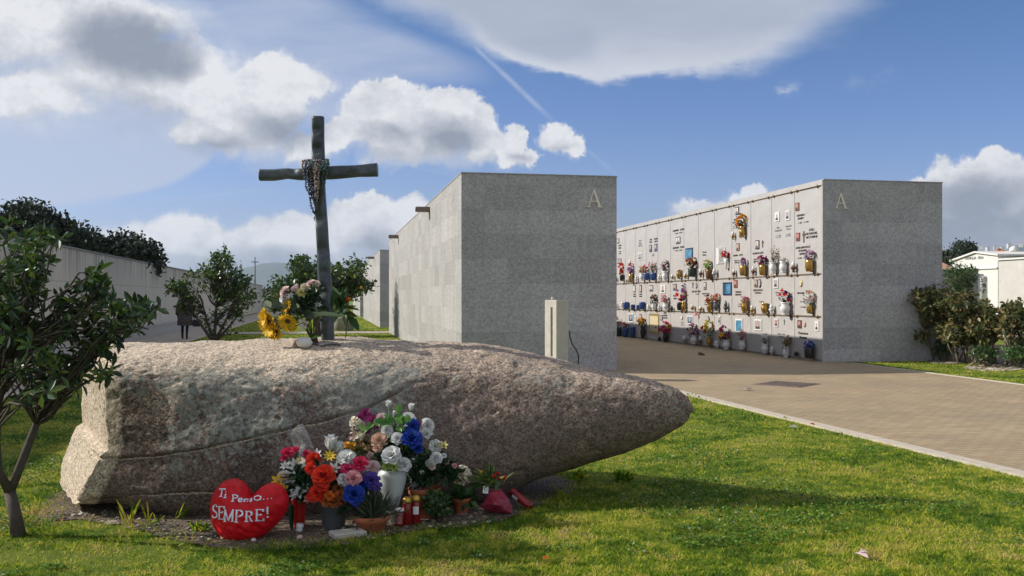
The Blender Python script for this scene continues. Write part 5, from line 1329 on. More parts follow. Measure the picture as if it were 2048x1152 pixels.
# bed edging: pale gravel patches under the shrubs
MAT_GRAVEL = M_('pale_gravel', (.42, .38, .31), .95, .35, 40, .6, 120, world=True)
sheet('shrub_bed', bed_r, .007, MAT_SOIL)
for cx, cy, rx, ry in ((1895, 722, 40, 6), (1990, 737, 60, 6), (1790, 716, 26, 4)):
    ctr = gr(cx, cy); pts = []
    for i in range(26):
        a = 2 * PI * i / 26; q = 1 + .25 * mnoise.noise(Vector((math.cos(a) * 2, math.sin(a) * 2, cx))); p = gr(cx + rx * math.cos(a) * q, cy + ry * math.sin(a) * q); pts.append((p.x, p.y))
    sheet('gravel_patch', pts, .012, MAT_GRAVEL)
    n = 160; pr = np.sqrt(rng.random(n)); pa = rng.uniform(0, 2 * PI, n); GP = np.array([gr(cx + rx * r_ * math.cos(a_), cy + ry * r_ * math.sin(a_)) for r_, a_ in zip(pr, pa)])
    rs = rng.uniform(.02, .06, n); V = (oct_v[None] * rs[:, None, None] * rng.uniform(.7, 1.3, (n, 1, 3)) + GP[:, None]).reshape(-1, 3); Q = (oct_f[None] + (np.arange(n) * 10)[:, None, None]).reshape(-1, 3)
    tag(link_mesh('gravel', np_mesh('gravel', V, Q, MAT_PEB)), kind='stuff')
# ------------------------------------------------------------------ offerings in front of the boulder
PM = {}
def pm(n):
    if n not in PM:
        c = {'white': (.74, .74, .72), 'cream': (.72, .66, .52), 'peach': (.68, .45, .33), 'pink': (.74, .36, .40), 'palepink': (.72, .55, .54), 'magenta': (.55, .05, .16), 'red': (.55, .012, .015), 'scarlet': (.70, .045, .018),
             'orange': (.68, .17, .02), 'rust': (.42, .12, .03), 'yellow': (.75, .50, .03), 'gold': (.68, .34, .02), 'blue': (.02, .06, .38), 'violet': (.10, .06, .32), 'purple': (.28, .03, .15), 'lilac': (.42, .20, .42), 'crimson': (.62, .03, .10), 'lime': (.38, .50, .14),
             'dry': (.30, .19, .09), 'olive': (.24, .18, .05), 'teal': (.06, .17, .13), 'brown': (.14, .07, .035), 'paleyellow': (.62, .58, .22)}[n]
        PM[n] = petal_mat(n + '_petal', c)
    return PM[n]
MAT_STAMEN = M_('stamen', (.50, .32, .04), .7); MAT_SUNC = M_('sunflower_heart', (.06, .045, .02), .9, .3, 60)
MAT_LEAF_DK = M_leaf('dark_green_leaf', [(0, (.006, .022, .008)), (.6, (.014, .05, .016)), (1, (.035, .09, .025))], .45, .15)
MAT_LEAF_LT = M_leaf('bright_green_leaf', [(0, (.05, .17, .03)), (.6, (.13, .30, .06)), (1, (.25, .40, .12))], .45, .25)
MAT_LEAF_GY = M_leaf('grey_green_leaf', [(0, (.035, .055, .035)), (.6, (.07, .10, .055)), (1, (.13, .155, .085))], .7, .15)
MAT_STEM = M_('green_stem', (.06, .11, .035), .6, .2, 20)
MAT_TERRA = M_('terracotta', (.40, .125, .055), .8, .16, 9, .15, 80)

def zz(x, y): return 400 + x / 2.844, 780 + y / 2.844          # close-up coordinates -> photograph
def bouquet(name, label, cat, base, items, leaves, mats_leaf=None, group=None, gather=None, leafn=120, L=.07, W=.018, leaf_spread=.09):
    """items: (kind, colour, zoom x, zoom y, zoom radius, depth)"""
    root = empty(name, base, (0, 0, 0), label, cat, group); b = Vector(base); mb = MB(); gp = Vector(gather) if gather else b
    for (kind, col, x, y, r, Y, *fc) in items:
        p = at(*zz(x, y), Y); rr_ = r / 2.844 / F * Y
        mats = [pm(col)] + ([MAT_SUNC] if kind == 'sunflower' else [MAT_STAMEN] if kind in ('lily', 'daisy') else [])
        flower(kind, mats, root, p - b + Vector((0, rr_ * .35, -rr_ * .2)), rr_ * 1.2, fc[0] if fc else ((x - 850) / 2500, -.75, .5))
        mid = p.lerp(gp, .5) + Vector((0, .03, .02)); mb.tube([p - b + Vector((0, rr_ * .3, 0)), mid - b, gp - b], .0032, 5)
    mb.build('stems', MAT_STEM, root)
    if leaves:
        P = []
        for (x, y, n, rad, Y) in leaves:
            c = np.array(at(*zz(x, y), Y) - b); q = rng.normal(size=(n, 3)); q /= np.linalg.norm(q, axis=1, keepdims=True); P.append(c + q * rng.random((n, 1)) ** .4 * rad / 2.844 / F * Y)
        P = np.concatenate(P); n = len(P); V, Q = leaf_arrays(P, rand_dirs(n, .4), rand_dirs(n, .8), L * rng.uniform(.6, 1.2, n), W * rng.uniform(.7, 1.2, n))
        link_mesh('leaves', np_mesh('leaves', V, Q, mats_leaf or MAT_LEAF_DK), root)
    return root
def pot_mesh(kind, r, h, n=28):
    mb = MB()
    if kind == 'pot': prof = [(r * .68, 0), (r * .72, .004), (r * .93, h * .78), (r * 1.0, h * .79), (r * 1.03, h * .98), (r * 1.0, h), (r * .92, h), (r * .86, h * .82), (.01, h * .80)]
    elif kind == 'bowl': prof = [(r * .60, 0), (r * .64, .004), (r * .88, h * .62), (r * .97, h * .66), (r * 1.0, h * .95), (r * .97, h), (r * .90, h), (r * .84, h * .8), (.01, h * .78)]
    elif kind == 'bucket': prof = [(r * .70, 0), (r * .73, .006), (r * .92, h * .80), (r * .98, h * .82), (r * .98, h * .88), (r * 1.0, h * .9), (r * 1.02, h), (r * .97, h), (r * .9, h * .85), (.01, h * .8)]
    elif kind == 'urn': prof = [(r * .34, 0), (r * .36, .01), (r * .34, h * .08), (r * .44, h * .25), (r * .72, h * .52), (r * .95, h * .75), (r * 1.0, h * .86), (r * .96, h * .93), (r * .80, h * .985), (r * .76, h), (r * .70, h * .99), (r * .66, h * .9), (.01, h * .85)]
    elif kind == 'cone': prof = [(r * .62, 0), (r * .64, .005), (r * .80, h * .6), (r * .98, h * .98), (r, h), (r * .93, h), (r * .8, h * .8), (.01, h * .78)]
    mb.lathe(prof, n, 0, None, False); return mb
def vessel(name, label, cat, kind, px, base_y, r_px, top_y, mat, Y=None):
    b = gr(px, base_y) if Y is None else Vector((at(px, 0, Y).x, Y, 0)); k = b.y / F
    root = empty(name, b + Vector((0, 0, .006)), (0, 0, rng.uniform(0, 6)), label, cat); h = at(px, top_y, b.y).z - .006
    pot_mesh(kind, r_px * k, h).build('body', mat, root); return root, b, h

# ------------------------------------------------------------------ grave slabs on the lit side of the right block
m, g, bs = newmat('slab_granite'); co = obj_co(g)
v1 = g.noise(co, 3, 4, .6); v2 = g.noise(co, 90, 3, .7)
c = g.mix(g.ss(v1, .3, .7), (.385, .365, .345), (.43, .41, .39)); c = g.mix(1.0, c, g.ramp(v2, [(.25, (.80, .79, .78)), (.6, (1.04, 1.04, 1.04))]), 'MULTIPLY')
g.put(bs.inputs['Base Color'], c); bs.inputs['Roughness'].default_value = .55; MAT_SLAB = m
MAT_INK = M_('bronze_letters', (.045, .035, .03), .5, .2, 30, metal=.3); MAT_GREYINK = M_('silver_letters', (.26, .255, .25), .4, .1, 30, metal=.4)
MAT_FR = {'dark': M_('dark_frame', (.05, .035, .035), .4), 'brown': M_('bronze_frame', (.22, .12, .06), .4, .2, 20, metal=.4), 'white': M_('white_frame', (.66, .65, .63), .4), 'gold': M_('gold_frame', (.42, .32, .15), .35, metal=.5), 'blue': M_('navy_frame', (.02, .04, .10), .35)}
MAT_PH = {'sepia': M_('sepia_photo', (.45, .38, .32), .3, .25, 40), 'pale': M_('pale_photo', (.62, .60, .58), .3, .15, 40), 'red': M_('reddish_photo', (.42, .16, .16), .3, .3, 40), 'sea': M_('seascape_photo', (.08, .22, .34), .3, .5, 9), 'grey': M_('grey_photo', (.35, .34, .36), .3, .3, 40), 'cream': M_('cream_photo', (.56, .47, .30), .4, .1, 30)}
MAT_SUIT = M_('photo_dark', (.05, .045, .05), .3); MAT_FACE = M_('photo_skin', (.42, .29, .22), .3)
rows = [(.06, 1.055), (1.085, 2.065), (2.095, 4.15)]
cols = [(.075, 1.352)] + [(1.374 + 1.245 * j, 1.36 + 1.245 * (j + 1) - .010) for j in range(12)]
SLAB = {}
rname = ['lowest', 'middle', 'top']
for ci, (s0, s1) in enumerate(cols):
    for ri, (z0, z1) in enumerate(rows):
        w_ = s1 - s0; h_ = z1 - z0
        mb = MB(); mb.box((-w_ / 2, -.028, -h_ / 2), (w_ / 2, .012, h_ / 2), bev=.003)
        SLAB[ci, ri] = mb.build('grave_slab', MAT_SLAB, blk2, (0, (s0 + s1) / 2, (z0 + z1) / 2), (0, 0, R(-90)))
mb = MB(); mb.box((-.04, .0, 4.165), (.0, LEN - .02, 4.279)); mb.build('cornice', MAT_SLAB, blk2)
mb = MB(); mb.box((-.03, .002, .0), (.0, .068, 4.16)); mb.build('corner_strip', MAT_SLAB, blk2)
stud = MB(); stud.lathe([(.026, 0), (.038, .010), (.038, .035), (.018, .055)], 8); stud_me = stud.mesh('stud', MAT_BRONZE)
for ri, zr in enumerate((1.07, 2.08, 4.158)):
    mb = MB(); mb.tube([(-.048, .06, zr), (-.048, cols[-1][1], zr)], .011, 6); rail = mb.build('bronze_rail', MAT_BRONZE, blk2)
    for ci, (s0, s1) in enumerate(cols):
        for s in (s0 + .14, s1 - .14):
            o = link_mesh('stud', stud_me, rail, (-.024, s, zr - .004), (0, R(-90), 0))

def sz(px, py):
    """place on the slab wall: distance along it and height"""
    k = (px - 1024) / F; s = (A2.x - k * A2.y) / (-D1.x + D1.y * k); Y = A2.y + D1.y * s
    return s, CAMZ + (HZ - py) / F * Y, Y / F
def near(x, y): return 1440 + x / 3.2, 380 + y / 3.2
def farz(x, y): return 1230 + x / 3.387, 380 + y / 3.387
OBL = .42            # how much the wall is foreshortened where it is seen
def slab_of(s, z):
    ci = min(range(len(cols)), key=lambda i: abs((cols[i][0] + cols[i][1]) / 2 - s)); ri = 0 if z < 1.07 else 1 if z < 2.08 else 2
    sl = SLAB[ci, ri]; return sl, -(s - sl.location.y), z - sl.location.z
def portrait(conv, x, y, w, h, fr, ph, face=True, oval=False):
    px, py = conv(x, y); q = 3.2 if conv is near else 3.387
    s, z, k = sz(px, py); sl, lx, lz = slab_of(s, z)
    fs = abs(sz(px + w / q / 2, py)[0] - sz(px - w / q / 2, py)[0]); hh = h / q * k
    mb = MB()
    if oval:
        mb.lathe([(.5, 0), (.5, .02), (.42, .026)], 18, 0, Matrix.Translation((0, -.029, 0)) @ Matrix.Rotation(PI / 2, 4, 'X') @ Matrix.Diagonal((fs, hh, 1, 1)))
        mb.lathe([(.40, .0265), (.40, .028)], 18, 1, Matrix.Translation((0, -.029, 0)) @ Matrix.Rotation(PI / 2, 4, 'X') @ Matrix.Diagonal((fs, hh, 1, 1)))
    else:
        mb.box((-fs / 2, -.05, -hh / 2), (fs / 2, -.0275, hh / 2), 0); b_ = min(fs, hh) * .12
        mb.box((-fs / 2 + b_, -.052, -hh / 2 + b_), (fs / 2 - b_, -.0495, hh / 2 - b_), 1)
    if face:
        e = fs * .17; mb.lathe([(e, 0), (e, .002)], 10, 3, Matrix.Translation((0, -.0525, hh * .10)) @ Matrix.Rotation(PI / 2, 4, 'X') @ Matrix.Diagonal((1, 1.25, 1, 1)))
        mb.add([(-fs * .30, -.0535, -hh * .36), (fs * .30, -.0535, -hh * .36), (fs * .24, -.0535, -hh * .14), (0, -.0535, -hh * .06), (-fs * .24, -.0535, -hh * .14)], [(0, 1, 2, 3, 4)], 2)
    mb.build('portrait', [MAT_FR[fr], MAT_PH[ph], MAT_SUIT, MAT_FACE], sl, (lx, 0, lz))
def crucifix(conv, x, y, h, mat):
    px, py = conv(x, y); q = 3.2 if conv is near else 3.387; s, z, k = sz(px, py); sl, lx, lz = slab_of(s, z); H = h / q * k
    mb = MB(); t = H * .075; mb.box((-t, -.045, -H / 2), (t, -.0275, H / 2)); mb.box((-H * .27, -.0435, H * .12), (H * .27, -.0272, H * .12 + 2 * t)); mb.build('crucifix', mat, sl, (lx, 0, lz))
def inscription(conv, x, y, lines, lh, wid, mat=None, bold=.004):
    """lines of raised letters: lh letter height and wid total width in close-up pixels"""
    px, py = conv(x, y); q = 3.2 if conv is near else 3.387; s, z, k = sz(px, py); sl, lx, lz = slab_of(s, z)
    size = lh / q * k * 1.35; want = abs(sz(px + wid / q / 2, py)[0] - sz(px - wid / q / 2, py)[0])
    me = text_mesh('inscription', lines, size, mat or MAT_INK, .006, 1.15, offset=size * .025); xs = [v.co.x for v in me.vertices]; f = want / max(.01, max(xs) - min(xs)); me.transform(Matrix.Diagonal((min(1.6, f), 1, 1, 1)))
    link_mesh('inscription', me, sl, (lx, -.029, lz))
# nearest columns
for a in [(118, 133, 22, 50, 'dark', 'pale'), (122, 365, 20, 48, 'brown', 'sepia'), (375, 172, 28, 58, 'white', 'pale'), (442, 162, 28, 60, 'white', 'grey'), (503, 107, 24, 50, 'brown', 'red'), (508, 300, 24, 52, 'brown', 'red'), (247, 350, 24, 55, 'dark', 'pale'),
          (108, 600, 22, 50, 'brown', 'red'), (238, 597, 20, 48, 'brown', 'sepia'), (367, 597, 28, 60, 'white', 'grey'), (370, 850, 22, 50, 'white', 'red'), (5, 830, 14, 50, 'white', 'pale'), (518, 858, 24, 50, 'dark', 'red'), (630, 870, 25, 62, 'white', 'pale')]: portrait(near, *a)
portrait(near, 262, 597, 20, 56, 'dark', 'grey', False, True); portrait(near, 550, 857, 16, 40, 'gold', 'sepia', False, True); portrait(near, 527, 597, 18, 44, 'gold', 'cream', False, True)
portrait(near, 18, 420, 40, 104, 'white', 'pale', False); portrait(near, 55, 632, 54, 82, 'blue', 'sea', False); portrait(near, 130, 868, 46, 88, 'white', 'sea', False); portrait(near, 252, 863, 48, 70, 'white', 'grey')
crucifix(near, 281, 345, 46, MAT_BRONZE); crucifix(near, 545, 300, 72, MAT_FR['brown']); crucifix(near, 420, 845, 34, MAT_GREYINK)
for a in [(110, 198, ['MARIA', 'DI STELLA'], 11, 44), (106, 238, ['1 . 7 . 1921', '8 . 1 . 1997'], 8, 36), (122, 418, ['MARIA  LUPO'], 11, 62), (124, 458, ['NATA 17 1 1921', 'MORTA 8 1 98'], 8, 62), (250, 405, ['GIUSEPPE LUPO'], 11, 70), (246, 450, ['NATO 11 1 19', 'MORTO 9 4 99'], 8, 60),
          (524, 172, ['GENNARO', 'ROMEO'], 13, 50), (540, 208, ['1  1920     9 1 1990'], 8, 84), (594, 278, ['STELI', 'DE PADUEL', 'VICTORINE'], 15, 76), (538, 388, ['ANNA MARTUCCI', 'IN ROMEO', 'SAVERIA'], 13, 92), (536, 435, ['1 2 1890   1 2 1970'], 8, 86),
          (124, 662, ['STEFANO', 'MURANO'], 11, 38), (136, 738, ['1 1 1920', '9 4 1992'], 9, 34), (250, 650, ['SEBASTIANO', 'CALIULA'], 11, 60), (272, 716, ['7 2 1920'], 8, 32), (526, 660, ['CIRO ROMEO'], 11, 50), (540, 715, ['11 1 1923'], 9, 44), (540, 750, ['4 9 1992'], 9, 44), (540, 930, ['Francesca', 'Romeo'], 17, 62), (566, 1000, ['1  1  1940', '8  3  2003'], 11, 48)]: inscription(near, *a)
for a in [(380, 250, ['Rita', 'Stefanelli'], 12, 44), (380, 298, ['1 . 1 . 1920', '9 . 4 . 1994'], 7, 44), (446, 240, ['Antonio', 'Tiero'], 12, 48), (444, 288, ['9 1 1920', '20 4 1990'], 7, 46), (382, 665, ['Salvatore', 'Teresa'], 11, 56), (404, 745, ['1 2 1911', '1 9 1980'], 8, 40), (400, 930, ['Maria  Luisa', 'Ottavia'], 10, 56)]: inscription(near, *a, mat=MAT_GREYINK)
# farther columns
for a in [(27, 345, 14, 32, 'dark', 'sepia'), (29, 482, 12, 34, 'dark', 'grey'), (42, 480, 12, 32, 'dark', 'sepia'), (176, 450, 26, 50, 'white', 'grey'), (248, 395, 16, 46, 'dark', 'grey'), (283, 390, 18, 50, 'blue', 'grey'), (435, 340, 28, 46, 'dark', 'pale'), (137, 668, 14, 48, 'dark', 'pale'), (180, 668, 15, 50, 'dark', 'sepia'), (252, 665, 24, 40, 'dark', 'pale'),
          (333, 670, 34, 58, 'white', 'pale'), (413, 658, 22, 42, 'dark', 'grey'), (618, 650, 16, 50, 'dark', 'pale'), (115, 866, 34, 60, 'white', 'sea'), (146, 870, 12, 34, 'white', 'sepia'), (180, 858, 14, 34, 'dark', 'sepia'), (322, 865, 14, 34, 'dark', 'grey'), (516, 880, 38, 56, 'white', 'sea'), (715, 880, 16, 46, 'white', 'grey')]: portrait(farz, *a, face=a[2] > 15)
portrait(farz, 510, 435, 48, 84, 'blue', 'sea', False); portrait(farz, 726, 445, 58, 110, 'white', 'pale', False); portrait(farz, 757, 668, 34, 84, 'blue', 'sea', False); portrait(farz, 272, 905, 66, 136, 'gold', 'cream', False); portrait(farz, 640, 875, 16, 40, 'dark', 'grey', False, True); portrait(farz, 558, 648, 14, 38, 'dark', 'grey', False, True); portrait(farz, 460, 864, 12, 30, 'gold', 'pale', False, True); portrait(farz, 105, 484, 12, 34, 'gold', 'pale', False, True)
crucifix(farz, 535, 645, 42, MAT_BRONZE); crucifix(farz, 268, 905, 60, MAT_FR['brown'])
for a in [(38, 385, ['ANNA', 'PIRAS'], 11, 24), (38, 425, ['1 1920', '3 1990'], 8, 22), (248, 345, ['LINA', 'SECHI'], 11, 18), (283, 340, ['MARIO', 'SECHI'], 11, 24), (264, 440, ['1 1 19', '9 2 97'], 7, 46), (436, 272, ['GIOVANNI    CORDA'], 13, 78), (436, 292, ['5 1 1920    9 2 1996'], 8, 76), (436, 390, ['ELEONORA   CORDA'], 13, 78), (436, 410, ['5 1 1929    9 2 2001'], 8, 72), (612, 430, ['Teresa', 'Sanna'], 12, 28), (616, 480, ['1 2 1930'], 8, 30),
          (138, 714, ['ROSA', 'PINNA'], 9, 26), (180, 714, ['CARLO', 'PINNA'], 9, 26), (414, 725, ['Angela', 'Masu'], 13, 26), (556, 688, ['SALVATORE'], 13, 58), (564, 706, ['9 1 1990'], 8, 30), (622, 710, ['FILIPPO SATTA', '9 2 1993'], 9, 50), (622, 776, ['1 2 1930'], 9, 24), (346, 850, ['MARIA', 'CRISTINA', 'DETTORI'], 11, 30)]: inscription(farz, *a)
for a in [(176, 360, ['Pietro', 'Murgia', '1921 1990'], 11, 26), (460, 905, ['Luigi', 'Cossu'], 10, 40), (122, 900, ['Gavino'], 8, 30)]: inscription(farz, *a, mat=MAT_GREYINK)

# vases, lamps and bunches of flowers: each its own thing, hooked on the slabs
VC = {'gold': M_('brass_vase', (.46, .27, .07), .3, .2, 8, metal=.75), 'white': M_('white_porcelain_vase', (.66, .66, .65), .3, .05), 'blue': M_('blue_glazed_vase', (.03, .07, .22), .25, .2), 'black': M_('black_bronze_vase', (.018, .016, .016), .35, .3), 'silver': M_('silver_vase', (.46, .46, .47), .3, .1, metal=.7), 'green': M_('dark_green_vase', (.02, .035, .022), .4, .3), 'brown': M_('copper_brown_vase', (.16, .075, .04), .4, .25, metal=.4), 'grey': M_('grey_metal_vase', (.12, .12, .125), .4, .2, metal=.5)}
MAT_LGLASS = M_('lamp_glass', (.62, .60, .58), .15, .1); MAT_LAMPRED = M_('lamp_shade_red', (.50, .10, .06), .3)
def wall_pt(s, z, out): return M2 @ Vector((-out, s, z))
prof_urn = [(.30, 0), (.34, .03), (.30, .10), (.40, .22), (.50, .42), (.48, .62), (.36, .80), (.38, .88), (.50, 1.0), (.46, 1.0), (.34, .86)]
prof_cup = [(.34, 0), (.40, .05), (.46, .3), (.50, .6), (.46, .8), (.50, 1.), (.46, 1.), (.42, .8)]
prof_cone = [(.14, 0), (.18, .02), (.34, .6), (.50, 1.), (.46, 1.), (.32, .7)]
where_row = ['on the lowest slab row', 'on the middle slab row', 'on the top slabs']
def wall_vase(conv, x, ytop, ybot, wpx, col, desc, shape='urn', fl=None, empty_=False):
    q = 3.2 if conv is near else 3.387; px, yb = conv(x, ybot); _, yt = conv(x, ytop); s, zb, k = sz(px, yb); zt = CAMZ + (HZ - yt) * k; r = wpx / q * k / 2
    h = zt - zb; out = .03 + r + .012; ri = 0 if zb < 1.07 - .02 else 1 if zb < 2.06 else 2
    root = empty('vase', wall_pt(s, zb, out), (0, 0, ROW), f'{col} vase {desc}'.replace('  ', ' '), 'vase', 'vases on the grave wall')
    prof = {'urn': prof_urn, 'cup': prof_cup, 'cone': prof_cone}[shape]
    mb = MB(); mb.lathe([(a * 2 * r, b * h) for a, b in prof] + [(.002, .7 * h)], 14, 0, None, True); mb.build('body', VC[col], root)
    mb = MB(); mb.box((r * .2, -.012, -.012), (out - .0305, .012, .0)); mb.box((out - .044, -.02, -.05), (out - .031, .02, .03)); mb.build('bracket', MAT_BRONZE, root)
    if fl:
        (x0, x1, y0, y1, cols_, kind, leafm, lab) = fl
        bunch(conv, x0, x1, y0, y1, cols_, kind, leafm, lab, s, zt - .015, out)
def bunch(conv, x0, x1, y0, y1, cols_, kind, leafm, lab, s_v, z_v, out):
    q = 3.2 if conv is near else 3.387; cx, cy = conv((x0 + x1) / 2, (y0 + y1) / 2); s, z, k = sz(cx, cy)
    rw = (x1 - x0) / q * k / 2 * .92; rh = (y1 - y0) / q * k / 2; s = s_v + (s - s_v) * .8
    org = wall_pt(s_v, z_v, out); ctr = wall_pt(s, z, max(out, rw * .75)) - org
    root = empty('flower_bunch', org, (0, 0, 0), lab, 'flowers', 'flower bunches on the grave wall')
    ml = [pm(c_) for c_ in cols_]; mb = MB(); sm = MB()
    nb = 16 if kind != 'spray' else 30
    for i in range(nb):
        d = Vector((random.gauss(0, 1), random.gauss(-.5, .8), random.gauss(.15, 1))).normalized() * random.uniform(.55, 1)
        p = ctr + Vector((d.x * rw, d.y * rw * .8, d.z * rh * .95)); r = (.42 if kind == 'big' else .36 if kind == 'mid' else .17) * min(rw, rh) * random.uniform(.85, 1.2)
        axis = Vector((d.x, d.y - .5, d.z + .4)).normalized(); qm = axis.to_track_quat('Z', 'Y').to_matrix().to_4x4(); mi = random.randrange(len(ml)) if len(ml) < 3 or random.random() < .5 else int((d.z + 1) * .5 * len(ml)) % len(ml)
        for lay, (n_, L, t) in enumerate([(4, .8, .5), (6, 1.1, 1.05)]):
            for j in range(n_):
                V, Fs = petal_grid(L, .42, t, .5, .3, 2 * PI * (j + .5 * lay) / n_ + random.uniform(-.3, .3), 2, 2, .02, .05); mb.add([p + qm @ (Vector(v) * r) for v in V], Fs, mi, True)
        if i % 2 == 0 or kind == 'spray': sm.tube([p, p.lerp(Vector((0, 0, 0)), .6) + Vector((0, 0, .01)), Vector((0, 0, 0))], .003, 4)
    mb.build('blooms', ml, root); sm.build('stems', MAT_STEM if leafm is not MAT_LEAF_BUSH else bpy.data.materials['pale_stem'], root)
    if leafm is not None:
        n = 60; P = np.array(ctr)[None] * rng.uniform(.15, 1, (n, 1)) + rng.normal(size=(n, 3)) * np.array([rw * .45, rw * .35, rh * .4]); V, Q = leaf_arrays(P, rand_dirs(n, .3), rand_dirs(n, .5), rng.uniform(.5, 1.0, n) * min(rw, rh) * .55, np.full(n, min(rw, rh) * .13)); link_mesh('leaves', np_mesh('leaves', V, Q, leafm), root)
def wall_lamp(conv, x, ytop, ybot, wpx, col, label, shade='glass'):
    q = 3.2 if conv is near else 3.387; px, yb = conv(x, ybot); _, yt = conv(x, ytop); s, zb, k = sz(px, yb); h = CAMZ + (HZ - yt) * k - zb; r = wpx / q * k / 2; out = .03 + r + .012
    root = empty('grave_lamp', wall_pt(s, zb, out), (0, 0, ROW), label, 'lamp', 'grave lamps on the slab wall')
    mb = MB(); mb.lathe([(r * .35, 0), (r * .5, h * .06), (r * .3, h * .14), (r * .85, h * .34), (r, h * .48), (r * .8, h * .52)], 12); mb.build('bowl', VC[col], root)
    mb = MB(); mb.lathe([(r * .62, h * .52), (r * .72, h * .66), (r * .55, h * .84), (r * .2, h)], 12); mb.build('glass', MAT_LGLASS if shade == 'glass' else VC[col], root)
    mb = MB(); mb.box((r * .2, -.01, h * .02), (out - .0305, .01, h * .10)); mb.build('bracket', MAT_BRONZE, root)
DK, LT, GY, BU, GN = MAT_LEAF_DK, MAT_LEAF_LT, MAT_LEAF_GY, MAT_LEAF_BUSH, MAT_LEAF_GRN
N_, F_ = near, farz
wall_vase(N_, 170, 236, 302, 40, 'gold', 'high on a top slab, alone above the others, with orange blooms', 'urn', (122, 208, 150, 232, ['gold', 'orange', 'gold'], 'mid', DK, 'orange and golden blooms in the highest vase on the wall'))
wall_lamp(N_, 104, 264, 318, 28, 'gold', 'small brass lamp left of the highest vase'); wall_lamp(N_, 142, 262, 306, 14, 'gold', 'slim brass lamp touching the highest vase')
wall_vase(N_, 62, 438, 505, 30, 'white', 'cone shaped, right of the open-book plaque', 'cone', (28, 86, 388, 444, ['scarlet', 'crimson', 'rust'], 'mid', DK, 'coral red blooms in the white cone vase by the book plaque'))
wall_lamp(N_, 110, 505, 555, 28, 'brown', 'copper lamp left of the brass vase with mauve carnations'); wall_vase(N_, 178, 485, 548, 46, 'gold', 'holding mauve carnations, between two copper lamps', 'cup', (154, 206, 434, 490, ['purple', 'lilac'], 'mid', DK, 'mauve carnations between two copper lamps on a top slab'))
wall_lamp(N_, 235, 485, 548, 28, 'brown', 'copper lamp between the mauve and the magenta carnations'); wall_vase(N_, 303, 480, 545, 46, 'gold', 'with magenta carnations spilling to its left', 'cup', (264, 340, 418, 486, ['purple', 'magenta', 'purple'], 'mid', DK, 'magenta carnations on the top slab with a small bronze crucifix'))
wall_vase(N_, 370, 462, 532, 48, 'white', 'wide, with tall dry pink twigs', 'urn', (348, 412, 352, 466, ['palepink', 'brown'], 'spray', BU, 'tall dry pale pink twigs in a white vase')); wall_vase(N_, 436, 458, 530, 48, 'white', 'almost empty, right of the one with dry pink twigs', 'urn', (410, 466, 428, 462, ['white', 'palepink'], 'spray', None, 'few short whitish stalks in the almost empty white vase'))
wall_lamp(N_, 497, 455, 528, 38, 'brown', 'copper lamp with white glass left of the lilac bunch'); wall_vase(N_, 607, 448, 522, 54, 'gold', 'with a lilac bunch, nearest the block corner on the top slab', 'cup', (576, 646, 368, 460, ['lilac', 'lilac', 'palepink'], 'mid', GY, 'lilac bunch nearest the block corner on the top slab'))
wall_vase(N_, 187, 708, 788, 44, 'gold', 'with rosy red blooms on the middle row', 'urn', (158, 214, 678, 722, ['crimson', 'pink'], 'mid', DK, 'rosy red blooms in a brass vase on the middle row')); wall_lamp(N_, 229, 735, 792, 30, 'gold', 'brass lamp right of the rosy red blooms'); wall_vase(N_, 315, 724, 792, 44, 'gold', 'standing empty on the middle row', 'urn')
wall_lamp(N_, 357, 730, 792, 38, 'white', 'white lamp beside the empty brass vase'); wall_vase(N_, 457, 718, 800, 66, 'white', 'stout, with blue and orange blooms', 'urn', (408, 494, 632, 724, ['blue', 'scarlet', 'white', 'violet', 'scarlet'], 'mid', DK, 'blue, orange and white blooms in a stout white vase'))
wall_vase(N_, 605, 735, 790, 42, 'gold', 'under the big white bunch nearest the corner', 'cup', (552, 652, 632, 748, ['white', 'palepink', 'white', 'peach'], 'mid', GN, 'big white and blush bunch nearest the block corner')); wall_lamp(N_, 60, 708, 784, 32, 'grey', 'grey metal lamp under the sea picture', 'metal')
wall_vase(N_, 75, 958, 1020, 52, 'white', 'with yellow and magenta blooms on the lowest row', 'urn', (12, 106, 866, 968, ['yellow', 'yellow', 'magenta', 'purple'], 'mid', DK, 'yellow and magenta blooms leaning left on the lowest row')); wall_vase(N_, 172, 962, 1018, 46, 'white', 'with sparse pink twigs on the lowest row', 'urn', (138, 196, 888, 966, ['crimson', 'pink'], 'spray', BU, 'sparse pink sprigs below the tall sea picture'))
wall_vase(N_, 318, 984, 1044, 46, 'white', 'with white carnations on the lowest row', 'urn', (288, 348, 904, 990, ['white'], 'mid', GY, 'white carnations on the lowest row')); wall_lamp(N_, 357, 1000, 1064, 34, 'silver', 'clear glass lamp right of the white carnations')
wall_vase(N_, 453, 1002, 1074, 44, 'white', 'with withered brown sprigs on the lowest row', 'urn', (424, 502, 924, 1012, ['olive', 'dry', 'brown'], 'spray', BU, 'withered olive brown sprigs on the lowest row')); wall_lamp(N_, 517, 1032, 1064, 40, 'black', 'squat black lamp left of the blue pansies', 'metal')
wall_vase(N_, 612, 1008, 1074, 66, 'black', 'bowl shaped, with blue pansies at the corner', 'cup', (582, 652, 962, 1018, ['blue', 'violet'], 'big', GN, 'blue pansies in the black bowl at the corner')); wall_lamp(N_, 5, 966, 1012, 26, 'white', 'small white lamp left of the yellow and magenta blooms')
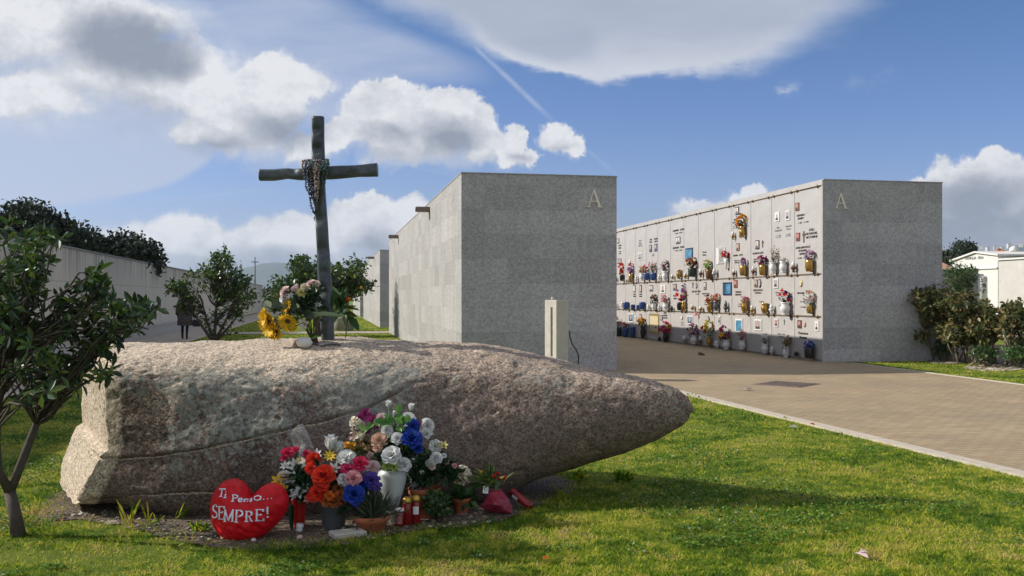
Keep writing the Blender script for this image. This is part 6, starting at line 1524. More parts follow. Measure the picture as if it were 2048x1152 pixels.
# farther along
wall_vase(F_, 66, 572, 616, 28, 'black', 'holding one big scarlet flower at the far left', 'cup', (30, 84, 486, 574, ['scarlet', 'scarlet'], 'big', None, 'big scarlet bloom at the far left of the top slabs')); wall_lamp(F_, 95, 598, 628, 18, 'gold', 'tiny brass lamp between the scarlet and the mauve flowers'); wall_lamp(F_, 26, 590, 625, 16, 'black', 'tiny black lamp leftmost on the top slabs', 'metal')
wall_vase(F_, 130, 570, 626, 32, 'gold', 'with mauve sprays, second from the far left', 'cup', (98, 160, 496, 574, ['purple', 'lilac', 'crimson'], 'mid', DK, 'mauve sprays beside the big scarlet bloom')); wall_lamp(F_, 163, 575, 626, 24, 'white', 'white lamp right of the mauve sprays')
wall_vase(F_, 205, 562, 612, 34, 'white', 'left of a blue vase, under yellow blooms', 'urn', (174, 212, 510, 572, ['yellow', 'gold'], 'mid', DK, 'yellow blooms left of the red ones')); wall_vase(F_, 238, 562, 610, 36, 'blue', 'under red blooms, next to the yellow ones', 'cup', (206, 252, 504, 570, ['red', 'crimson'], 'mid', DK, 'red blooms in a blue vase'))
wall_vase(F_, 282, 560, 612, 36, 'blue', 'with pink sprigs and much green', 'cup', (244, 318, 474, 566, ['pink', 'crimson', 'white'], 'spray', GN, 'pink sprigs with much green leaf in a blue vase')); wall_lamp(F_, 318, 572, 614, 26, 'white', 'white lamp right of the pink and green sprigs')
wall_vase(F_, 365, 552, 612, 40, 'white', 'with white and wine coloured blooms', 'urn', (330, 402, 474, 558, ['white', 'purple', 'white'], 'mid', GY, 'white and wine coloured blooms on the top slabs')); wall_lamp(F_, 410, 570, 606, 28, 'gold', 'squat brass lamp right of the white and wine blooms'); wall_vase(F_, 457, 540, 602, 34, 'gold', 'slender and empty, below a grey statuette', 'urn'); wall_lamp(F_, 500, 555, 602, 30, 'gold', 'brass lamp beneath the blue picture')
wall_vase(F_, 553, 528, 588, 52, 'green', 'with a bushy dry brown bunch', 'cup', (514, 594, 438, 536, ['brown', 'rust', 'dry'], 'mid', BU, 'bushy dry brown bunch on the top slabs')); wall_lamp(F_, 603, 532, 592, 30, 'brown', 'copper lamp between the dry brown and the pale yellow bunch'); wall_vase(F_, 665, 540, 602, 44, 'brown', 'with pale yellow flowers', 'cup', (618, 694, 474, 548, ['paleyellow', 'lime', 'paleyellow'], 'mid', GN, 'pale yellow bunch left of the open-book plaque')); wall_lamp(F_, 700, 528, 594, 38, 'silver', 'silver lamp right of the pale yellow bunch')
# middle row, far
wall_lamp(F_, 30, 768, 810, 20, 'white', 'leftmost white lamp on the middle row'); wall_lamp(F_, 66, 755, 800, 24, 'white', 'white lamp left of the first blue box vase'); wall_vase(F_, 98, 758, 808, 38, 'blue', 'square looking and empty, first from the left', 'cup'); wall_vase(F_, 138, 775, 812, 26, 'blue', 'small and empty, second from the left', 'cup'); wall_vase(F_, 172, 778, 812, 22, 'blue', 'smallest of the empty blue ones', 'cup'); wall_vase(F_, 207, 758, 808, 38, 'blue', 'empty, last of the blue ones on the middle row', 'cup')
wall_lamp(F_, 247, 772, 816, 28, 'white', 'white lamp right of the last empty blue vase'); wall_vase(F_, 288, 764, 812, 36, 'white', 'with a dark brown withered bunch', 'urn', (254, 318, 704, 768, ['brown', 'dry'], 'mid', DK, 'dark withered bunch in a white vase')); wall_lamp(F_, 320, 774, 816, 28, 'white', 'white lamp between the withered bunch and the pink one')
wall_vase(F_, 370, 764, 810, 40, 'white', 'with soft pink blooms on the middle row', 'urn', (334, 402, 698, 770, ['pink', 'peach', 'pink'], 'mid', GY, 'soft pink blooms on the middle row')); wall_lamp(F_, 405, 785, 824, 28, 'black', 'black lamp left of the tall red and violet bunch', 'metal')
wall_vase(F_, 490, 758, 818, 34, 'gold', 'under the tall red and violet bunch', 'urn', (440, 518, 624, 762, ['red', 'scarlet', 'lilac', 'violet'], 'big', GN, 'tallest bunch, red below and violet above')); wall_vase(F_, 460, 760, 814, 34, 'black', 'beside the brass one of the tallest bunch', 'cup'); wall_lamp(F_, 548, 775, 814, 32, 'gold', 'brass lamp right of the tallest bunch'); wall_lamp(F_, 605, 784, 824, 34, 'gold', 'brass lamp left of the first orange bunch')
wall_vase(F_, 665, 758, 828, 36, 'gold', 'under the first of two orange bunches', 'urn', (634, 692, 708, 768, ['rust', 'orange', 'brown'], 'mid', DK, 'rusty orange bunch in a brass vase')); wall_vase(F_, 711, 755, 818, 38, 'grey', 'under the second of two orange bunches', 'urn', (688, 742, 698, 760, ['orange', 'rust', 'scarlet'], 'mid', DK, 'bright orange bunch in a grey metal vase'))
# lowest row, far
wall_vase(F_, 52, 930, 990, 44, 'green', 'under pink flowers, first on the lowest row', 'cup', (24, 66, 850, 925, ['pink', 'crimson'], 'mid', DK, 'pink flowers first from the left on the lowest row')); wall_vase(F_, 98, 935, 996, 42, 'blue', 'under coral pink flowers on the lowest row', 'cup', (74, 120, 890, 942, ['pink', 'crimson', 'peach'], 'mid', DK, 'coral pink flowers second from the left on the lowest row')); wall_vase(F_, 142, 925, 1000, 36, 'blue', 'empty, left of the golden yellow bunch', 'cup')
wall_vase(F_, 215, 922, 1006, 38, 'black', 'with a golden yellow bunch', 'urn', (172, 244, 868, 930, ['gold', 'yellow', 'gold'], 'big', DK, 'golden yellow bunch on the lowest row')); wall_vase(F_, 370, 962, 1030, 40, 'black', 'with a wide crimson bunch', 'urn', (322, 428, 888, 968, ['crimson', 'magenta', 'yellow', 'crimson'], 'mid', GN, 'wide crimson bunch on the lowest row')); wall_lamp(F_, 322, 992, 1024, 28, 'black', 'black lamp left of the wide crimson bunch', 'metal')
wall_lamp(F_, 497, 985, 1036, 40, 'silver', 'clear lamp between the crimson and the teal bunches'); wall_vase(F_, 565, 984, 1044, 46, 'white', 'with teal leaves and a few pink blooms', 'urn', (512, 604, 904, 992, ['teal', 'lilac', 'teal', 'pink'], 'mid', GY, 'teal leafy bunch with pink tips')); wall_lamp(F_, 597, 990, 1048, 26, 'brown', 'copper lamp right of the teal leafy bunch')
wall_vase(F_, 665, 998, 1056, 40, 'gold', 'with orange blooms and green ribbon', 'urn', (618, 712, 880, 980, ['scarlet', 'orange', 'yellow', 'lime'], 'mid', LT, 'orange blooms with bright green leaf on the lowest row')); wall_lamp(F_, 708, 1018, 1066, 34, 'white', 'white lamp right of the orange and green bunch')
p_ = sz(*farz(570, 845)); so2 = empty('flower_bunch', wall_pt(p_[0], p_[1], .05), (0, 0, 0), 'pink star shaped bloom fixed flat to a slab, without a vase', 'flowers', 'flower bunches on the grave wall'); flower('lily', [pm('pink'), MAT_STAMEN], so2, (0, 0, 0), .11, (-.8, -.5, .1))
# red cone vase with the white and yellow bunch
_, vb, vh = vessel('vase', 'red plastic cone vase under the white and yellow bunch, beside the heart cushion', 'vase', 'cone', 598, 1054, 17, 996, M_('red_plastic', (.42, .012, .010), .4))
bouquet('flower_bunch', 'bunch of white lilies with yellow and crimson blooms in the red vase', 'flowers', vb + Vector((0, 0, vh * .7)), [
    ('carnation', 'crimson', 495, 358, 34, 6.22), ('carnation', 'crimson', 543, 338, 20, 6.26), ('carnation', 'crimson', 604, 360, 22, 6.26), ('carnation', 'crimson', 478, 385, 20, 6.2), ('lily', 'white', 520, 462, 36, 6.16), ('lily', 'white', 545, 420, 34, 6.2), ('lily', 'white', 600, 412, 34, 6.18),
    ('lily', 'white', 485, 432, 26, 6.16), ('rose', 'cream', 470, 490, 32, 6.14), ('lily', 'white', 512, 530, 34, 6.13), ('lily', 'white', 562, 588, 44, 6.1), ('lily', 'white', 600, 560, 26, 6.12), ('rose', 'palepink', 490, 492, 18, 6.12), ('lily', 'yellow', 448, 520, 40, 6.12),
    ('lily', 'yellow', 472, 562, 26, 6.1), ('daisy', 'yellow', 566, 398, 22, 6.2), ('daisy', 'yellow', 578, 432, 20, 6.17), ('lily', 'white', 620, 620, 26, 6.12), ('lily', 'white', 540, 600, 26, 6.1)], [(540, 500, 110, 95, 6.19), (580, 560, 60, 70, 6.17)], gather=vb + Vector((0, 0, vh * .8)))
# grey bucket with orange roses
_, vb, vh = vessel('bucket', 'dark grey plastic flower bucket full of orange blooms', 'bucket', 'bucket', 667, 1058, 30, 1001, M_('grey_plastic', (.085, .095, .10), .5, .12, 5))
bouquet('flower_bunch', 'bunch of big scarlet and rust orange silk roses in the grey bucket', 'flowers', vb + Vector((0, 0, vh * .8)), [
    ('rose', 'scarlet', 700, 485, 60, 6.05), ('rose', 'scarlet', 642, 392, 38, 6.16), ('rose', 'scarlet', 628, 446, 30, 6.12), ('rose', 'scarlet', 665, 582, 46, 6.06), ('rose', 'scarlet', 695, 545, 34, 6.04), ('carnation', 'rust', 770, 636, 36, 6.06), ('carnation', 'rust', 720, 628, 32, 6.05), ('carnation', 'rust', 800, 592, 32, 6.08),
    ('carnation', 'rust', 785, 556, 30, 6.1), ('carnation', 'orange', 735, 600, 26, 6.04), ('lily', 'white', 670, 372, 34, 6.2), ('lily', 'white', 762, 448, 34, 6.12), ('carnation', 'rust', 810, 632, 26, 6.09), ('rose', 'scarlet', 630, 606, 26, 6.06), ('daisy', 'yellow', 735, 372, 34, 6.16)], [(690, 520, 110, 100, 6.15), (770, 580, 80, 70, 6.14)], gather=vb + Vector((0, 0, vh * .8)))
tw = bouquet('flower_bunch', 'tall folded white silk calla standing behind the scarlet roses', 'flowers', vb + Vector((0, .05, vh * .8)), [('bud', 'white', 735, 330, 66, 6.22, (-.1, -.15, 1)), ('bud', 'white', 775, 350, 52, 6.24, (.3, -.3, 1)), ('rose', 'white', 830, 385, 48, 6.18)], None, gather=vb + Vector((0, .05, vh * .8)))
# blue and pink group leaning over the lavender bowl
bouquet('flower_bunch', 'bunch of blue, violet and pink silk roses over the lavender bowl', 'flowers', gr(724, 1056) + Vector((0, 0, .05)), [
    ('rose', 'blue', 872, 590, 56, 6.02), ('carnation', 'violet', 970, 512, 46, 6.12), ('rose', 'blue', 925, 532, 38, 6.1), ('carnation', 'magenta', 838, 448, 42, 6.14), ('carnation', 'crimson', 908, 418, 42, 6.12), ('rose', 'pink', 872, 500, 42, 6.06), ('lily', 'lilac', 905, 465, 38, 6.12), ('rose', 'white', 815, 510, 34, 6.08),
    ('lily', 'violet', 890, 655, 22, 6.04), ('carnation', 'violet', 1000, 545, 30, 6.13), ('carnation', 'crimson', 800, 455, 24, 6.15)], [(900, 560, 60, 80, 6.15), (850, 640, 30, 50, 6.12)], gather=gr(724, 1056) + Vector((0, .05, .1)))
# lavender bowl
lav, vb, vh = vessel('planted_bowl', 'terracotta bowl planted with grey-green lavender, before the white urn', 'planted bowl', 'bowl', 743, 1062, 38, 1029, MAT_TERRA)
n = 520; P = np.stack([rng.normal(0, .05, n), rng.normal(0, .04, n), vh * .8 + rng.random(n) * .06], 1); D = rand_dirs(n, 1.6)
D[:, :2] += P[:, :2] * 4; V, Q = leaf_arrays(P, D, rand_dirs(n, .2), rng.uniform(.05, .17, n), np.full(n, .0032), .1)
link_mesh('foliage', np_mesh('foliage', V, Q, MAT_LEAF_GY), lav)
n = 50; P = np.stack([rng.normal(0, .06, n), rng.normal(-.05, .03, n), np.full(n, vh * .95)], 1); D = rand_dirs(n, .1); V, Q = leaf_arrays(P, D, rand_dirs(n, .3), rng.uniform(.05, .14, n), np.full(n, .004), .1); link_mesh('foliage', np_mesh('trailing_foliage', V, Q, MAT_LEAF_GY), lav)
# white urn with the largest bouquet
_, vb, vh = vessel('urn', 'tall tapering white ceramic urn in the middle of the offerings', 'urn', 'urn', 784, 0, 29, 938, M_('white_ceramic', (.52, .55, .54), .35, .06, 5), Y=6.38)
big = bouquet('flower_bunch', 'largest bouquet of white, blue and purple silk flowers rising from the white urn', 'flowers', vb + Vector((0, 0, vh * .95)), [
    ('bud', 'white', 1072, 92, 30, 6.46, (0, -.2, 1)), ('bud', 'white', 1200, 112, 32, 6.46, (.25, -.2, 1)), ('rose', 'palepink', 1032, 160, 30, 6.42), ('bud', 'white', 1108, 140, 28, 6.46), ('rose', 'white', 1180, 165, 40, 6.42), ('rose', 'white', 1290, 196, 38, 6.42, (.5, -.6, .5)), ('rose', 'white', 1285, 245, 34, 6.38), ('rose', 'white', 1062, 226, 32, 6.34),
    ('rose', 'white', 1122, 272, 34, 6.3), ('rose', 'white', 1088, 368, 50, 6.22), ('rose', 'white', 1155, 422, 40, 6.26), ('bud', 'palepink', 972, 384, 34, 6.28), ('rose', 'palepink', 980, 436, 38, 6.22), ('rose', 'peach', 1018, 284, 42, 6.3), ('rose', 'blue', 1200, 272, 56, 6.3), ('rose', 'blue', 1210, 200, 36, 6.36), ('carnation', 'purple', 985, 180, 40, 6.42),
    ('carnation', 'purple', 940, 132, 28, 6.46), ('carnation', 'purple', 912, 155, 22, 6.46), ('carnation', 'purple', 946, 228, 24, 6.4), ('carnation', 'purple', 1238, 192, 18, 6.38), ('rose', 'peach', 1010, 330, 24, 6.27), ('carnation', 'lime', 1062, 432, 26, 6.22), ('carnation', 'lime', 1100, 436, 24, 6.22), ('rose', 'blue', 1238, 332, 26, 6.3), ('lily', 'white', 1150, 205, 30, 6.36), ('lily', 'white', 1255, 225, 26, 6.4)],
    [(1120, 300, 140, 110, 6.42), (1060, 380, 60, 60, 6.34), (1180, 360, 60, 70, 6.38)], gather=vb + Vector((0, 0, vh * .9)))
P = np.array([at(*zz(x + rng.normal(0, 16), y + rng.normal(0, 12)), 6.36) - (vb + Vector((0, 0, vh * .95))) for x, y in ((1125, 150), (1150, 208), (1032, 214), (1140, 260), (1150, 340), (1085, 190), (1110, 165), (960, 232), (1075, 250), (1180, 235)) for _ in range(4)])
n = len(P); V, Q = leaf_arrays(P, rand_dirs(n, .2), np.tile([[0, -1, .4]], (n, 1)) + rng.normal(0, .3, (n, 3)), np.full(n, .075), np.full(n, .026)); link_mesh('leaves', np_mesh('bright_leaves', V, Q, MAT_LEAF_LT), big)
bouquet('flower_bunch', 'spray of dry orange and cream blossoms leaning out left of the big bouquet', 'flowers', vb + Vector((-.04, .03, vh * .9)), [('cluster', 'cream', 885, 182, 34, 6.44), ('cluster', 'cream', 910, 265, 30, 6.42), ('carnation', 'gold', 832, 312, 20, 6.4), ('carnation', 'gold', 866, 318, 20, 6.4), ('cluster', 'palepink', 870, 262, 22, 6.44), ('cluster', 'dry', 955, 320, 36, 6.4), ('cluster', 'dry', 930, 290, 30, 6.42)], [(930, 320, 40, 45, 6.42)], MAT_LEAF_BUSH, gather=vb + Vector((-.03, .03, vh * .9)))
_, _, _ = vessel('vase', 'small pale blue vase half hidden behind the white urn', 'vase', 'urn', 832, 0, 17, 905, M_('pale_blue_ceramic', (.38, .43, .50), .35), Y=6.56)
# terracotta pot with dark shrub and white roses
rp, vb, vh = vessel('potted_rose', 'large terracotta pot with dark foliage and white roses, right of the white urn', 'potted plant', 'pot', 850, 0, 33, 974, MAT_TERRA, Y=6.52)
rb = bouquet('flower_bunch', 'white and pale pink roses in the large terracotta pot', 'flowers', vb + Vector((0, 0, vh)), [('rose', 'white', 1336, 316, 34, 6.48), ('rose', 'white', 1342, 386, 34, 6.42), ('lily', 'paleyellow', 1384, 318, 26, 6.48), ('bud', 'white', 1285, 420, 42, 6.4, (.5, -.5, .2)), ('rose', 'palepink', 1318, 432, 20, 6.4), ('rose', 'pink', 1402, 414, 12, 6.44), ('rose', 'pink', 1447, 430, 14, 6.46), ('rose', 'white', 1388, 372, 14, 6.46), ('lily', 'white', 1262, 470, 16, 6.42)], [(1270, 470, 210, 90, 6.5), (1350, 440, 130, 80, 6.5), (1320, 370, 50, 60, 6.52), (1420, 470, 60, 60, 6.5)], gather=vb + Vector((0, 0, vh)))
# kalanchoe in its little pot
kp, vb, vh = vessel('potted_kalanchoe', 'small terracotta pot of kalanchoe with tiny white flowers', 'potted plant', 'pot', 923, 1027, 18, 995, MAT_TERRA)
for (x, y, r) in ((1468, 480, 32), (1500, 470, 32), (1525, 488, 28), (1490, 505, 32), (1460, 508, 24), (1535, 470, 18)):
    p = at(*zz(x, y), vb.y - .03); flower('cluster', [pm('cream')], kp, p - vb - Vector((0, 0, .006)), r * 1.25 / 2.844 / F * vb.y, (0, -.5, 1))
n = 70; P = np.array([(0, 0, vh)] * n) + rng.normal(size=(n, 3)) * (.035, .03, .02); D = rand_dirs(n, .25); V, Q = leaf_arrays(P, D, rand_dirs(n, 1.5), rng.uniform(.05, .11, n), rng.uniform(.018, .032, n), .15, .6); link_mesh('foliage', np_mesh('foliage', V, Q, MAT_LEAF_GRN), kp)
for o in list(kp.children):
    if o.type == 'MESH' and o.name.startswith('body'): pass
mb = MB()
for k in range(6): mb.tube([(0, 0, vh), (rng.normal(0, .02), -.02, vh + .08), tuple(at(*zz(1470 + k * 12, 500), vb.y - .02) - vb)], .003, 5)
mb.build('stems', MAT_STEM, kp)
# low green shrub in the ground
sb = gr(873, 1044); n = 420; q = rng.normal(size=(n, 3)); q /= np.linalg.norm(q, axis=1, keepdims=True); P = q * rng.random((n, 1)) ** .35 * np.array([.085, .075, .10]) + np.array([0, 0, .11])
sh_ = empty('small_shrub', sb, (0, 0, 0), 'little round green shrub growing between the red lamps and the kalanchoe', 'shrub'); V, Q = leaf_arrays(P, rand_dirs(n, .4), rand_dirs(n, .6), rng.uniform(.02, .045, n), rng.uniform(.008, .014, n)); link_mesh('foliage', np_mesh('foliage', V, Q, MAT_LEAF_GRN), sh_)
mb = MB()
for k in range(7): a = k * .9; mb.tube([(0, 0, 0), (.03 * math.cos(a), .03 * math.sin(a), .08), (.06 * math.cos(a), .06 * math.sin(a), .17)], .004, 5)
mb.build('stems', MAT_BARK, sh_)
# red votive lamps
MAT_RGL = M_('red_glass', (.20, .008, .012), .12, .2, 5); MAT_GOLDLID = M_('gold_lid', (.52, .33, .07), .3, .15, 10, metal=.7); MAT_PAPER = M_('paper_label', (.74, .74, .74), .7, .05)
MAT_WLID = M_('white_lid', (.66, .62, .62), .45, .1)
def votive(px, base_y, r_px, top_y, lid, label, lab=None, Y=None):
    b = gr(px, base_y); k = b.y / F; r = r_px * k; h = at(px, top_y, b.y).z
    root = empty('votive_lamp', b + Vector((0, 0, .006)), (0, 0, 0), label, 'votive lamp', 'red votive lamps standing by the urn')
    lh = h * (.22 if lid == 'gold' else .16)
    mb = MB(); mb.lathe([(r * .92, 0), (r, .006), (r * .96, h * .3), (r, h - lh - .008), (r * .9, h - lh)], 18); mb.build('glass', MAT_RGL, root)
    mb = MB(); mb.lathe([(r * .98, h - lh), (r * 1.02, h - lh * .8), (r * .98, h - lh * .35), (r * .7, h - lh * .1), (r * .3, h)], 18); mb.build('lid', MAT_GOLDLID if lid == 'gold' else MAT_WLID, root)
    if lab:
        x0, x1, z0, z1 = lab; mb = MB(); V = []; 
        for i in range(7):
            a = -PI / 2 + (x0 + (x1 - x0) * i / 6); V += [(r * 1.03 * math.cos(a), r * 1.03 * math.sin(a), h * z0), (r * 1.03 * math.cos(a), r * 1.03 * math.sin(a), h * z1)]
        mb.add(V, [(2 * i, 2 * i + 2, 2 * i + 3, 2 * i + 1) for i in range(6)]); mb.build('label', MAT_PAPER if lid == 'gold' else M_('printed_label', (.35, .16, .13), .6, .5, 60), root)
votive(799, 1053, 9.5, 1018, 'white', 'short red votive lamp with a white lid, in front of the urn', (-.7, .7, .15, .6))
votive(814, 1051, 9, 995, 'gold', 'tall red votive lamp with gold lid and no label')
votive(832, 1049, 9, 991, 'gold', 'tall red votive lamp with gold lid and a white label', (-.6, .7, .35, .62))
# red tulip bunch in burgundy wrap lying on the soil
wb = gr(992, 1029); wr_ = empty('wrapped_bouquet', wb, (0, 0, 0), 'red tulips in burgundy wrapping paper lying against the boulder tip', 'bouquet')
m, g, bs = newmat('burgundy_film'); g.put(bs.inputs['Base Color'], g.ramp(g.noise(obj_co(g), 14, 5, .65), [(.3, (.22, .015, .035)), (.7, (.38, .045, .075))])); bs.inputs['Roughness'].default_value = .25; g.put(bs.inputs['Normal'], g.bump(g.noise(obj_co(g), 22, 4, .6), .7, .02)); MAT_WRAP = m
def WZ(x, y, Y): return at(*zz(x, y), Y) - wb
neck = WZ(1665, 560, 6.60); V = []; Fs = []; prof = [(1650, 570), (1600, 660), (1640, 685), (1690, 695), (1740, 712), (1772, 705), (1776, 660), (1750, 610), (1715, 570)]
mb = MB(); nn = len(prof)
for lay, (dy, sc_) in enumerate(((-.10, 1), (-.05, .6), (0.02, .25))):
    for (x, y) in prof: p = WZ(1690 + (x - 1690) * sc_, 640 + (y - 640) * sc_, 6.62 + (-.06 * lay)); V.append((p.x + rng.normal(0, .003), p.y + dy * .3, max(.008, p.z + rng.normal(0, .003))))
for lay in range(2):
    for i in range(nn): Fs.append((lay * nn + i, lay * nn + (i + 1) % nn, lay * nn + nn + (i + 1) % nn, lay * nn + nn + i))
Fs.append([2 * nn + i for i in range(nn)])
V2 = [(v[0], v[1] + .06, v[2]) for v in V[:nn]]; V += V2; Fs.append([3 * nn + i for i in range(nn - 1, -1, -1)])
for i in range(nn): Fs.append((i, 3 * nn + i, 3 * nn + (i + 1) % nn, (i + 1) % nn))
mb.add(V, Fs); mb.build('wrapping', MAT_WRAP, wr_)
n = 60; P = np.array([WZ(1660 + rng.normal(0, 30), 530 + rng.normal(0, 18), 6.64) for _ in range(n)]); D = np.array([(-.7 + rng.normal(0, .5), -.2, .35 + rng.normal(0, .3)) for _ in range(n)]); V, Q = leaf_arrays(P, D, rand_dirs(n, 1), rng.uniform(.08, .15, n), rng.uniform(.008, .014, n)); link_mesh('leaves', np_mesh('tulip_leaves', V, Q, M_leaf('tulip_leaf', [(0, (.03, .07, .02)), (.6, (.10, .16, .04)), (1, (.34, .34, .08))], .4, .2)), wr_)
for x, y, r, c_ in ((1690, 485, 20, 'red'), (1730, 508, 24, 'scarlet'), (1705, 515, 22, 'red'), (1670, 498, 18, 'red'), (1600, 470, 12, 'gold')): flower('bud', [pm(c_)], wr_, WZ(x, y, 6.60), r / 2.844 / F * 6.6, (.1, -.5, .8), 'tulip')
mb = MB(); 
for k in range(8): mb.tube([WZ(1690 + k * 5, 500, 6.62), WZ(1675 + k * 2, 560, 6.62), WZ(1690, 640, 6.60)], .003, 5)
mb.build('stems', MAT_STEM, wr_)
def card(px, py, Y, w, h, label, rot):
    p = at(px, py, Y); r_ = empty('card', p, rot, label, 'card'); mb = MB(); mb.box((-w / 2, 0, -h / 2), (w / 2, .0015, h / 2)); mb.build('paper', MAT_PAPER, r_)
    mb = MB(); mb.box((-w * .3, -.0006, -h * .05), (w * .3, -.0001, h * .02)); mb.box((-w * .3, -.0006, -h * .25), (w * .2, -.0001, -h * .2)); mb.build('print', M_('card_print', (.2, .2, .22), .7), r_)
card(*zz(1625, 568), 6.585, .038, .048, 'small white card hanging on the burgundy tulip wrap', (R(-12), R(8), R(6)))
# fallen dark red lamp with a white label
fb = gr(1040, 1012); fl = empty('votive_lamp', at(*zz(1825, 620), 6.75), (0, 0, 0), 'dark red votive lamp lying aslant with a white label, right of the tulips', 'votive lamp')
dv = (at(*zz(1885, 668), 6.72) - at(*zz(1770, 572), 6.78)); M_l = dv.to_track_quat('Z', 'Y').to_matrix().to_4x4(); Ln = dv.length; o0 = at(*zz(1770, 572), 6.78) - at(*zz(1825, 620), 6.75)
mb = MB(); mb.lathe([(.026, 0), (.030, .01), (.031, Ln * .8), (.030, Ln)], 16, 0, Matrix.Translation(o0) @ M_l); mb.build('glass', MAT_RGL, fl)
mb = MB(); q = (Matrix.Translation(o0) @ M_l); V = []
for i in range(7):
    a = -PI * .1 + PI * .75 * i / 6 + 3.5
    for zq in (.17, .42): V.append(q @ Vector((.0325 * math.cos(a), .0325 * math.sin(a), Ln * zq)))
mb.add(V, [(2 * i, 2 * i + 2, 2 * i + 3, 2 * i + 1) for i in range(6)]); mb.build('label', MAT_PAPER, fl)
# stone tile
tl = gr(*zz(840, 834)); to = empty('stone_tile', tl, (0, 0, R(28)), 'pale broken stone tile lying flat before the grey bucket', 'tile'); mb = MB(); mb.box((-.105, -.065, .004), (.105, .065, .036), bev=.004); mb.build('slab', M_('tile_stone', (.50, .46, .39), .8, .12, 12, .2, 80), to)
# crushed white cup, strap leaf, film, pebble
cp = gr(*zz(564, 808)); co_ = empty('plastic_cup', cp + Vector((0, 0, .004)), (0, R(6), 0), 'crushed white plastic cup beneath the red vase', 'cup'); mb = MB(); mb.lathe([(.020, 0), (.024, .012), (.021, .02), (.026, .034), (.023, .05)], 14, 0, None, True); mb.build('cup_body', M_('white_plastic', (.66, .66, .66), .4), co_)
sl = gr(*zz(515, 812)); so = empty('strap_leaf', sl, (0, 0, 0), 'long drooping green strap leaf between the heart and the red vase', 'leaf'); V, Q = leaf_arrays([(0, .02, .20), (.012, .03, .19)], [(.02, -.1, -1), (-.08, -.1, -1)], [(0, -1, .1), (0, -1, 0)], [.20, .17], [.018, .014], .2); link_mesh('blade', np_mesh('blade', V, Q, MAT_LEAF_DK), so)
m, g, bs = newmat('clear_film'); bs.inputs['Base Color'].default_value = (.85, .85, .85, 1); bs.inputs['Roughness'].default_value = .15; bs.inputs['Alpha'].default_value = .28; g.put(bs.inputs['Normal'], g.bump(g.noise(obj_co(g), 40, 4, .6), 1, .02))
ff = at(*zz(580, 280), 6.36); fo = empty('cellophane', ff, (0, 0, 0), 'clear crumpled cellophane standing behind the crimson blooms', 'wrapping'); mb = MB(); V = []
grid = [[(508, 255), (530, 225), (560, 195), (585, 190)], [(520, 290), (555, 270), (590, 250), (610, 240)], [(535, 330), (570, 315), (610, 300), (640, 310)], [(560, 380), (600, 370), (630, 360), (655, 350)]]
for row in grid:
    for x, y in row: p = at(*zz(x, y), 6.36 + rng.normal(0, .025)) - ff; V.append(tuple(p))
mb.add(V, [(r_ * 4 + c_, r_ * 4 + c_ + 1, r_ * 4 + c_ + 5, r_ * 4 + c_ + 4) for r_ in range(3) for c_ in range(3)]); mb.build('film', m, fo)
def pebble(px, py, r, label, mat, z=None):
    b = gr(px, py); o = empty('pebble', b + Vector((0, 0, r * .55)), (0, 0, rng.uniform(0, 6)), label, 'stone'); mb = MB(); mb.ball((0, 0, 0), r, 0, 12, 8, (1.2, 1, .8)); mb.build('stone', mat, o)
MAT_WSTONE = M_('white_stone', (.62, .60, .56), .6, .1, 20)
pebble(507, 1083, .016, 'white pebble at the foot of the heart cushion', MAT_WSTONE); pebble(*zz(568, 848), .020, 'pinkish pebble below the crushed cup', M_('pinkish_stone', (.55, .38, .30), .7, .15, 30))
pebble(*zz(590, 862), .012, 'little buff pebble on the soil before the red vase', MAT_PEB)
# petals and scraps lying about
def scrap(px, py, s, col, label, name='petal', rot=0):
    b = gr(px, py); o = empty(name, b + Vector((0, 0, .035 if px != 1490 else .016)), (R(rng.uniform(-15, 15)), R(rng.uniform(-15, 15)), rot), label, 'litter' if name != 'petal' else 'petal', None); V, Q = leaf_arrays([(0, 0, 0), (s * .2, s * .2, .004)], [(1, .1, .1), (.6, .8, .2)], [(0, 0, 1), (0, .2, 1)], [s, s * .7], [s * .4, s * .35], .4); link_mesh('blade' if name == 'petal' else 'sheet', np_mesh('scrap', V, Q, pm(col) if isinstance(col, str) else col), o)
scrap(1578, 859, .10, 'white', 'white petal on the grass near the path edge'); scrap(1620, 853, .06, 'red', 'red petal on the grass touching the path kerb'); scrap(1488, 783, .13, MAT_PAPER, 'white paper scrap on the brick path', 'paper_scrap')
scrap(1084, 1131, .045, 'orange', 'orange petal in the grass at the bottom of the lawn'); scrap(1708, 1118, .085, 'palepink', 'pale pink petal on the lawn at the lower right', rot=R(-50)); scrap(1395, 712, .22, M_('dead_leaf', (.06, .04, .03), .9), 'dark dead leaf on the shaded brick path', 'dead_leaf')
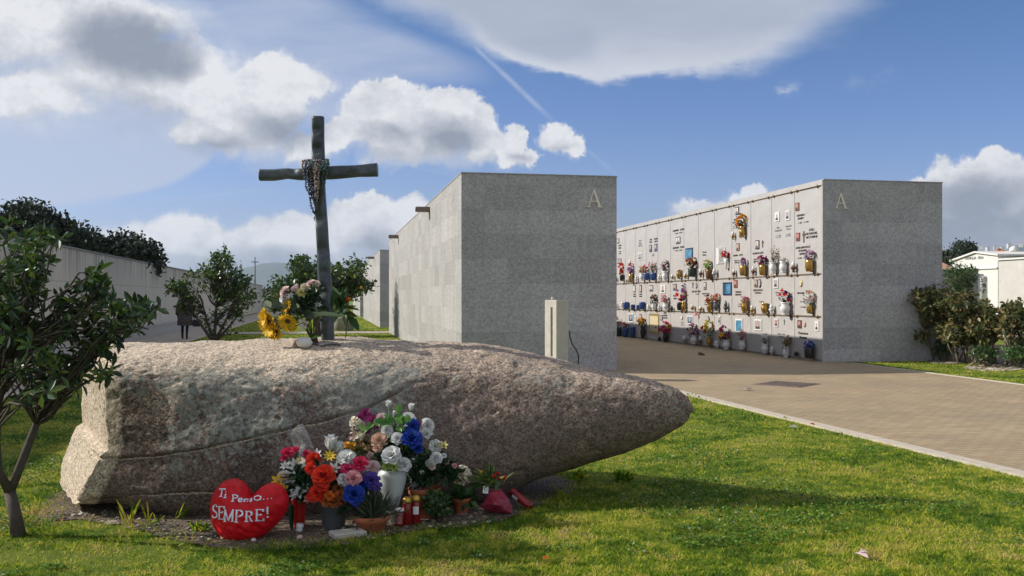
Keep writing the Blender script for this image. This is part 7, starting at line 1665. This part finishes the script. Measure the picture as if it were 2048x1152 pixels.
# ------------------------------------------------------------------ at the foot of the cross
c5 = lambda x, y: (500 + x / 6.775, 540 + y / 6.775)
FY = CY - .16
def small_bouquet(label, base_px, items, leaves, Y, leafmat=MAT_LEAF_DK, L=.06, W=.017, gather=None, name='flower_bunch'):
    base = on_rock(at(*base_px, Y).x, Y); root = empty(name, base, (0, 0, 0), label, 'flowers'); mb = MB()
    for (kind, col, x, y, r, *fc) in items:
        p = at(*c5(x, y), Y - .02) - base; rr_ = r / 6.775 / F * Y
        flower(kind, [pm(col)] + ([MAT_SUNC] if kind == 'sunflower' else [MAT_STAMEN] if kind in ('lily', 'daisy') else []), root, p + Vector((0, rng.normal(0, .02), 0)), rr_ * (1.0 if kind == 'sunflower' else 1.25), fc[0] if fc else ((x - 700) / 1200, -.8, .5))
        ga = Vector(gather) - base if gather else Vector((0, .02, 0)); mb.tube([p, p.lerp(ga, .5) + Vector((0, .01, .02)), ga], .004, 5)
    mb.build('stems', MAT_STEM, root)
    P = []
    for (x, y, n, rx, ry) in leaves:
        for _ in range(n): P.append(at(*c5(x + rng.normal(0, rx * .5), y + rng.normal(0, ry * .5)), Y + rng.normal(0, .03)) - base)
    if P: n = len(P); V, Q = leaf_arrays(P, rand_dirs(n, .3), rand_dirs(n, .8) + np.array([[0, -.4, 0]]), L * rng.uniform(.6, 1.2, n), W * rng.uniform(.7, 1.2, n)); link_mesh('leaves', np_mesh('leaves', V, Q, leafmat), root)
    return root
small_bouquet('dusty pink and white silk bouquet with dark leaves tied left of the cross foot', (626, 672), [('rose', 'palepink', 490, 300, 70, (-.5, -.6, .6)), ('rose', 'white', 470, 390, 60, (-.5, -.7, .2)), ('bud', 'palepink', 640, 270, 60, (-.2, -.3, 1)), ('rose', 'cream', 750, 240, 55), ('rose', 'palepink', 850, 190, 60, (0, -.4, 1)), ('rose', 'cream', 890, 190, 45), ('rose', 'paleyellow', 705, 310, 58), ('lily', 'white', 570, 370, 50), ('lily', 'white', 935, 490, 44), ('rose', 'palepink', 610, 260, 40), ('lily', 'white', 770, 730, 80, (-.2, -.8, -.2))],
              [(760, 440, 120, 260, 150), (860, 330, 50, 120, 80), (680, 500, 60, 180, 80)], CY - .12)
bp_ = on_rock(at(640, 0, FY).x, FY)
small_bouquet('bunch of yellow sunflowers laid sideways across the cross foot, stems to the right', (618, 676), [('sunflower', 'yellow', 285, 720, 180, (-.45, -.8, -.15)), ('sunflower', 'yellow', 240, 640, 120, (-.7, -.5, .1)), ('sunflower', 'yellow', 350, 820, 120, (-.3, -.7, -.5)), ('sunflower', 'yellow', 530, 690, 120, (-.35, -.8, -.45)), ('sunflower', 'yellow', 500, 500, 95, (-.6, -.6, .3)), ('sunflower', 'yellow', 560, 780, 55, (.3, -.8, -.4))], [(640, 570, 14, 140, 50), (330, 570, 8, 90, 40), (470, 790, 6, 50, 40)], FY, MAT_LEAF_GY, .13, .045, at(*c5(1150, 600), FY - .02))
st = empty('cut_stems', at(*c5(1000, 600), FY - .035), (0, 0, 0), 'pale green cut flower stems sticking out right of the cross', 'stems'); mb = MB()
for k in range(5): mb.tube([at(*c5(740, 580 + k * 14), FY - .03) - at(*c5(1000, 600), FY - .035), at(*c5(1000, 575 + k * 8), FY - .035) - at(*c5(1000, 600), FY - .035), at(*c5(1150 + k * 35, 590 + k * 9), FY - .03) - at(*c5(1000, 600), FY - .035)], .007, 6)
mb.build('stem_bundle', M_('pale_stem_green', (.20, .25, .14), .6, .15, 20), st)
small_bouquet('orange tulip with broad green leaves tucked behind the cross foot on its right', (690, 672), [('bud', 'orange', 1335, 435, 48, (.3, -.4, .8)), ('bud', 'orange', 1350, 520, 36, (.5, -.4, .4))], [(1240, 460, 14, 70, 70), (1270, 590, 10, 70, 60), (1220, 520, 12, 60, 60)], CY + .10, MAT_LEAF_GRN, .16, .03)
# white egg stone, small orange bloom, wire
es = on_rock(at(608, 0, CY - .25).x, CY - .25); eo = empty('egg_stone', es + Vector((0, 0, .042)), (0, R(8), R(10)), 'smooth white egg-shaped stone resting on the boulder left of the cross', 'stone'); mb = MB(); mb.ball((0, 0, 0), .055, 0, 18, 12, (1.1, .9, .78)); mb.build('stone', MAT_WSTONE, eo)
so_ = on_rock(at(596, 0, CY - .22).x, CY - .22); sx_ = empty('faded_bloom', so_ + Vector((0, 0, .03)), (0, 0, 0), 'single faded orange bloom beside the white egg stone', 'flower'); flower('carnation', [pm('peach')], sx_, (0, 0, 0), .045, (-.5, -.5, .5)); V, Q = leaf_arrays([(.08, .03, .03)], [(1, 0, .4)], [(0, -.5, 1)], [.09], [.02]); link_mesh('leaf', np_mesh('leaf', V, Q, MAT_LEAF_LT), sx_)
wbp = on_rock(at(633, 0, CY - .14).x, CY - .14); wo = empty('root_ornament', wbp, (0, 0, 0), 'twisted dark root standing on the boulder just left of the cross', 'root'); mb = MB(); mb.tube([(0, 0, -.02), (-.01, 0, .05), (.01, 0, .10), (-.005, 0, .17), (.02, 0, .24)], [.022, .017, .016, .014, .010], 8); mb.tube([(.0, 0, .06), (.04, 0, .09), (.055, 0, .14), (.05, 0, .20)], [.014, .012, .010, .007], 8); mb.build('wood', M_('dark_root', (.07, .05, .035), .8, .3, 20, .4, 60), wo)
ch = on_rock(at(650, 0, CY - .2).x, CY - .2); co2 = empty('chain', ch + Vector((0, 0, .006)), (0, 0, 0), 'loose metal chain coiled on the boulder at the foot of the cross', 'chain'); mb = MB()
for i in range(34):
    a = i * .30; x = (-.13 + i * .0075); p = on_rock(ch.x + x, ch.y + .03 * math.sin(a)) - ch; mb.ball((p.x, p.y, p.z + .004), .008, 0, 6, 4)
mb.build('links', BEAD['grey'], co2)
# ------------------------------------------------------------------ family chapels and wall behind the shrubs
MAT_PLASTER = M_('pale_roughcast', (.50, .475, .44), .9, .10, 3, .4, 90); MAT_WHITE = M_('white_trim', (.62, .60, .56), .8, .06, 4)
CH = Vector((19.4, 38, 0))
chp = empty('chapel', CH, (0, 0, ROW), 'small pale family chapel with a low gable and lettering, behind the shrubs on the right', 'chapel')
def zc_(py): return CAMZ + (HZ - py) / F * 38
# lit face is local x = 0, running along local y; nearer end at y = 0
mb = MB(); zl = zc_(512); zp = zc_(503); L0, L1 = -.05, 2.75
V = [(0, L0, -.1), (0, L1, -.1), (0, L1, zl - .12), (0, (L0 + L1) * .46, zp), (0, L0, zl)]; V += [(2.2, y, z) for x, y, z in V]
mb.add(V, [(4, 3, 2, 1, 0), (5, 6, 7, 8, 9), (0, 1, 6, 5), (1, 2, 7, 6), (2, 3, 8, 7), (3, 4, 9, 8), (4, 0, 5, 9)]); mb.build('wall', MAT_WHITE, chp)
mb = MB()
for (y0, z0), (y1, z1) in (((L0 - .1, zl), ((L0 + L1) * .46, zp)), (((L0 + L1) * .46, zp), (L1 + .1, zl - .13))):
    mb.add([(-.09, y0, z0 + .003), (-.09, y1, z1 + .003), (2.25, y1, z1 + .003), (2.25, y0, z0 + .003), (-.09, y0, z0 + .075), (-.09, y1, z1 + .075), (2.25, y1, z1 + .075), (2.25, y0, z0 + .075)], [(0, 1, 2, 3), (7, 6, 5, 4), (0, 4, 5, 1), (1, 5, 6, 2), (2, 6, 7, 3), (3, 7, 4, 0)])
mb.build('roof', MAT_WHITE, chp)
mb = MB(); mb.box((-.06, L0, zc_(537)), (-.001, L1, zc_(537) + .06)); mb.build('ledge', MAT_WHITE, chp)
tm = text_mesh('lettering', ['FAMIGLIA  VIDA'], .16, M_('grey_letters', (.16, .15, .15), .7), .01); link_mesh('lettering', tm, chp, (-.004, 1.35, zc_(513.5)), (0, 0, R(-90)))
w2 = empty('chapel_wall', CH - D1 * .06, (0, 0, ROW), 'pale roughcast wall with a coping, running out of the picture at the right edge', 'wall')
mb = MB(); mb.box((.02, -9, -.1), (.4, 0, zc_(521))); mb.build('wall', MAT_PLASTER, w2); mb = MB(); mb.box((-.05, -9, zc_(521) + .002), (.45, 0, zc_(521) + .07)); mb.build('coping', MAT_WHITE, w2)
# made-up darker wing in place of a cast shadow, with a tiled slope
lw = empty('shadow_wing', at(1890, 0, 35) * 1.0, (0, 0, R(-6)), 'low made-up grey wing in place of a cast shadow left of the chapel, with a tiled slope', 'tomb'); lw.location.z = 0
k = 35 / F; mb = MB(); mb.box((-3, 0, -.1), (64 * k, 1.6, CAMZ + (HZ - 540) * k)); mb.build('wall', M_('shadow_grey', (.30, .29, .28), .9, .12, 3), lw)
mb = MB(); mb.box((-3, -.05, CAMZ + (HZ - 540) * k + .002), (65 * k, 1.65, CAMZ + (HZ - 537.5) * k)); mb.build('coping', MAT_WHITE, lw)
z0 = CAMZ + (HZ - 537.4) * k + .002; mb = MB(); mb.add([(-3, .1, z0), (22 * k, .1, z0), (14 * k, 1.4, z0 + .34), (-3, 1.4, z0 + .34), (22 * k, 1.45, z0), (-3, 1.45, z0)], [(0, 1, 2, 3), (1, 4, 2), (3, 2, 4, 5), (0, 3, 5), (0, 5, 4, 1)]); mb.build('tiled_roof', M_('clay_tile', (.38, .20, .12), .85, .2, 10), lw)
# white tomb with a rounded finial, cut by the right edge
rt = empty('tomb', CH + D1 * 4 + D2 * 3.2, (0, 0, ROW), 'white flat-roofed tomb with a small dome, rising behind the wall at the right edge', 'tomb'); rp_ = at(2021, 0, 41); rt.location = (rp_.x, 41, 0); kk2 = 41 / F
mb = MB(); mb.box((0, 0, 0), (3.0, 2.0, CAMZ + (HZ - 506) * kk2)); mb.build('wall', MAT_WHITE, rt); mb = MB(); mb.box((-.12, -.12, CAMZ + (HZ - 506) * kk2 + .002), (3.1, 2.1, CAMZ + (HZ - 502) * kk2)); mb.build('coping', MAT_WHITE, rt)
mb = MB(); mb.lathe([(.16, 0), (.16, .06), (.15, .12), (.11, .18), (.05, .21)], 16, 0, Matrix.Translation((.30, .2, CAMZ + (HZ - 502) * kk2 + .002))); mb.build('dome', MAT_WHITE, rt)
# round white pillar with a domed top and creeper
pb = at(1962, 0, 35); pi_ = empty('round_pillar', (pb.x, 35, 0), (0, 0, 0), 'round white pillar with a domed cap behind the shrubs, before the chapel', 'pillar'); hz_ = CAMZ + (HZ - 556) * k
mb = MB(); mb.lathe([(.215, 0), (.215, hz_), (.19, hz_ + .06), (.10, hz_ + .08), (.10, hz_ + .12), (.07, hz_ + .15)], 24); mb.build('shaft', MAT_WHITE, pi_)
n = 46; P = np.stack([rng.normal(-.05, .06, n), np.full(n, -.225), hz_ - .28 + rng.normal(0, .13, n)], 1); V, Q = leaf_arrays(P, rand_dirs(n, 0), np.tile([[0, -1, .2]], (n, 1)), np.full(n, .07), np.full(n, .02)); cr = link_mesh('creeper', np_mesh('creeper', V, Q, MAT_LEAF_DK), loc=(pb.x, 35, 0)); tag(cr, 'dark creeper clinging to the round white pillar', 'creeper')
# orange machine beyond
em = empty('crane', (at(1998, 0, 70).x, 70, 0), (0, 0, 0), 'orange builder\'s crane showing above the wall beyond the chapel', 'crane'); k7 = 70 / F; MAT_OR = M_('orange_paint', (.55, .17, .03), .5, .2, 4)
h0 = CAMZ + (HZ - 518) * k7; h1 = CAMZ + (HZ - 497) * k7
mb = MB(); mb.box((-.12, -.12, 0), (.12, .12, h1)); mb.build('mast', M_('rust_mast', (.30, .13, .07), .7), em)
mb = MB(); mb.box((-.10, -.5, h1 - .62), (.42, .5, h1 - .16), bev=.04); mb.box((-.22, -.3, h1 - .42), (-.12, .3, h1 - .22)); mb.build('cab', MAT_OR, em); mb = MB(); mb.box((.56, -.10, 0), (.64, .10, h0 + .25)); mb.build('strut', bpy.data.materials['rust_mast'], em)
# dark round tree and fields beyond, houses on the hill
evergreen('dark round tree standing beyond the chapel on the right', 1930, 75, [(1930, 497, 18, 9, 70), (1922, 500, 10, 8, 20)], 0, 61)
for o in COL.objects:
    if o.get('label') == 'dark round tree standing beyond the chapel on the right': o['group'] = 'trees beyond the chapel'
evergreen('low green tree line beyond the shaded wing', 1898, 80, [(1896, 515, 16, 8, 40), (1912, 512, 14, 7, 30)], 0, 62)
for o in COL.objects:
    if o.get('label') == 'low green tree line beyond the shaded wing': o['group'] = 'trees beyond the chapel'; o['label'] = 'low green tree beyond the made-up shadow wing'
MAT_HOUSE = M_('far_house_wall', (.62, .58, .53), .8, .1); MAT_HROOF = M_('far_house_roof', (.32, .16, .11), .8, .1)
rr = random.Random(4)
for i, (px, py) in enumerate([(1962, 493), (1975, 497), (1990, 494), (2004, 497), (2018, 491), (2032, 494), (2042, 489), (2060, 491), (1952, 501), (2085, 488)]):
    Y = 3200 + rr.uniform(-40, 40); p = at(px, py + 1.0, Y); r_ = empty('far_house', (p.x, Y, p.z - 8), (0, 0, rr.uniform(-.5, .5)), f'tiny pale house on the right hillside, {["lowest on the ridge line left", "beside a darker patch of scrub", "near the middle of the slope", "small and low in the scrub", "high on the slope", "beneath the crest", "at the crest by the picture edge", "past the tomb dome", "leftmost above the dark tree", "outermost at the right"][i]}', 'house', 'pale houses on the far hillside')
    w_ = rr.uniform(8, 13); d_ = rr.uniform(6, 9); h_ = rr.uniform(5, 8)
    mb = MB(); mb.box((-w_ / 2, -d_ / 2, 0), (w_ / 2, d_ / 2, h_ + 8)); mb.build('wall', MAT_HOUSE, r_)
    mb = MB(); z = h_ + 8.02; mb.add([(-w_ / 2 - .5, -d_ / 2 - .5, z), (w_ / 2 + .5, -d_ / 2 - .5, z), (w_ / 2 + .5, d_ / 2 + .5, z), (-w_ / 2 - .5, d_ / 2 + .5, z), (-w_ / 2 - .5, 0, z + 2), (w_ / 2 + .5, 0, z + 2)], [(0, 1, 5, 4), (2, 3, 4, 5), (0, 4, 3), (1, 2, 5), (3, 2, 1, 0)]); mb.build('roof', MAT_HROOF, r_)
# ------------------------------------------------------------------ the air between here and the hills
hz_m = bpy.data.materials.new('air'); hz_m.use_nodes = True; _nt = hz_m.node_tree; _nt.nodes.clear()
_o = _nt.nodes.new('ShaderNodeOutputMaterial'); _v = _nt.nodes.new('ShaderNodeVolumePrincipled')
_v.inputs['Color'].default_value = (.66, .79, .97, 1); _v.inputs['Density'].default_value = 1.1e-4; _v.inputs['Anisotropy'].default_value = .2
_nt.links.new(_v.outputs[0], _o.inputs['Volume'])
mb = MB(); mb.box((-7100, -70, -9), (7100, 7100, 240))
hzo = tag(mb.build('haze', hz_m), kind='stuff')
